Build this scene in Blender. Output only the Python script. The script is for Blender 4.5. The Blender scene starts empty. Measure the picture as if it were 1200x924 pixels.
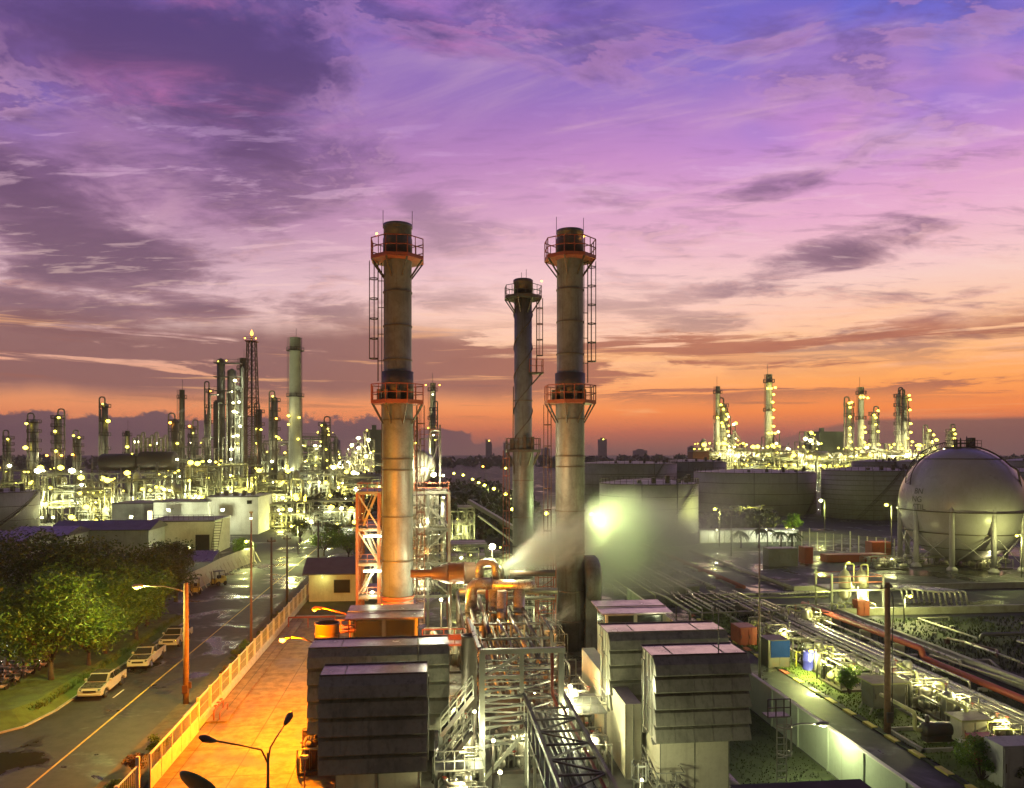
import bpy, bmesh, math, random
from mathutils import Vector, Matrix, noise as mnoise
random.seed(7)
HAZE = 0.0002
SC = bpy.context.scene
COL = SC.collection
PI = math.pi
# ---------------------------------------------------------------- camera
F, HOR, CH = 900.0, 532.0, 20.0          # focal length in photo pixels, horizon row, camera height in metres
TH = math.atan(95 / 900)                 # the plant's streets run along +Y; the camera looks this much to the right of them
ST, CT = math.sin(TH), math.cos(TH)
cd = bpy.data.cameras.new('camera'); cam = bpy.data.objects.new('camera', cd); COL.objects.link(cam)
cam.location = (0, 0, CH); cam.rotation_euler = (PI / 2, 0, -TH)
cd.sensor_width = 36; cd.lens = F / 1200 * 36; cd.shift_y = (HOR - 462) / 1200
cd.clip_start = .5; cd.clip_end = 30000
SC.camera = cam
SC.view_settings.view_transform = 'Standard'; SC.view_settings.look = 'None'
SC.view_settings.gamma = 1; SC.view_settings.exposure = 0.0; SC.view_settings.use_curve_mapping = False
SC.render.engine = 'CYCLES'
SC.cycles.use_denoising = True
SC.cycles.max_bounces = 5; SC.cycles.diffuse_bounces = 2; SC.cycles.glossy_bounces = 2
SC.cycles.transmission_bounces = 2; SC.cycles.volume_bounces = 0; SC.cycles.transparent_max_bounces = 6
SC.cycles.volume_step_rate = 1.0; SC.cycles.volume_max_steps = 128
SC.cycles.sample_clamp_indirect = 4; SC.cycles.sample_clamp_direct = 0
SC.cycles.caustics_reflective = False; SC.cycles.caustics_refractive = False

def lin(c):
    return tuple(((v / 255) / 12.92 if v / 255 <= .04045 else ((v / 255 + .055) / 1.055) ** 2.4) for v in c[:3]) + (1,)

# ---------------------------------------------------------------- node helpers
class NT:
    """Thin wrapper that lets node graphs be written as expressions."""
    def __init__(s, nt): s.nt = nt
    def n(s, t): return s.nt.nodes.new(t)
    def put(s, sock, v):
        if isinstance(v, S): s.nt.links.new(v.s, sock)
        elif hasattr(v, 'links'): s.nt.links.new(v, sock)
        else: sock.default_value = v
    def m(s, op, a, b=0.0, c=0.0, clamp=False):
        n = s.n('ShaderNodeMath'); n.operation = op; n.use_clamp = clamp
        for i, v in enumerate((a, b, c)): s.put(n.inputs[i], v)
        return S(s, n.outputs[0])
    def xyz(s, x, y, z):
        n = s.n('ShaderNodeCombineXYZ')
        for i, v in enumerate((x, y, z)): s.put(n.inputs[i], v)
        return n.outputs[0]
    def noise(s, vec, scale=1.0, detail=4.0, rough=.5, dist=0.0):
        n = s.n('ShaderNodeTexNoise')
        s.put(n.inputs['Vector'], vec); n.inputs['Scale'].default_value = scale; n.inputs['Detail'].default_value = detail
        n.inputs['Roughness'].default_value = rough; n.inputs['Distortion'].default_value = dist
        return S(s, n.outputs[0])
    def step(s, v, lo, hi, a=0.0, b=1.0):
        n = s.n('ShaderNodeMapRange'); n.interpolation_type = 'SMOOTHSTEP'
        for i, q in enumerate((v, lo, hi, a, b)): s.put(n.inputs[i], q)
        return S(s, n.outputs[0])
    def ramp(s, v, stops):
        n = s.n('ShaderNodeValToRGB'); s.put(n.inputs[0], v); e = n.color_ramp.elements
        for i, (p, c) in enumerate(stops):
            k = e[i] if i < 2 else e.new(p)
            k.position = p; k.color = c
        return n.outputs[0]
    def mix(s, f, a, b, mode='MIX'):
        n = s.n('ShaderNodeMix'); n.data_type = 'RGBA'; n.blend_type = mode
        s.put(n.inputs['Factor'], f); s.put(n.inputs[6], a); s.put(n.inputs[7], b)
        return n.outputs[2]
class S:
    def __init__(s, t, sock): s.t = t; s.s = sock
    def __add__(s, o): return s.t.m('ADD', s, o)
    def __radd__(s, o): return s.t.m('ADD', s, o)
    def __sub__(s, o): return s.t.m('SUBTRACT', s, o)
    def __rsub__(s, o): return s.t.m('SUBTRACT', o, s)
    def __mul__(s, o): return s.t.m('MULTIPLY', s, o)
    def __rmul__(s, o): return s.t.m('MULTIPLY', s, o)
    def __truediv__(s, o): return s.t.m('DIVIDE', s, o)
    def c(s): return s.t.m('ADD', s, 0.0, clamp=True)

# ---------------------------------------------------------------- sky: dusk gradient with cloud layers, all by direction
def make_world():
    w = bpy.data.worlds.new('World'); SC.world = w; w.use_nodes = True
    t = NT(w.node_tree); nt = w.node_tree; nt.nodes.clear()
    tc = t.n('ShaderNodeTexCoord'); sp = t.n('ShaderNodeSeparateXYZ'); nt.links.new(tc.outputs['Generated'], sp.inputs[0])
    x, y, z = (S(t, sp.outputs[i]) for i in range(3))
    r = x * CT - y * ST; f = x * ST + y * CT
    hyp = t.m('SQRT', x * x + y * y)
    e = z / t.m('MAXIMUM', hyp, .02)                  # tangent of the elevation
    az = t.m('ARCTAN2', r, f)                         # azimuth, 0 = where the camera looks, right positive
    es = (e * 1.4).c()
    def stops(lst): return [(min(1, max(0, (HOR - py) / F * 1.4)), lin(c)) for py, c in lst]
    left = t.ramp(es, stops([(532, (128, 92, 92)), (505, (220, 120, 80)), (475, (236, 150, 98)), (440, (222, 160, 132)), (395, (218, 182, 178)), (340, (205, 168, 180)),
                             (270, (158, 116, 152)), (200, (140, 100, 152)), (120, (122, 88, 158)), (40, (110, 84, 164)), (-80, (84, 74, 156))]))
    right = t.ramp(es, stops([(532, (138, 92, 88)), (508, (190, 102, 84)), (484, (246, 134, 66)), (450, (248, 162, 88)), (405, (242, 184, 134)), (345, (232, 192, 182)),
                              (275, (214, 158, 188)), (190, (190, 132, 190)), (110, (146, 112, 182)), (30, (118, 92, 172)), (-80, (80, 68, 156))]))
    base = t.mix(t.step(az, -.5, .45), left, right)
    # long soft brighter swaths of high cirrus fanning up to the right
    zz = z + .12
    pu, pv = r / zz, f / zz
    cir = t.noise(t.xyz(pu * .35 - pv * .22, pv * .95 + pu * .62, 3.3), 1.1, 5, .55, .6)
    base = t.mix(t.step(cir, .46, .72) * t.step(e, .08, .22) * t.step(az, -.25, .2, .1, .55), base, lin((232, 186, 206)))
    fine = t.noise(t.xyz(pu * 1.2 - pv * .5, pv * 4.2 + pu * 2.0, 8.1), 1.3, 6, .6, .5)
    base = t.mix(t.step(fine, .5, .75) * t.step(e, .05, .15) * t.step(az, -.2, .2, .12, .35), base, lin((238, 196, 190)))
    # blue openings high up left and right
    op = t.noise(t.xyz(az * 2.2, e * 3.1, 5.0), 1.6, 3, .5)
    side = t.m('MAXIMUM', t.step(az, .12, .42) * t.step(az, .9, .7, 0.0, 1.0), t.step(az, -.50, -.57, 0.0, 1.0) * t.step(az, -.8, -.66))
    base = t.mix(t.step(op, .40, .56) * t.step(e, .30, .48) * side * .75, base, lin((88, 94, 192)))
    pk = t.noise(t.xyz(pu * .8 + pv * .5, pv * 2.6 - pu * .9, 12.0), 1.2, 6, .6, .6)
    base = t.mix(t.step(pk, .52, .68) * t.step(e, .4, .5) * t.step(az, .2, .0, 0.0, 1.0) * .55, base, lin((186, 116, 178)))
    # broken mauve cloud: noise on a flat cloud deck, gathered into banks round given directions
    def gather(lst):
        tot = None
        for px, py, sx, sy, amp in lst:
            a0 = math.atan((px - 600) / F); e0 = (HOR - py) / F * math.cos(a0); u = (az - a0) * (F / sx); v_ = (e - e0) * (F / sy)
            k = t.step(t.m('SQRT', u * u + v_ * v_), 1.0, .0, 0.0, amp); tot = k if tot is None else tot + k
        return tot
    banks = gather([(190, 50, 270, 110, .23), (290, 130, 110, 60, .08), (300, 175, 230, 60, .12), (30, 210, 180, 80, .17), (150, 318, 160, 60, .22), (40, 270, 200, 60, .13), (490, 232, 44, 28, .14), (515, 275, 90, 40, .14),
                    (965, 302, 140, 34, .19), (905, 220, 100, 26, .15), (760, 362, 150, 34, .16), (380, 365, 160, 30, .16), (720, 240, 120, 30, .08), (860, 340, 80, 20, .12), (300, 240, 260, 60, .12), (560, 200, 200, 40, .06), (60, 368, 160, 30, .16), (250, 366, 60, 14, .16), (640, 430, 260, 36, .13), (930, 420, 240, 40, .16), (520, 350, 140, 24, .12), (820, 380, 120, 24, .12), (1040, 255, 90, 30, .08)])
    ccol = t.ramp(es, stops([(520, (116, 84, 88)), (470, (150, 98, 86)), (420, (142, 98, 96)), (350, (134, 98, 116)), (260, (112, 80, 116)), (150, (104, 76, 128)), (0, (84, 68, 130))]))
    wx = (t.noise(t.xyz(pu * 1.4, pv * 1.8, 30.0), 1.0, 3, .5) - .5) * .5
    n1 = t.noise(t.xyz(pu * 1.35 + wx + 11.3, pv * 1.75 + wx * .6 + 4.0, 1.7), 1.6, 10, .62, .25)
    n1b = t.noise(t.xyz(pu * 1.35 + wx + 11.34, pv * 1.75 + wx * .6 + 4.10, 1.7), 1.6, 10, .62, .25)
    wide = t.step(az, .25, -.5, 0.0, .045)
    dn = n1 + banks * 1.3 + wide - .585
    cov = t.step(dn, -.05, .13)
    thick = t.step(dn, .05, .26)
    col = t.mix(cov * t.step(e, .08, .14) * .85, base, ccol)
    col = t.mix(thick * t.step(e, .1, .2) * .75, col, t.ramp(es, stops([(500, (112, 78, 84)), (350, (106, 78, 98)), (200, (86, 60, 98)), (60, (72, 54, 104)), (-60, (70, 60, 124))])))
    # sunlit undersides: brighter, pinker where the deck thins toward the glow
    lit = t.step((n1 - n1b), .004, .045) * t.step(dn, -.10, .0) * t.step(dn, .2, .08, 0.0, 1.0)
    col = t.mix(lit * t.step(n1b, .40, .62) * t.step(e, .12, .22) * .5, col, t.ramp(es, stops([(420, (238, 170, 130)), (320, (226, 176, 172)), (200, (204, 156, 188)), (60, (172, 124, 178)), (-60, (150, 112, 176))])))
    rose = gather([(250, 120, 200, 50, 1.0), (560, 40, 200, 40, 1.0), (300, 20, 260, 30, .8)])
    pk2 = t.noise(t.xyz(pu * 2.2 + pv * 1.2, pv * 4.6 - pu * 1.4, 12.0), 1.4, 8, .66, .5)
    col = t.mix(t.m('MINIMUM', rose, 1.0) * t.step(pk2, .44, .76) * .7, col, lin((196, 114, 168)))
    # fine mackerel texture across the middle heights
    mk = t.noise(t.xyz(pu * 2.6 + pv * .8, pv * 8.0 + wx, 3.0), 1.8, 7, .62, .3)
    col = t.mix(t.step(mk, .52, .68) * t.step(e, .10, .16) * t.step(e, .5, .34, 0.0, 1.0) * .34, col, ccol)
    col = t.mix(t.step(mk, .45, .34, 0.0, 1.0) * t.step(e, .10, .16) * t.step(e, .5, .34, 0.0, 1.0) * .30, col, t.ramp(es, stops([(440, (246, 196, 140)), (340, (236, 200, 190)), (220, (220, 178, 212)), (60, (170, 140, 214))])))
    glowc = gather([(640, 400, 420, 120, 1.0), (620, 270, 420, 170, .9)])
    col = t.mix(t.m('MINIMUM', glowc, 1.0) * .42, col, t.ramp(es, stops([(500, (250, 150, 84)), (420, (250, 196, 148)), (330, (236, 196, 192)), (230, (216, 164, 196)), (120, (178, 126, 188))])))
    # layered stratus low in the sky: brown-mauve on the left, burnt orange on the right
    lay = t.noise(t.xyz(az * 3.2, e * 34.0, 6.0), 1.0, 8, .66, .6)
    edge = t.noise(t.xyz(az * 4.0, 0.0, e * 3.0), 1.5, 5, .55) - .5
    band = t.step(e + edge * .03, .055, .085) * t.step(e + edge * .05, .175, .140, 0.0, 1.0)
    bcol = t.mix(t.step(az, -.35, .35), lin((126, 86, 88)), lin((168, 100, 80)))
    bt = t.step(az, -.3, .5, .40, .50)
    col = t.mix(band * t.step(lay - bt, -.02, .05) * .92, col, bcol)
    col = t.mix(band * t.step(lay, .60, .72) * .5, col, lin((120, 84, 88)))
    streak = t.noise(t.xyz(az * 2.6 + 4.0, e * 55.0, 1.0), 1.0, 4, .6, .3)
    col = t.mix(t.step(streak, .58, .68) * t.step(e, .035, .06) * t.step(e, .2, .12, 0.0, 1.0) * .55, col, lin((150, 92, 78)))
    col = t.mix(t.step(streak, .42, .34, 0.0, 1.0) * t.step(e, .035, .06) * t.step(e, .2, .12, 0.0, 1.0) * .6, col, lin((244, 176, 120)))
    # cumulus bank standing on the horizon
    lump = t.noise(t.xyz(az * 26.0, e * 30.0, 9.0), 1.0, 6, .62)
    low = t.noise(t.xyz(az * 3.0, 0.0, 4.0), 1.0, 2, .5)
    hl = t.step(az, -.22, .10, .043, .004) + t.step(az, .25, .45) * .036
    top = hl + (lump - .5) * t.step(az, .0, .3, .062, .004) + (low - .5) * .010
    bank = t.step(e - top, .003, -.003, 0.0, 1.0)
    kcol = t.mix(t.step(az, -.2, .4), lin((98, 74, 86)), lin((136, 90, 82)))
    col = t.mix(bank * .95, col, kcol)
    # murk hugging the horizon, and nothing but murk below it
    col = t.mix(t.step(e, .028, -.004, 0.0, 1.0) * .75, col, lin((118, 88, 86)))
    col = t.mix(t.step(e, .0, -.02, 0.0, 1.0), col, lin((60, 52, 44)))
    # night is coming up overhead and behind: the sky there is far darker, but for an olive fill glow added low behind
    dk = t.mix(t.m('MAXIMUM', t.step(z, .56, .85), t.step(f / t.m('MAXIMUM', hyp, .02), .45, -.35, 0.0, 1.0)) * .9, col, t.mix(t.step(z, .0, .5), lin((112, 106, 74)), lin((50, 49, 44))))
    col = dk
    bg = t.n('ShaderNodeBackground'); t.put(bg.inputs[0], col); bg.inputs[1].default_value = 1.26
    sky = t.n('ShaderNodeTexSky'); sky.sky_type = 'NISHITA'; sky.sun_disc = False
    sky.sun_elevation = math.radians(1.0); sky.sun_rotation = TH + math.radians(8)
    b2 = t.n('ShaderNodeBackground'); t.put(b2.inputs[0], sky.outputs[0]); b2.inputs[1].default_value = .004
    ad = t.n('ShaderNodeAddShader'); nt.links.new(bg.outputs[0], ad.inputs[0]); nt.links.new(b2.outputs[0], ad.inputs[1])
    out = t.n('ShaderNodeOutputWorld'); nt.links.new(ad.outputs[0], out.inputs[0])
    w.cycles.sampling_method = 'MANUAL'; w.cycles.sample_map_resolution = 512
make_world()
# the last of the sunset: a very weak, very soft, warm light from low over the horizon ahead
sl = bpy.data.lights.new('dusk_sun', 'SUN'); sl.energy = .12; sl.angle = math.radians(20); sl.color = (1, .62, .42)
so = bpy.data.objects.new('dusk_sun', sl); COL.objects.link(so)
so.rotation_euler = (math.radians(80), 0, PI - TH - math.radians(8)); so.location = (0, 0, 60)
# ---------------------------------------------------------------- where things stand: photo pixel + distance -> point
def W(px, py, Y):
    a = (px - 600) / F * Y
    return Vector((a * CT + Y * ST, -a * ST + Y * CT, CH - (py - HOR) / F * Y))
def G(px, py, z=0.0):
    return W(px, py, F * (CH - z) / (py - HOR))

# ---------------------------------------------------------------- mesh builder
class MB:
    def __init__(s): s.v = []; s.f = []; s.sm = []
    def face(s, pts, smooth=False):
        n = len(s.v); s.v += [tuple(p) for p in pts]; s.f.append(tuple(range(n, n + len(pts)))); s.sm.append(smooth)
    def box(s, x0, x1, y0, y1, z0, z1):
        n = len(s.v)
        s.v += [(x0, y0, z0), (x1, y0, z0), (x1, y1, z0), (x0, y1, z0), (x0, y0, z1), (x1, y0, z1), (x1, y1, z1), (x0, y1, z1)]
        for q in ((0, 3, 2, 1), (4, 5, 6, 7), (0, 1, 5, 4), (1, 2, 6, 5), (2, 3, 7, 6), (3, 0, 4, 7)):
            s.f.append(tuple(n + i for i in q)); s.sm.append(False)
        return s
    def beam(s, a, b, w, h=None):
        """square bar from a to b"""
        a, b = Vector(a), Vector(b); h = h or w; d = (b - a)
        if d.length < 1e-5: return s
        d.normalize(); up = Vector((0, 0, 1)) if abs(d.z) < .95 else Vector((0, 1, 0))
        r = d.cross(up).normalized() * w / 2; u = r.cross(d).normalized() * h / 2
        n = len(s.v)
        for p in (a, b):
            for sx, sy in ((-1, -1), (1, -1), (1, 1), (-1, 1)): s.v.append(tuple(p + r * sx + u * sy))
        for q in ((0, 1, 2, 3), (7, 6, 5, 4), (0, 4, 5, 1), (1, 5, 6, 2), (2, 6, 7, 3), (3, 7, 4, 0)):
            s.f.append(tuple(n + i for i in q)); s.sm.append(False)
        return s
    def tube(s, pts, r, n=8, caps=True, radii=None, smooth=True):
        pts = [Vector(p) for p in pts]; k = len(pts); base = len(s.v); prev = None
        for i, p in enumerate(pts):
            d = (pts[min(i + 1, k - 1)] - pts[max(i - 1, 0)]).normalized()
            if prev is None:
                up = Vector((0, 0, 1)) if abs(d.z) < .9 else Vector((1, 0, 0))
                prev = d.cross(up).normalized()
            else:
                prev = (prev - d * prev.dot(d)).normalized()
            q = d.cross(prev); rr = radii[i] if radii else r
            for j in range(n):
                a = 2 * PI * j / n
                s.v.append(tuple(p + prev * math.cos(a) * rr + q * math.sin(a) * rr))
        for i in range(k - 1):
            for j in range(n):
                a = base + i * n + j; b = base + i * n + (j + 1) % n
                s.f.append((a, b, b + n, a + n)); s.sm.append(smooth)
        if caps:
            s.f.append(tuple(base + n - 1 - j for j in range(n))); s.sm.append(False)
            s.f.append(tuple(base + (k - 1) * n + j for j in range(n))); s.sm.append(False)
        return s
    def pipe(s, pts, r, n=8, bend=None):
        """pipe with rounded bends"""
        pts = [Vector(p) for p in pts]; out = [pts[0]]; bend = bend or r * 2.2
        for i in range(1, len(pts) - 1):
            a, p, b = pts[i - 1], pts[i], pts[i + 1]
            la, lb = (a - p), (b - p); q = min(bend, la.length * .45, lb.length * .45)
            p0, p1 = p + la.normalized() * q, p + lb.normalized() * q
            for t in (0, .33, .67, 1): out.append(p0 * (1 - t) ** 2 + p * 2 * t * (1 - t) + p1 * t * t)
        out.append(pts[-1]); return s.tube(out, r, n)
    def lathe(s, prof, c=(0, 0, 0), n=24, ax='z', smooth=True):
        """profile of (radius, height) turned round an axis through c"""
        base = len(s.v); k = len(prof)
        for r, h in prof:
            for j in range(n):
                a = 2 * PI * j / n; u, v = r * math.cos(a), r * math.sin(a)
                if ax == 'z': s.v.append((c[0] + u, c[1] + v, c[2] + h))
                elif ax == 'x': s.v.append((c[0] + h, c[1] + u, c[2] + v))
                else: s.v.append((c[0] + v, c[1] + h, c[2] + u))
        for i in range(k - 1):
            for j in range(n):
                a = base + i * n + j; b = base + i * n + (j + 1) % n
                s.f.append((a, b, b + n, a + n)); s.sm.append(smooth)
        if prof[0][0] > 1e-4: s.f.append(tuple(base + n - 1 - j for j in range(n))); s.sm.append(False)
        if prof[-1][0] > 1e-4: s.f.append(tuple(base + (k - 1) * n + j for j in range(n))); s.sm.append(False)
        return s
    def cyl(s, c, r, h, n=16, ax='z'): return s.lathe([(r, 0), (r, h)], c, n, ax)
    def ball(s, c, r, n=12):
        return s.lathe([(r * math.sin(PI * i / (n // 2)) + (1e-5), -r * math.cos(PI * i / (n // 2))) for i in range(n // 2 + 1)], c, n)
    def drum(s, c, r, l, ax='x', n=20, dome=.45):
        """vessel with dished ends, centred at c"""
        pr = [(r * math.sin(a), -l / 2 - r * dome * math.cos(a)) for a in (0.01, .5, 1.0, PI / 2)]
        pr += [(r * math.sin(a), l / 2 + r * dome * math.cos(a)) for a in (PI / 2, 1.0, .5, 0.01)]
        return s.lathe(pr, c, n, ax)
    def ring(s, c, r, t, n=32, ax='z', h=None):
        h = h or t
        return s.lathe([(r, -h / 2), (r + t, -h / 2), (r + t, h / 2), (r, h / 2), (r, -h / 2)], c, n, ax, smooth=False)
    def build(s, name, mat, parent=None, loc=None, bevel=0, weld=False):
        me = bpy.data.meshes.new(name); me.from_pydata(s.v, [], s.f)
        me.polygons.foreach_set('use_smooth', s.sm)
        me.materials.append(M(mat) if isinstance(mat, str) else mat)
        me.update()
        o = bpy.data.objects.new(name, me); COL.objects.link(o)
        if parent: o.parent = parent
        if loc is not None: o.location = loc
        if bevel:
            b = o.modifiers.new('bevel', 'BEVEL'); b.width = bevel; b.segments = 2; b.limit_method = 'ANGLE'
        return o

def tag(o, label=None, cat=None, group=None, kind=None):
    if label: o['label'] = label
    if cat: o['category'] = cat
    if group: o['group'] = group
    if kind: o['kind'] = kind
    return o
def thing(name, label, cat, loc=(0, 0, 0), rz=0, group=None):
    o = bpy.data.objects.new(name, None); COL.objects.link(o); o.empty_display_size = .3
    o.location = loc; o.rotation_euler = (0, 0, rz)
    return tag(o, label, cat, group)
def kids(o): return [c for c in COL.objects if c.parent == o]
KID = {}
def dup(root, loc, rz=None, label=None, group=None, scale=None):
    """copy of a thing with copies of its parts and sub-parts"""
    if root.name not in KID:
        KID[root.name] = [(c, [d for d in COL.objects if d.parent == c]) for c in COL.objects if c.parent == root]
    r = root.copy(); COL.objects.link(r); r.location = loc
    if rz is not None: r.rotation_euler = (0, 0, rz)
    if scale: r.scale = (scale,) * 3
    if label: r['label'] = label
    if group: r['group'] = group
    for c, sub in KID[root.name]:
        k = c.copy(); COL.objects.link(k); k.parent = r
        for g in sub:
            q = g.copy(); COL.objects.link(q); q.parent = k
    return r

# ---------------------------------------------------------------- materials
MATS = {}
def newmat(name):
    m = bpy.data.materials.new(name); m.use_nodes = True
    t = NT(m.node_tree); return m, t, m.node_tree.nodes['Principled BSDF']
def surf(name, col, rough=.6, metal=0.0, dirt=.35, scale=1.2, dcol=None, bump=.15, streak=0.0, spec=.5, fine=9.0):
    """weathered surface: base colour broken up by two scales of noise, with optional run-down streaks"""
    m, t, p = newmat(name)
    tc = t.n('ShaderNodeNewGeometry'); pos = tc.outputs['Position']
    n1 = t.noise(pos, scale, 6, .62, .3); n2 = t.noise(pos, scale * fine, 4, .6)
    c1 = tuple(v for v in col) + (1,)
    c2 = tuple(dcol or [v * .45 for v in col]) + (1,)
    fac = t.step(n1, .42, .66) * dirt
    c = t.mix(fac, c1, c2)
    c = t.mix(t.step(n2, .45, .7) * dirt * .5, c, c2)
    if streak:
        sp = t.n('ShaderNodeSeparateXYZ'); t.nt.links.new(pos, sp.inputs[0])
        X, Y_, Z = (S(t, sp.outputs[i]) for i in range(3))
        ns = t.noise(t.xyz(X * 3.0, Y_ * 3.0, Z * .22), 1.0, 5, .65)
        c = t.mix(t.step(ns, .5, .72) * streak, c, c2)
    t.put(p.inputs['Base Color'], c)
    t.put(p.inputs['Roughness'], n1 * .35 + (rough - .17))
    p.inputs['Metallic'].default_value = metal; p.inputs['Specular IOR Level'].default_value = spec
    if bump:
        b = t.n('ShaderNodeBump'); b.inputs['Strength'].default_value = bump; b.inputs['Distance'].default_value = .03
        t.put(b.inputs['Height'], n2); t.nt.links.new(b.outputs[0], p.inputs['Normal'])
    MATS[name] = m; return m
def glow(name, col, strength):
    m, t, p = newmat(name); t.nt.nodes.remove(p)
    e = t.n('ShaderNodeEmission'); e.inputs[0].default_value = tuple(col) + (1,); e.inputs[1].default_value = strength
    t.nt.links.new(e.outputs[0], t.nt.nodes['Material Output'].inputs[0]); MATS[name] = m; return m
def M(n): return MATS[n]

surf('stack_steel', (.185, .195, .195), .5, .25, .65, .55, (.095, .093, .088), .12, .85)
surf('stack_dark', (.12, .105, .085), .5, .3, .4, .8, (.10, .08, .07), .1, .4)
surf('grey_steel', (.20, .20, .175), .45, .4, .5, 1.0, (.16, .13, .10), .1)
surf('pale_steel', (.30, .30, .25), .42, .3, .4, 1.0, (.30, .25, .18), .08)
surf('dark_steel', (.07, .065, .06), .5, .3, .4, 1.5, (.12, .06, .03), .1)
surf('orange_paint', (.32, .085, .038), .5, 0, .5, 2.0, (.18, .05, .03), .06)
surf('red_paint', (.30, .055, .028), .5, 0, .4, 1.2, (.20, .06, .04), .06)
surf('lagging', (.50, .48, .40), .28, .55, .35, 1.4, (.34, .29, .2), .12)
surf('lagging_dull', (.36, .34, .28), .42, .4, .5, 1.0, (.2, .16, .11), .15)
surf('rust_duct', (.12, .058, .035), .5, .3, .6, .9, (.07, .045, .035), .12, .3)
surf('louvre', (.27, .265, .20), .42, .1, .6, .5, (.12, .115, .085), .08, .7)
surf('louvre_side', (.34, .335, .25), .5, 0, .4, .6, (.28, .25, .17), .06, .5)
surf('hood_roof', (.36, .27, .33), .22, .25, .6, .7, (.12, .10, .10), .06)
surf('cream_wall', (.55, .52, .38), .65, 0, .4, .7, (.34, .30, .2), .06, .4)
surf('white_wall', (.72, .72, .66), .6, 0, .35, .5, (.46, .44, .36), .05, .5)
surf('grey_wall', (.40, .40, .36), .7, 0, .45, .5, (.24, .23, .19), .08, .6)
surf('tank_grey', (.30, .30, .27), .6, .1, .5, .12, (.18, .17, .14), .04, .5, fine=12)
surf('tank_pale', (.42, .42, .36), .6, .1, .45, .14, (.26, .25, .2), .04, .55, fine=12)
surf('sphere_paint', (.36, .33, .38), .3, .0, .4, .16, (.25, .24, .205), .02, .35, fine=14)
surf('roof_grey', (.085, .08, .07), .45, 0, .5, .6, (.07, .065, .06), .1)
surf('roof_purple', (.13, .11, .12), .3, .2, .5, .6, (.12, .10, .12), .1)
surf('glass_dark', (.02, .022, .02), .08, 0, .2, 1.0, (.04, .04, .035), 0)
surf('concrete', (.36, .34, .29), .75, 0, .55, .8, (.2, .18, .14), .2)
surf('wall_green', (.36, .42, .30), .55, 0, .35, .4, (.24, .27, .18), .05, .45)
surf('fence_white', (.60, .58, .50), .55, 0, .4, 1.5, (.36, .32, .25), .06)
surf('wood_pole', (.22, .13, .075), .8, 0, .5, 3, (.12, .07, .04), .3)
surf('tyre', (.02, .02, .02), .8, 0, .2, 5, None, 0)
surf('stencil', (.10, .095, .085), .7, 0, .5, 2, None, 0)
surf('rubber', (.03, .03, .03), .7, 0, .2, 5, None, 0)
surf('car_white', (.40, .40, .36), .22, 0, .12, 3, (.3, .28, .24), 0)
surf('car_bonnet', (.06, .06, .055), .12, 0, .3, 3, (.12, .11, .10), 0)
surf('car_black', (.03, .03, .032), .18, 0, .2, 3, (.07, .06, .05), 0)
surf('chrome', (.6, .6, .58), .15, 1, .1, 3, None, 0)
surf('blue_paint', (.005, .017, .09), .9, 0, .2, 2, None, .03, spec=.1)
surf('blue_drum', (.05, .05, .42), .4, 0, .25, 2, None, .03)
surf('yellow_paint', (.62, .52, .10), .6, 0, .4, 3, (.3, .24, .07), .05)
surf('yellow_roof', (.50, .50, .20), .6, 0, .4, 1.5, (.3, .28, .12), .06)
surf('kerb_red', (.38, .10, .06), .7, 0, .4, 3, None, .1)
surf('white_line', (.72, .70, .62), .6, 0, .5, 3, (.25, .24, .2), .05)
surf('yellow_line', (.55, .40, .08), .6, 0, .5, 2.5, (.2, .15, .06), .05)
surf('canvas', (.55, .52, .40), .8, 0, .4, 1.2, (.35, .3, .2), .15)
surf('green_dish', (.07, .13, .09), .4, 0, .3, 3, None, .05)
surf('brick', (.28, .15, .09), .8, 0, .5, 3, (.16, .09, .06), .2)
surf('bark', (.07, .05, .035), .9, 0, .5, 4, (.03, .025, .02), .5)
surf('far_city', (.10, .085, .09), .8, 0, .3, .05, None, 0)
surf('green_block', (.16, .20, .13), .7, 0, .4, .08, (.11, .13, .09), 0, .4)
surf('bike_paint', (.45, .38, .36), .3, .3, .6, 6, (.25, .04, .04), 0)
surf('black_roof', (.012, .012, .012), .8, 0, .4, 1, (.03, .03, .03), .1)
surf('soil', (.10, .08, .05), .9, 0, .6, 1.5, (.05, .04, .03), .4)
surf('grass', (.040, .052, .016), .9, 0, .7, .5, (.018, .022, .009), .7, fine=16)
surf('grass_bright', (.10, .14, .02), .9, 0, .6, .9, (.05, .06, .015), .7, fine=14)

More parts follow.
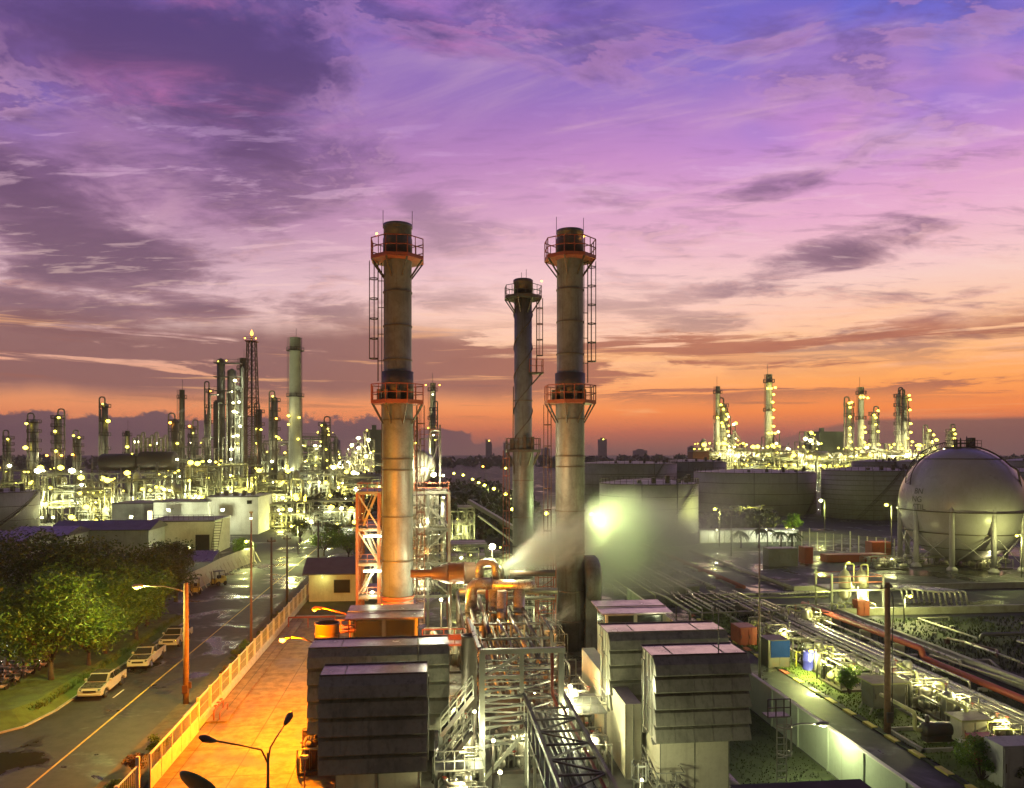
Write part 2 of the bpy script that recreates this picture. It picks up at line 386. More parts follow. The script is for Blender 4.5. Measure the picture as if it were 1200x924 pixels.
def wet(name, col, dcol, scale, lo, hi, rdry=.75, rwet=.12, joints=None, bump=.25):
    """paving that is still wet in places: darker and glossy where the puddles lie"""
    m, t, p = newmat(name); pos = t.n('ShaderNodeNewGeometry').outputs['Position']
    n1 = t.noise(pos, scale, 6, .6, .4); n2 = t.noise(pos, 1.1, 6, .65); n3 = t.noise(pos, 24, 3, .6)
    w = t.step(n1, lo, hi)
    c = t.mix(t.step(n2, .38, .66), tuple(col) + (1,), tuple(dcol) + (1,))
    c = t.mix(t.step(n3, .4, .7) * .4, c, tuple(v * .6 for v in dcol) + (1,))
    c = t.mix(w * .55, c, tuple(v * .45 for v in dcol) + (1,))
    h = n3
    if joints:
        sp = t.n('ShaderNodeSeparateXYZ'); t.nt.links.new(pos, sp.inputs[0])
        jj = None
        for i, (per, off) in enumerate(joints):
            q = t.m('PINGPONG', S(t, sp.outputs[i]) + off, per / 2)
            k = t.step(q, .05, .02, 0.0, 1.0); jj = k if jj is None else t.m('MAXIMUM', jj, k)
        c = t.mix(jj * .8, c, (.03, .025, .02, 1))
    t.put(p.inputs['Base Color'], c)
    t.put(p.inputs['Roughness'], w * (rwet - rdry) + rdry)
    b = t.n('ShaderNodeBump'); b.inputs['Distance'].default_value = .02; t.put(b.inputs['Strength'], w * (-bump) + bump)
    t.put(b.inputs['Height'], h); t.nt.links.new(b.outputs[0], p.inputs['Normal'])
    MATS[name] = m
wet('asphalt', (.042, .041, .038), (.024, .024, .023), .16, .50, .62, .7, .14)
wet('asphalt_plain', (.050, .047, .042), (.030, .028, .025), .10, .54, .66, .8, .2)
wet('yard_concrete', (.28, .20, .11), (.14, .095, .05), .22, .48, .66, .75, .45, [(3.6, 1.4), (4.5, .3)])  # muddy brown base, with some of the sodium lamps' amber put into the colour
wet('plant_ground', (.085, .078, .062), (.045, .04, .033), .3, .46, .62, .75, .25)
wet('apron', (.11, .105, .09), (.055, .052, .045), .08, .48, .60, .75, .16)

GR = (.96, 1.0, .32)     # yellow-green discharge lamps
for n_, c_, s_ in (('bulb_yellow', (1, .88, .10), 16), ('bulb_white', (1, .97, .48), 22), ('bulb_green', (.8, 1, .6), 24), ('bulb_orange', (1, .36, .035), 20),
                   ('bulb_red', (1, .16, .03), 10), ('tube_white', (.92, 1, .72), 9), ('flame', (1, .36, .05), 7), ('window_lit', (1, .85, .45), 3),
                   ('bulb_far', (1, .82, .09), 8)):
    glow(n_, c_, s_)
BULB = {}; LP = .40
def bulb(parent, loc, r=.15, kind='bulb_yellow', name='lamp'):
    """the luminous part of a lamp, one mesh per kind shared by all its copies"""
    key = (kind,)
    if key not in BULB:
        me = bpy.data.meshes.new('bulb'); bm = bmesh.new(); bmesh.ops.create_icosphere(bm, subdivisions=1, radius=1.0)
        bm.to_mesh(me); bm.free(); me.materials.append(M(kind)); BULB[key] = me
    o = bpy.data.objects.new(name, BULB[key]); COL.objects.link(o); o.parent = parent; o.location = loc; o.scale = (r, r, r * .8)
    return o
def lamp_light(parent, loc, power, col=GR, rad=.15, spot=None):
    l = bpy.data.lights.new('lamp_light', 'POINT'); l.energy = power * LP; l.color = col; l.shadow_soft_size = rad
    o = bpy.data.objects.new('lamp_light', l); COL.objects.link(o); o.parent = parent; o.location = loc
    return o
# ================================================================ THE SETTING
def struct(name, mb, mat): return tag(mb.build(name, mat), kind='structure')
def sheet(name, mat, pts, z):
    m = MB(); m.face([(x, y, z) for x, y in pts]); return struct(name, m, mat)
sheet('ground', 'asphalt_plain', [(-6000, -400), (6000, -400), (6000, 9000), (-6000, 9000)], 0)
sheet('road', 'asphalt', [(-20, 10), (-20, 225), (-29, 225), (-29, 150), (-34, 146), (-34.4, 104), (-29, 96), (-29, 63), (-29.6, 59.5), (-32, 57), (-36, 55.6), (-80, 54), (-80, 10)], .004)
m = MB()
for y0, y1 in ((10, 225),): m.box(-24.07, -23.93, y0, y1, .005, .009)
struct('road_centre_line', m, 'yellow_line')
m = MB()
for y0 in (66.0, 97): m.box(-25.95, -25.83, y0, y0 + 2.2, .005, .009)
struct('road_dashes', m, 'white_line')
# left verge: a low grassy bank behind a kerb
def curve_verge():
    pts = [(-29, 96), (-29, 63), (-29.6, 59.5), (-32, 57), (-36, 55.6), (-80, 54)]
    m = MB(); n = []
    for i in range(len(pts) - 1):
        a, b = Vector(pts[i]), Vector(pts[i + 1])
        m.beam((a.x, a.y, .06), (b.x, b.y, .06), .16, .13)
    struct('kerb', m, 'concrete')
    g = MB()
    inner = [(-30.6, 96), (-30.6, 63.6), (-31.4, 61.5), (-33.5, 59.6), (-37, 58.2), (-80, 56.8)]
    for i in range(len(pts) - 1):
        g.face([(pts[i][0] - .1, pts[i][1] + .1, .12), (inner[i][0], inner[i][1], .75), (inner[i + 1][0], inner[i + 1][1], .75), (pts[i + 1][0] - .1, pts[i + 1][1] + .1, .12)], True)
    g.face([(x, y, .75) for x, y in inner] + [(-80, 96, .75)])
    struct('grass_verge', g, 'grass_bright')
    return inner
curve_verge()
def grass_tufts(name, label, region, n, h=.16, mat='grass_bright', seed=1, z=0.0):
    rnd = random.Random(seed); g = MB()
    for _ in range(n):
        x, y = region(rnd); a = rnd.random() * PI; hh = h * rnd.uniform(.5, 1.5); w = .03 + hh * .12
        for k in range(3):
            b = a + k * 1.05; dx, dy = math.cos(b) * w, math.sin(b) * w; lx, ly = rnd.uniform(-.5, .5) * hh, rnd.uniform(-.5, .5) * hh
            g.face([(x - dx, y - dy, z), (x + dx, y + dy, z), (x + lx, y + ly, z + hh)])
    return tag(g.build(name, mat), label, 'grass', kind='stuff')
def reg(x0, x1, y0, y1): return lambda r: (r.uniform(x0, x1), r.uniform(y0, y1))
grass_tufts('grass', 'bright rough grass on the bank beside the parked pickups', reg(-34, -29.6, 62, 96), 4200, .2, seed=2, z=.5)
# plant yard, walkway and planting strip beside the fence
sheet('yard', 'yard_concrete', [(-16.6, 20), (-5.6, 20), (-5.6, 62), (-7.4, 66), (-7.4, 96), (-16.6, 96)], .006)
sheet('plant_floor', 'plant_ground', [(-5.6, 20), (24.8, 20), (24.8, 110), (-7.4, 110), (-7.4, 66), (-5.6, 62)], .007)
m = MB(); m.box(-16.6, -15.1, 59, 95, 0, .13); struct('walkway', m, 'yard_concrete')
m = MB(); m.box(-19.95, -17.1, 20, 128, 0, .10); struct('planting_strip', m, 'soil')
sheet('rear_lawn', 'grass', [(-16.6, 96.2), (-4, 96.2), (-4, 125), (-16.6, 125)], .008)
m = MB(); m.box(-16.4, -8, 96, 96.5, 0, .14); struct('yard_kerb', m, 'concrete')
sheet('side_lawn', 'grass', [(18.6, 34), (24.8, 34), (24.8, 66), (18.6, 66)], .010)
# service road right of the wall with its painted kerb
sheet('service_road', 'asphalt', [(25.3, 15), (31.9, 15), (31.9, 92), (36, 99), (36, 104), (25.3, 104)], .004)
m = MB(); m.box(31.9, 32.25, 15, 93, 0, .09); struct('service_kerb', m, 'grass')
my, mr = MB(), MB()
y = 33.5; k = 0
while y < 92:
    (my if y < 62 else (my if k % 3 else mr)).box(31.86, 32.3, y, y + 1.25, 0, .15)
    y += 2.75; k += 1
struct('kerb_blocks', my, 'yellow_paint'); struct('kerb_blocks', mr, 'kerb_red')
sheet('service_verge', 'grass_bright', [(32.25, 20), (36.2, 20), (36.2, 100), (33, 96)], .05)
m = MB(); m.box(36.2, 36.5, 20, 100, 0, .22); struct('drain_edge', m, 'concrete')
sheet('pipe_track', 'grass', [(36.5, 20), (49, 20), (49, 98), (36.5, 98)], .012)
grass_tufts('grass', 'short yellow-green grass along the painted kerb', reg(32.4, 36.1, 40, 96), 2600, .12, seed=3, z=.05)
grass_tufts('grass', 'rough grass between the pipes of the pipe track', reg(36.8, 48.6, 45, 96), 3800, .2, 'grass', seed=4, z=.012)
grass_tufts('grass', 'mown dark grass beside the turbine enclosure', reg(18.8, 24.6, 40, 62), 1600, .1, 'grass', seed=5, z=.01)
sheet('bund_floor', 'grass', [(50.5, 48), (110, 48), (110, 88), (50.5, 88)], .014)
for i_, q_ in enumerate(([(51, 81), (60, 81), (60, 86), (51, 86)], [(66, 80), (78, 80), (78, 86), (66, 86)], [(50.8, 60), (53, 60), (53, 70), (50.8, 70)])): sheet('bund_slab', 'asphalt_plain', q_, .03)
sheet('sphere_apron', 'apron', [(52, 112), (130, 112), (130, 168), (60, 168)], .006)
sheet('depot_yard', 'asphalt', [(26, 106), (58, 106), (66, 150), (30, 150)], .008)
sheet('depot_lawn', 'grass', [(30, 152), (78, 152), (84, 168), (32, 168)], .010)
m = MB()
for (x0, y0, x1, y1) in ((50, 48, 50, 90), (50, 90, 120, 90), (50, 47.5, 120, 47.5), (52, 106, 150, 106)):
    m.beam((x0, y0, .45), (x1, y1, .45), .5, .9)
struct('bund_kerb', m, 'concrete')
grass_tufts('grass', 'coarse dark grass growing over the floor of the bund', reg(50.8, 90, 49, 87), 5200, .3, 'grass', seed=7, z=.014)
# ================================================================ TREES AND SHRUBS
def leafmat(name, c1, c2, trans=.25):
    m, t, p = newmat(name); pos = t.n('ShaderNodeNewGeometry').outputs['Position']
    n1 = t.noise(pos, .7, 3, .6); n2 = t.noise(pos, 5.0, 2, .6)
    c = t.mix(t.step(n1, .36, .64), c1 + (1,), c2 + (1,)); c = t.mix(t.step(n2, .4, .65) * .6, c, tuple(v * .55 for v in c1) + (1,))
    t.put(p.inputs['Base Color'], c); p.inputs['Roughness'].default_value = .5; p.inputs['Specular IOR Level'].default_value = .35
    tr = t.n('ShaderNodeBsdfTranslucent'); t.put(tr.inputs[0], c); mx = t.n('ShaderNodeMixShader'); mx.inputs[0].default_value = trans
    t.nt.links.new(p.outputs[0], mx.inputs[1]); t.nt.links.new(tr.outputs[0], mx.inputs[2])
    t.nt.links.new(mx.outputs[0], t.nt.nodes['Material Output'].inputs[0]); MATS[name] = m
leafmat('leaf_dark', (.045, .075, .014), (.09, .125, .022)); leafmat('leaf_light', (.078, .155, .018), (.16, .25, .028))
leafmat('leaf_far', (.030, .036, .018), (.045, .055, .022), .1); leafmat('leaf_dry', (.16, .10, .03), (.24, .13, .04)); leafmat('palm_leaf', (.05, .075, .03), (.09, .11, .04))
def crown_mb(rnd, cx, cy, cz, rx, rz, n, leaf, clumps=26):
    g = MB(); cl = []
    for _ in range(clumps):
        while True:
            v = Vector((rnd.uniform(-1, 1), rnd.uniform(-1, 1), rnd.uniform(-.75, 1)))
            if .25 < v.length < 1: break
        cl.append((cx + v.x * rx * .74, cy + v.y * rx * .74, cz + v.z * rz * .74, rnd.uniform(.22, .42) * rx))
    for i in range(n):
        q = cl[rnd.randrange(len(cl))]
        v = Vector((rnd.gauss(0, 1), rnd.gauss(0, 1), rnd.gauss(0, 1))).normalized() * q[3] * (rnd.uniform(.35, 1.08) if rnd.random() < .9 else rnd.uniform(1, 1.35))
        p = Vector((q[0] + v.x, q[1] + v.y, q[2] + v.z * .72))
        d = Vector((rnd.gauss(0, 1), rnd.gauss(0, 1), rnd.gauss(0, .6))).normalized(); u = d.cross(Vector((rnd.gauss(0, 1), rnd.gauss(0, 1), 1))).normalized()
        a, b = leaf * rnd.uniform(.7, 1.4), leaf * rnd.uniform(.35, .6)
        g.face([p - d * a, p - u * b * .9, p + d * a, p + u * b])
    return g, cl
def tree(name, label, x, y, h, cr, n, mat='leaf_dark', leaf=.2, seed=0, group=None, th=.22, lean=(0, 0), z=0.0):
    rnd = random.Random(seed * 31 + 5); t = thing(name, label, 'tree', (x, y, z), 0, group)
    rz = h * (1 - th) * .58; cz = h - rz
    g, cl = crown_mb(rnd, lean[0], lean[1], cz, cr * 1.04, rz, n, leaf, 24)
    g.build('crown', mat, t)
    k = MB(); r0 = .05 * h * .45
    fork = Vector((lean[0] * .4, lean[1] * .4, h * th * .75))
    k.tube([(0, 0, -.1), (rnd.uniform(-.1, .1), 0, fork.z * .5), fork], r0, 8, radii=[r0 * 1.3, r0, r0 * .8])
    for q in cl[:11]:
        e = Vector(q[:3]); mid = fork.lerp(e, .5) + Vector((rnd.uniform(-.3, .3), rnd.uniform(-.3, .3), .2))
        k.tube([fork, mid, e], r0 * .5, 6, radii=[r0 * .6, r0 * .36, r0 * .1])
    k.build('trunk', 'bark', t); return t
def shrub(name, label, x, y, h, r, n, mat, leaf=.09, seed=0, group=None, cat='shrub', z=0.0):
    rnd = random.Random(seed * 17 + 3); t = thing(name, label, cat, (x, y, z), 0, group)
    g, cl = crown_mb(rnd, 0, 0, h * .55, r, h * .5, n, leaf, 12); g.build('foliage', mat, t)
    k = MB()
    for q in cl: k.tube([(0, 0, -.05), Vector(q[:3]) * .5 + Vector((0, 0, .05)), q[:3]], .02, 5, radii=[.04, .025, .008])
    k.build('stems', 'bark', t); return t
TR = 'shade trees along the left verge'
def XY(px, Y): p = W(px, HOR, Y); return p.x, p.y
for (px, Y, h, cr, n, mt, lf, lab) in (
    (60, 65.5, 9.6, 5.4, 15000, 'leaf_light', .17, 'light green bushy tree nearest the road corner with a leaning trunk'),
    (8, 67, 9.8, 4.6, 8000, 'leaf_light', .17, 'light green tree at the edge of the view beside the motorcycle park'),
    (118, 82, 11.6, 7.0, 13000, 'leaf_dark', .2, 'broad dark tree with the tallest crown behind the pickups'),
    (40, 84, 11.2, 7.0, 11000, 'leaf_dark', .2, 'broad dark tree behind the two light green trees'),
    (172, 86, 9.4, 4.8, 8000, 'leaf_dark', .18, 'dark tree behind the one that overhangs the hindmost pickup'),
    (206, 104, 10.4, 3.8, 6500, 'leaf_dark', .18, 'round dark tree beside the sloping shed and the awning'),
    (124, 74, 8.6, 4.4, 9000, 'leaf_light', .17, 'lower green tree hanging over the foremost pickup'), (160, 80, 8.6, 4.2, 9000, 'leaf_light', .17, 'green tree hanging over the middle pickup'), (104, 70, 7.2, 3.6, 6500, 'leaf_light', .15, 'small bright tree by the kerb at the nose of the foremost pickup'), (186, 90, 9.0, 4.2, 8000, 'leaf_dark', .18, 'dark tree hanging over the hindmost pickup'), (84, 78, 9.4, 5.0, 9000, 'leaf_light', .18, 'green tree between the leaning tree and the tallest dark crown')):
    x, y = XY(px, Y); tree('shade_tree', lab, x, y, h, cr, n, mt, lf, int(px * 7 + Y), TR, z=.7 if Y < 90 else 0)
x, y = XY(286, 146); tree('street_tree', 'small tree under the street lamp by the white barrier', x, y, 4.9, 2.6, 2600, 'leaf_light', .14, 4)
for (px, Y, h, cr, mt, lab) in ((380, 150, 6.2, 3.6, 'leaf_light', 'bright yellow-green tree behind the gatehouse, nearest its gable'), (408, 146, 6.0, 3.4, 'leaf_light', 'bright yellow-green tree between the gatehouse and the boiler frame'),
                           (392, 168, 5.6, 3.0, 'leaf_dark', 'darker tree behind the two bright trees by the gatehouse'), (352, 176, 5.5, 3.0, 'leaf_dark', 'dark tree where the road runs out of sight')):
    x, y = XY(px, Y); tree('garden_tree', lab, x, y, h, cr, 3000, mt, .16, int(px))
SH = 'shrubs between the road and the fence'
for (y, h, r, mt, lab) in ((50, 1.3, 1.0, 'leaf_dry', 'reddish shrub by the fence below the gate'), (53.5, 1.2, .9, 'leaf_light', 'green shrub beside the reddish shrub near the gate'), (47, .9, .8, 'leaf_light', 'low green plants at the very foot of the fence'),
                      (71, 1.3, .9, 'leaf_dry', 'brownish shrub beyond the wooden power pole'), (75.5, 1.5, 1.0, 'leaf_dark', 'dark shrub between wooden pole and slim pole'), (79, 1.7, 1.1, 'leaf_light', 'fullest green shrub by the fence at the slim pole'),
                      (86, 1.0, .8, 'leaf_dark', 'small shrub just beyond the slim pole'), (95, 1.1, .8, 'leaf_dark', 'small shrub at the foot of the dark power pole')):
    shrub('shrub', lab, -18.2, y, h, r, 900, mt, .09, int(y), SH)
shrub('bush', 'bright green bush beside the painted kerb near the tall wooden pole', 34.6, 60.5, 2.4, 1.5, 2600, 'leaf_light', .1, 61)
shrub('bush', 'large bush in front of the red-brown cabinet', *G(1150, 915)[:2], 2.6, 1.9, 3200, 'leaf_light', .1, 62)
shrub('bush', 'bush at the foot of the grey cabinet in the corner', *G(1192, 918)[:2], 2.2, 1.4, 2200, 'leaf_dark', .1, 63)
# far-off wood along the horizon and the dark belt of trees behind the plant
def wood(name, label, x0, x1, y0, y1, n, h, leaf, seed, per=46):
    rnd = random.Random(seed); g = MB()
    for _ in range(n):
        x, y = rnd.uniform(x0, x1), rnd.uniform(y0, y1); hh = h * rnd.uniform(.55, 1.15); r = hh * .5
        for _ in range(per):
            v = Vector((rnd.gauss(0, 1), rnd.gauss(0, 1), rnd.gauss(0, 1))).normalized(); p = Vector((x, y, hh * .55)) + Vector((v.x * r, v.y * r, v.z * hh * .45))
            d = Vector((rnd.gauss(0, 1), rnd.gauss(0, 1), rnd.gauss(0, 1))).normalized(); u = d.cross(v).normalized(); a = leaf * rnd.uniform(.6, 1.3)
            g.face([p - d * a, p - u * a * .7, p + d * a, p + u * a * .7])
    return tag(g.build(name, 'leaf_far'), label, 'wood', kind='stuff')
wood('wood', 'dark belt of trees behind the middle chimney and the row of lamps', -8, 28, 165, 330, 130, 9, .8, 1, 90)
wood('wood', 'low far-off woodland along the horizon', -900, 1300, 1000, 1500, 420, 16, 4.2, 2, 40)
wood('wood', 'dark undergrowth behind the depot fence by the storage tanks', 55, 92, 186, 204, 60, 5, .6, 3, 60)
wood('wood', 'dark scrub among the pipes of the left process area', -60, -18, 225, 300, 60, 6, .7, 5, 50)
# ================================================================ LEFT SIDE: fence, gate, poles, vehicles, buildings
def slats(m, x, y0, y1, z0, z1, step, t=.02):
    y = y0
    while y < y1: m.box(x - t / 2, x + t / 2, y, y + t, z0, z1); y += step
fx = -16.85
fen = thing('boundary_fence', 'long pale mesh fence on a low wall between road and yard', 'fence', (fx, 58, 0))
m = MB(); m.box(-.12, .12, 0, 70, 0, .55); m.build('plinth', 'fence_white', fen)
ny = 0
for i in range(24):
    y = i * 3.0
    m = MB(); m.box(-.09, .09, y - .09, y + .09, 0, 2.25); m.build('post', 'fence_white', fen)
    if i < 23:
        m = MB(); m.box(-.04, .04, y + .09, y + 2.91, 2.08, 2.15); m.box(-.04, .04, y + .09, y + 2.91, .58, .64); slats(m, 0, y + .15, y + 2.9, .64, 2.08, .27, .02)
        m.box(-.012, .012, y + .09, y + 2.91, 1.34, 1.37)
        m.build('panel', 'fence_white', fen)
gat = thing('sliding_gate', 'sliding fence gate with a solid lower plate and mesh above', 'gate', (fx + .25, 47.6, 0))
m = MB(); m.box(-.03, .03, 0, 9.6, .12, 1.15); m.build('lower_plate', 'fence_white', gat)
m = MB(); m.box(-.05, .05, 0, 9.6, 2.1, 2.2); m.box(-.05, .05, 0, 9.6, .05, .12)
for y in (0, 1.9, 3.8, 5.7, 7.6, 9.5): m.box(-.05, .05, y, y + .1, .12, 2.1)
m.build('gate_frame', 'fence_white', gat)
m = MB(); slats(m, 0, .1, 9.5, 1.15, 2.1, .24, .02); m.build('mesh', 'fence_white', gat)
fen2 = thing('corner_fence', 'short length of mesh fence with two tall posts below the gate', 'fence', (fx, 30, 0))
m = MB(); m.box(-.12, .12, 0, 16.6, 0, .5); m.build('plinth', 'fence_white', fen2)
for y in (1, 4.1, 7.2, 10.3, 13.4, 16.4):
    m = MB(); m.box(-.1, .1, y - .1, y + .1, 0, 2.5 if y > 16 else 2.1); m.build('post', 'fence_white', fen2)
    if y < 16:
        m = MB(); m.box(-.04, .04, y + .1, y + 3.0, 1.95, 2.02); slats(m, 0, y + .15, y + 2.95, .5, 1.95, .27, .02); m.build('panel', 'fence_white', fen2)
m = MB(); m.pipe([(-.9, 15.0, .0), (-.9, 15.0, .95), (-.9, 21.5, .95), (-.9, 21.5, 0)], .06, 8)
m.pipe([(-.9, 18.2, .0), (-.9, 18.2, .95)], .05, 6)
tag(m.build('guard_rail', 'pale_steel', None, (fx, 42.5, .1)), 'low bent pipe guard rail between road and gate', 'guard rail')

# poles ---------------------------------------------------------
def cobra(par, p0, p1, kind, power, col, rise=.5, r=.16, lit=True):
    """curved arm with a lamp head"""
    a, b = Vector(p0), Vector(p1); d = (b - a); mid = a.lerp(b, .5) + Vector((0, 0, rise * .6))
    m = MB(); m.tube([a, a.lerp(b, .25) + Vector((0, 0, rise * .42)), mid, a.lerp(b, .8) + Vector((0, 0, rise * .25)), b], .05, 6); m.build('arm', 'grey_steel', par)
    h = d.copy(); h.z = 0; h.normalize()
    m = MB(); m.tube([b - h * .1, b + h * .15, b + h * .55, b + h * .75], .1, 8, radii=[.07, .14, .16, .05]); m.build('lamp_head', 'pale_steel', par)
    c = b + h * .38 + Vector((0, 0, -.12))
    if lit:
        bulb(par, c, r, kind); lamp_light(par, c + Vector((0, 0, -.25)), power, col, .2)
x, y = G(218, 826)[:2]
po = thing('power_pole', 'weathered wooden pole with a lit lamp arm beside the road', 'pole', (x, y, 0))
m = MB(); m.tube([(0, 0, 0), (0, 0, 9.7)], .2, 12, radii=[.24, .19]); m.build('shaft', 'wood_pole', po)
cobra(po, (-.1, 0, 9.0), (-3.3, -.2, 9.55), 'bulb_yellow', 13500, (.97, 1, .24), .35, .2)
m = MB(); m.box(-.2, .2, -.36, -.22, 1.0, 1.6); m.box(.22, .4, -.1, .1, 1.3, 1.8); m.build('meter_box', 'rust_duct', po)
x, y = G(304, 776)[:2]
po = thing('lamp_post', 'tallest slim steel post rising from the fence with a tiny lamp on top', 'lamp post', (-17.15, y, 0))
m = MB(); m.tube([(0, 0, 0), (0, 0, 14.3)], .1, 8, radii=[.13, .07]); m.build('shaft', 'rust_duct', po); m = MB(); m.box(-.16, .16, -.1, .1, 14.3, 14.45); m.build('cap', 'grey_steel', po)
bulb(po, (0, -.1, 13.8), .12, 'bulb_white')
for (px, Y, h, lab) in ((319, 92, 10, 'dark power pole nearest the slim steel post'), (335, 102, 9.2, 'middle dark power pole of the three beside the road'), (365, 126, 9.0, 'dark power pole by the gatehouse roof')):
    po = thing('utility_pole', lab, 'pole', (-19.0 + (.6 if px > 350 else 0), W(px, HOR, Y).y, 0), 0, 'dark power poles along the road')
    m = MB(); m.tube([(0, 0, 0), (0, 0, h)], .15, 8, radii=[.17, .11]); m.build('shaft', 'dark_steel', po)
    m = MB(); m.beam((-.5, 0, h - .5), (.5, 0, h - .5), .1)
    for xx in (-.42, .42): m.lathe([(.05, 0), (.07, .1), (.04, .2)], (xx, 0, h - .45), 6)
    m.build('crossarm', 'dark_steel', po)
def street_lamp(px, py, Y, lab, kind='bulb_yellow', power=1500, grp=None, name='street_lamp', r=.2, armx=1.2, col=(.93, 1, .3), rad=.09):
    p = W(px, py, Y); t = thing(name, lab, 'street lamp', (p.x + armx, p.y, 0), 0, grp)
    m = MB(); m.tube([(0, 0, 0), (0, 0, p.z - .05)], rad, 6); m.build('pole', 'grey_steel', t)
    m = MB(); m.tube([(0, 0, p.z - .1), (-armx * .5, 0, p.z + .25), (-armx, 0, p.z + .15)], .05, 5); m.box(-armx - .3, -armx + .15, -.1, .1, p.z + .08, p.z + .2); m.build('arm', 'grey_steel', t)
    bulb(t, (-armx - .05, 0, p.z), r, kind)
    if power: lamp_light(t, (-armx - .05, 0, p.z - .35), power, col, .2)
    return t
street_lamp(289, 635, 138, 'street lamp glowing in the small tree by the barrier', power=9000, r=.32)
street_lamp(342, 617, 152, 'street lamp where the road meets the pipe bridge', power=14000, r=.3)
street_lamp(359, 608, 190, 'far street lamp just past the end of the fence', power=7000, r=.3)
for i, (px, py, Y, lab) in enumerate(((601, 597, 157, 'street lamp nearest the middle chimney in the row of lamps'), (579, 573, 215, 'second lamp from the middle chimney in the receding row'), (568, 569, 250, 'third lamp from the middle chimney in the receding row'),
        (561, 566, 285, 'fourth lamp from the middle chimney in the receding row'), (554, 562, 320, 'fifth lamp from the middle chimney in the receding row'), (543, 557, 370, 'sixth lamp from the middle chimney in the receding row'), (532, 555, 420, 'farthest lamp of the receding row, close to the floodlight'),
        (593, 579, 190, 'lamp high among the trees between chimney and lamp row'), (641, 602, 140, 'lamp among trees between the middle and right chimneys'), (593, 549, 420, 'lamp at the far end of the trees beside the middle chimney'), (566, 547, 600, 'orange-looking lamp out beyond the dark trees'))):
    street_lamp(px, py, Y, lab, 'bulb_orange' if i == 10 else 'bulb_yellow', 5200 if i < 10 else 0, 'row of street lamps behind the plant', r=.26 + Y * .0011)

# orange yard lamp, unlit lamp, twin-arm lamp, dish -----------------
def orange_lamp():
    p = W(331, 751, 52); t = thing('yard_lamp', 'blazing orange lamp on an arm above the yard', 'lamp', (-7.72, p.y, p.z))
    m = MB(); m.tube([(0, 0, -.3), (-.9, 0, .12), (p.x + 7.72 + .5, 0, .25)], .05, 6); m.box(-.02, .06, -.15, .15, -.5, -.1); m.build('arm', 'rust_duct', t)
    m = MB(); m.tube([(p.x + 8.3, 0, .24), (p.x + 7.9, 0, .22), (p.x + 7.5, 0, .16)], .1, 8, radii=[.06, .15, .08]); m.build('lamp_head', 'pale_steel', t)
    bulb(t, (p.x + 7.72, 0, .04), .24, 'bulb_orange'); lamp_light(t, (p.x + 7.72, 0, -.3), 72000, (1, .27, .0), .25)
orange_lamp()
p = W(370, 713, 62); q = W(410, 722, 62)
t = thing('yard_lamp', 'dimmer orange lamp head on a curved arm beside the brown drum', 'lamp', (q.x, q.y, 3.2))
m = MB(); m.tube([(0, 0, 0), (0, 0, q.z - 3.2)], .06, 8); m.tube([(0, 0, q.z - 3.25), (-.4, 0, q.z - 3.0), (p.x - q.x + .5, 0, p.z - 3.2 + .1)], .05, 6); m.build('arm', 'orange_paint', t)
m = MB(); m.tube([(p.x - q.x + .5, 0, p.z - 3.1), (p.x - q.x, 0, p.z - 3.15), (p.x - q.x - .25, 0, p.z - 3.2)], .1, 8, radii=[.08, .2, .1]); m.build('lamp_head', 'orange_paint', t)
bulb(t, (p.x - q.x - .05, 0, p.z - 3.33), .13, 'bulb_orange'); lamp_light(t, (p.x - q.x - .1, 0, p.z - 3.65), 22000, (1, .27, 0), .2)
J = W(314, 882, 38); A = W(335, 847, 39.6); Bq = W(250, 868, 37)
t = thing('twin_lamp_post', 'dark double-armed lamp post at the bottom of the yard', 'lamp post', (J.x, J.y, 0))
o_ = Vector((J.x, J.y, 0))
m = MB(); m.tube([(0, 0, 0), (0, 0, J.z)], .07, 8, radii=[.1, .06]); m.build('pole', 'dark_steel', t)
for e in (A, Bq):
    e = e - o_; j = Vector((0, 0, J.z - .05)); d = (e - j); m = MB(); m.tube([j - Vector((0, 0, .5)), j + d * .12 + Vector((0, 0, .1)), j + d * .5 + Vector((0, 0, .08)), e], .045, 6); m.build('arm', 'dark_steel', t)
    h = d.normalized(); m = MB(); m.tube([e - h * .15, e + h * .1, e + h * .45, e + h * .7], .1, 10, radii=[.07, .15, .19, .06]); m.build('lamp_head', 'dark_steel', t)
p = W(228, 922, 36)
t = thing('dish_antenna', 'dark green dish on a short mast at the yard edge', 'dish', (p.x, p.y, 0))
m = MB(); m.tube([(0, 0, 0), (0, 0, p.z)], .08, 8); m.build('mast', 'grey_steel', t)
m = MB(); m.lathe([(.05, .0), (.55, .06), (.9, .2), (1.0, .3), (.98, .32), (.88, .24), (.5, .1), (.02, .04)], (0, 0, 0), 28); o = m.build('dish', 'green_dish', t); o.location = (0, 0, p.z - .1); o.rotation_euler = (-.75, .55, 0)
p = G(270, 842)
t = thing('valve_manifold', 'low pipe manifold with small valves standing on the walkway kerb', 'manifold', (-15.6, p.y + .3, .13))
m = MB(); m.pipe([(-.5, -1, 0), (-.5, -1, .7), (-.5, 1.6, .7), (-.5, 1.6, 0)], .05, 8); m.pipe([(-.1, -.9, 0), (-.1, -.9, .5), (-.1, 1.4, .5), (-.1, 1.4, 0)], .04, 8); m.build('pipework', 'orange_paint', t)
for k in range(3): m = MB(); m.ring((-.5, -.6 + k * .8, .95), .1, .035, 12); m.cyl((-.5, -.6 + k * .8, .7), .025, .25, 6); m.build('valve_wheel', 'red_paint', t)
p0, p1 = W(338, 724, 88), W(392, 726, 88)
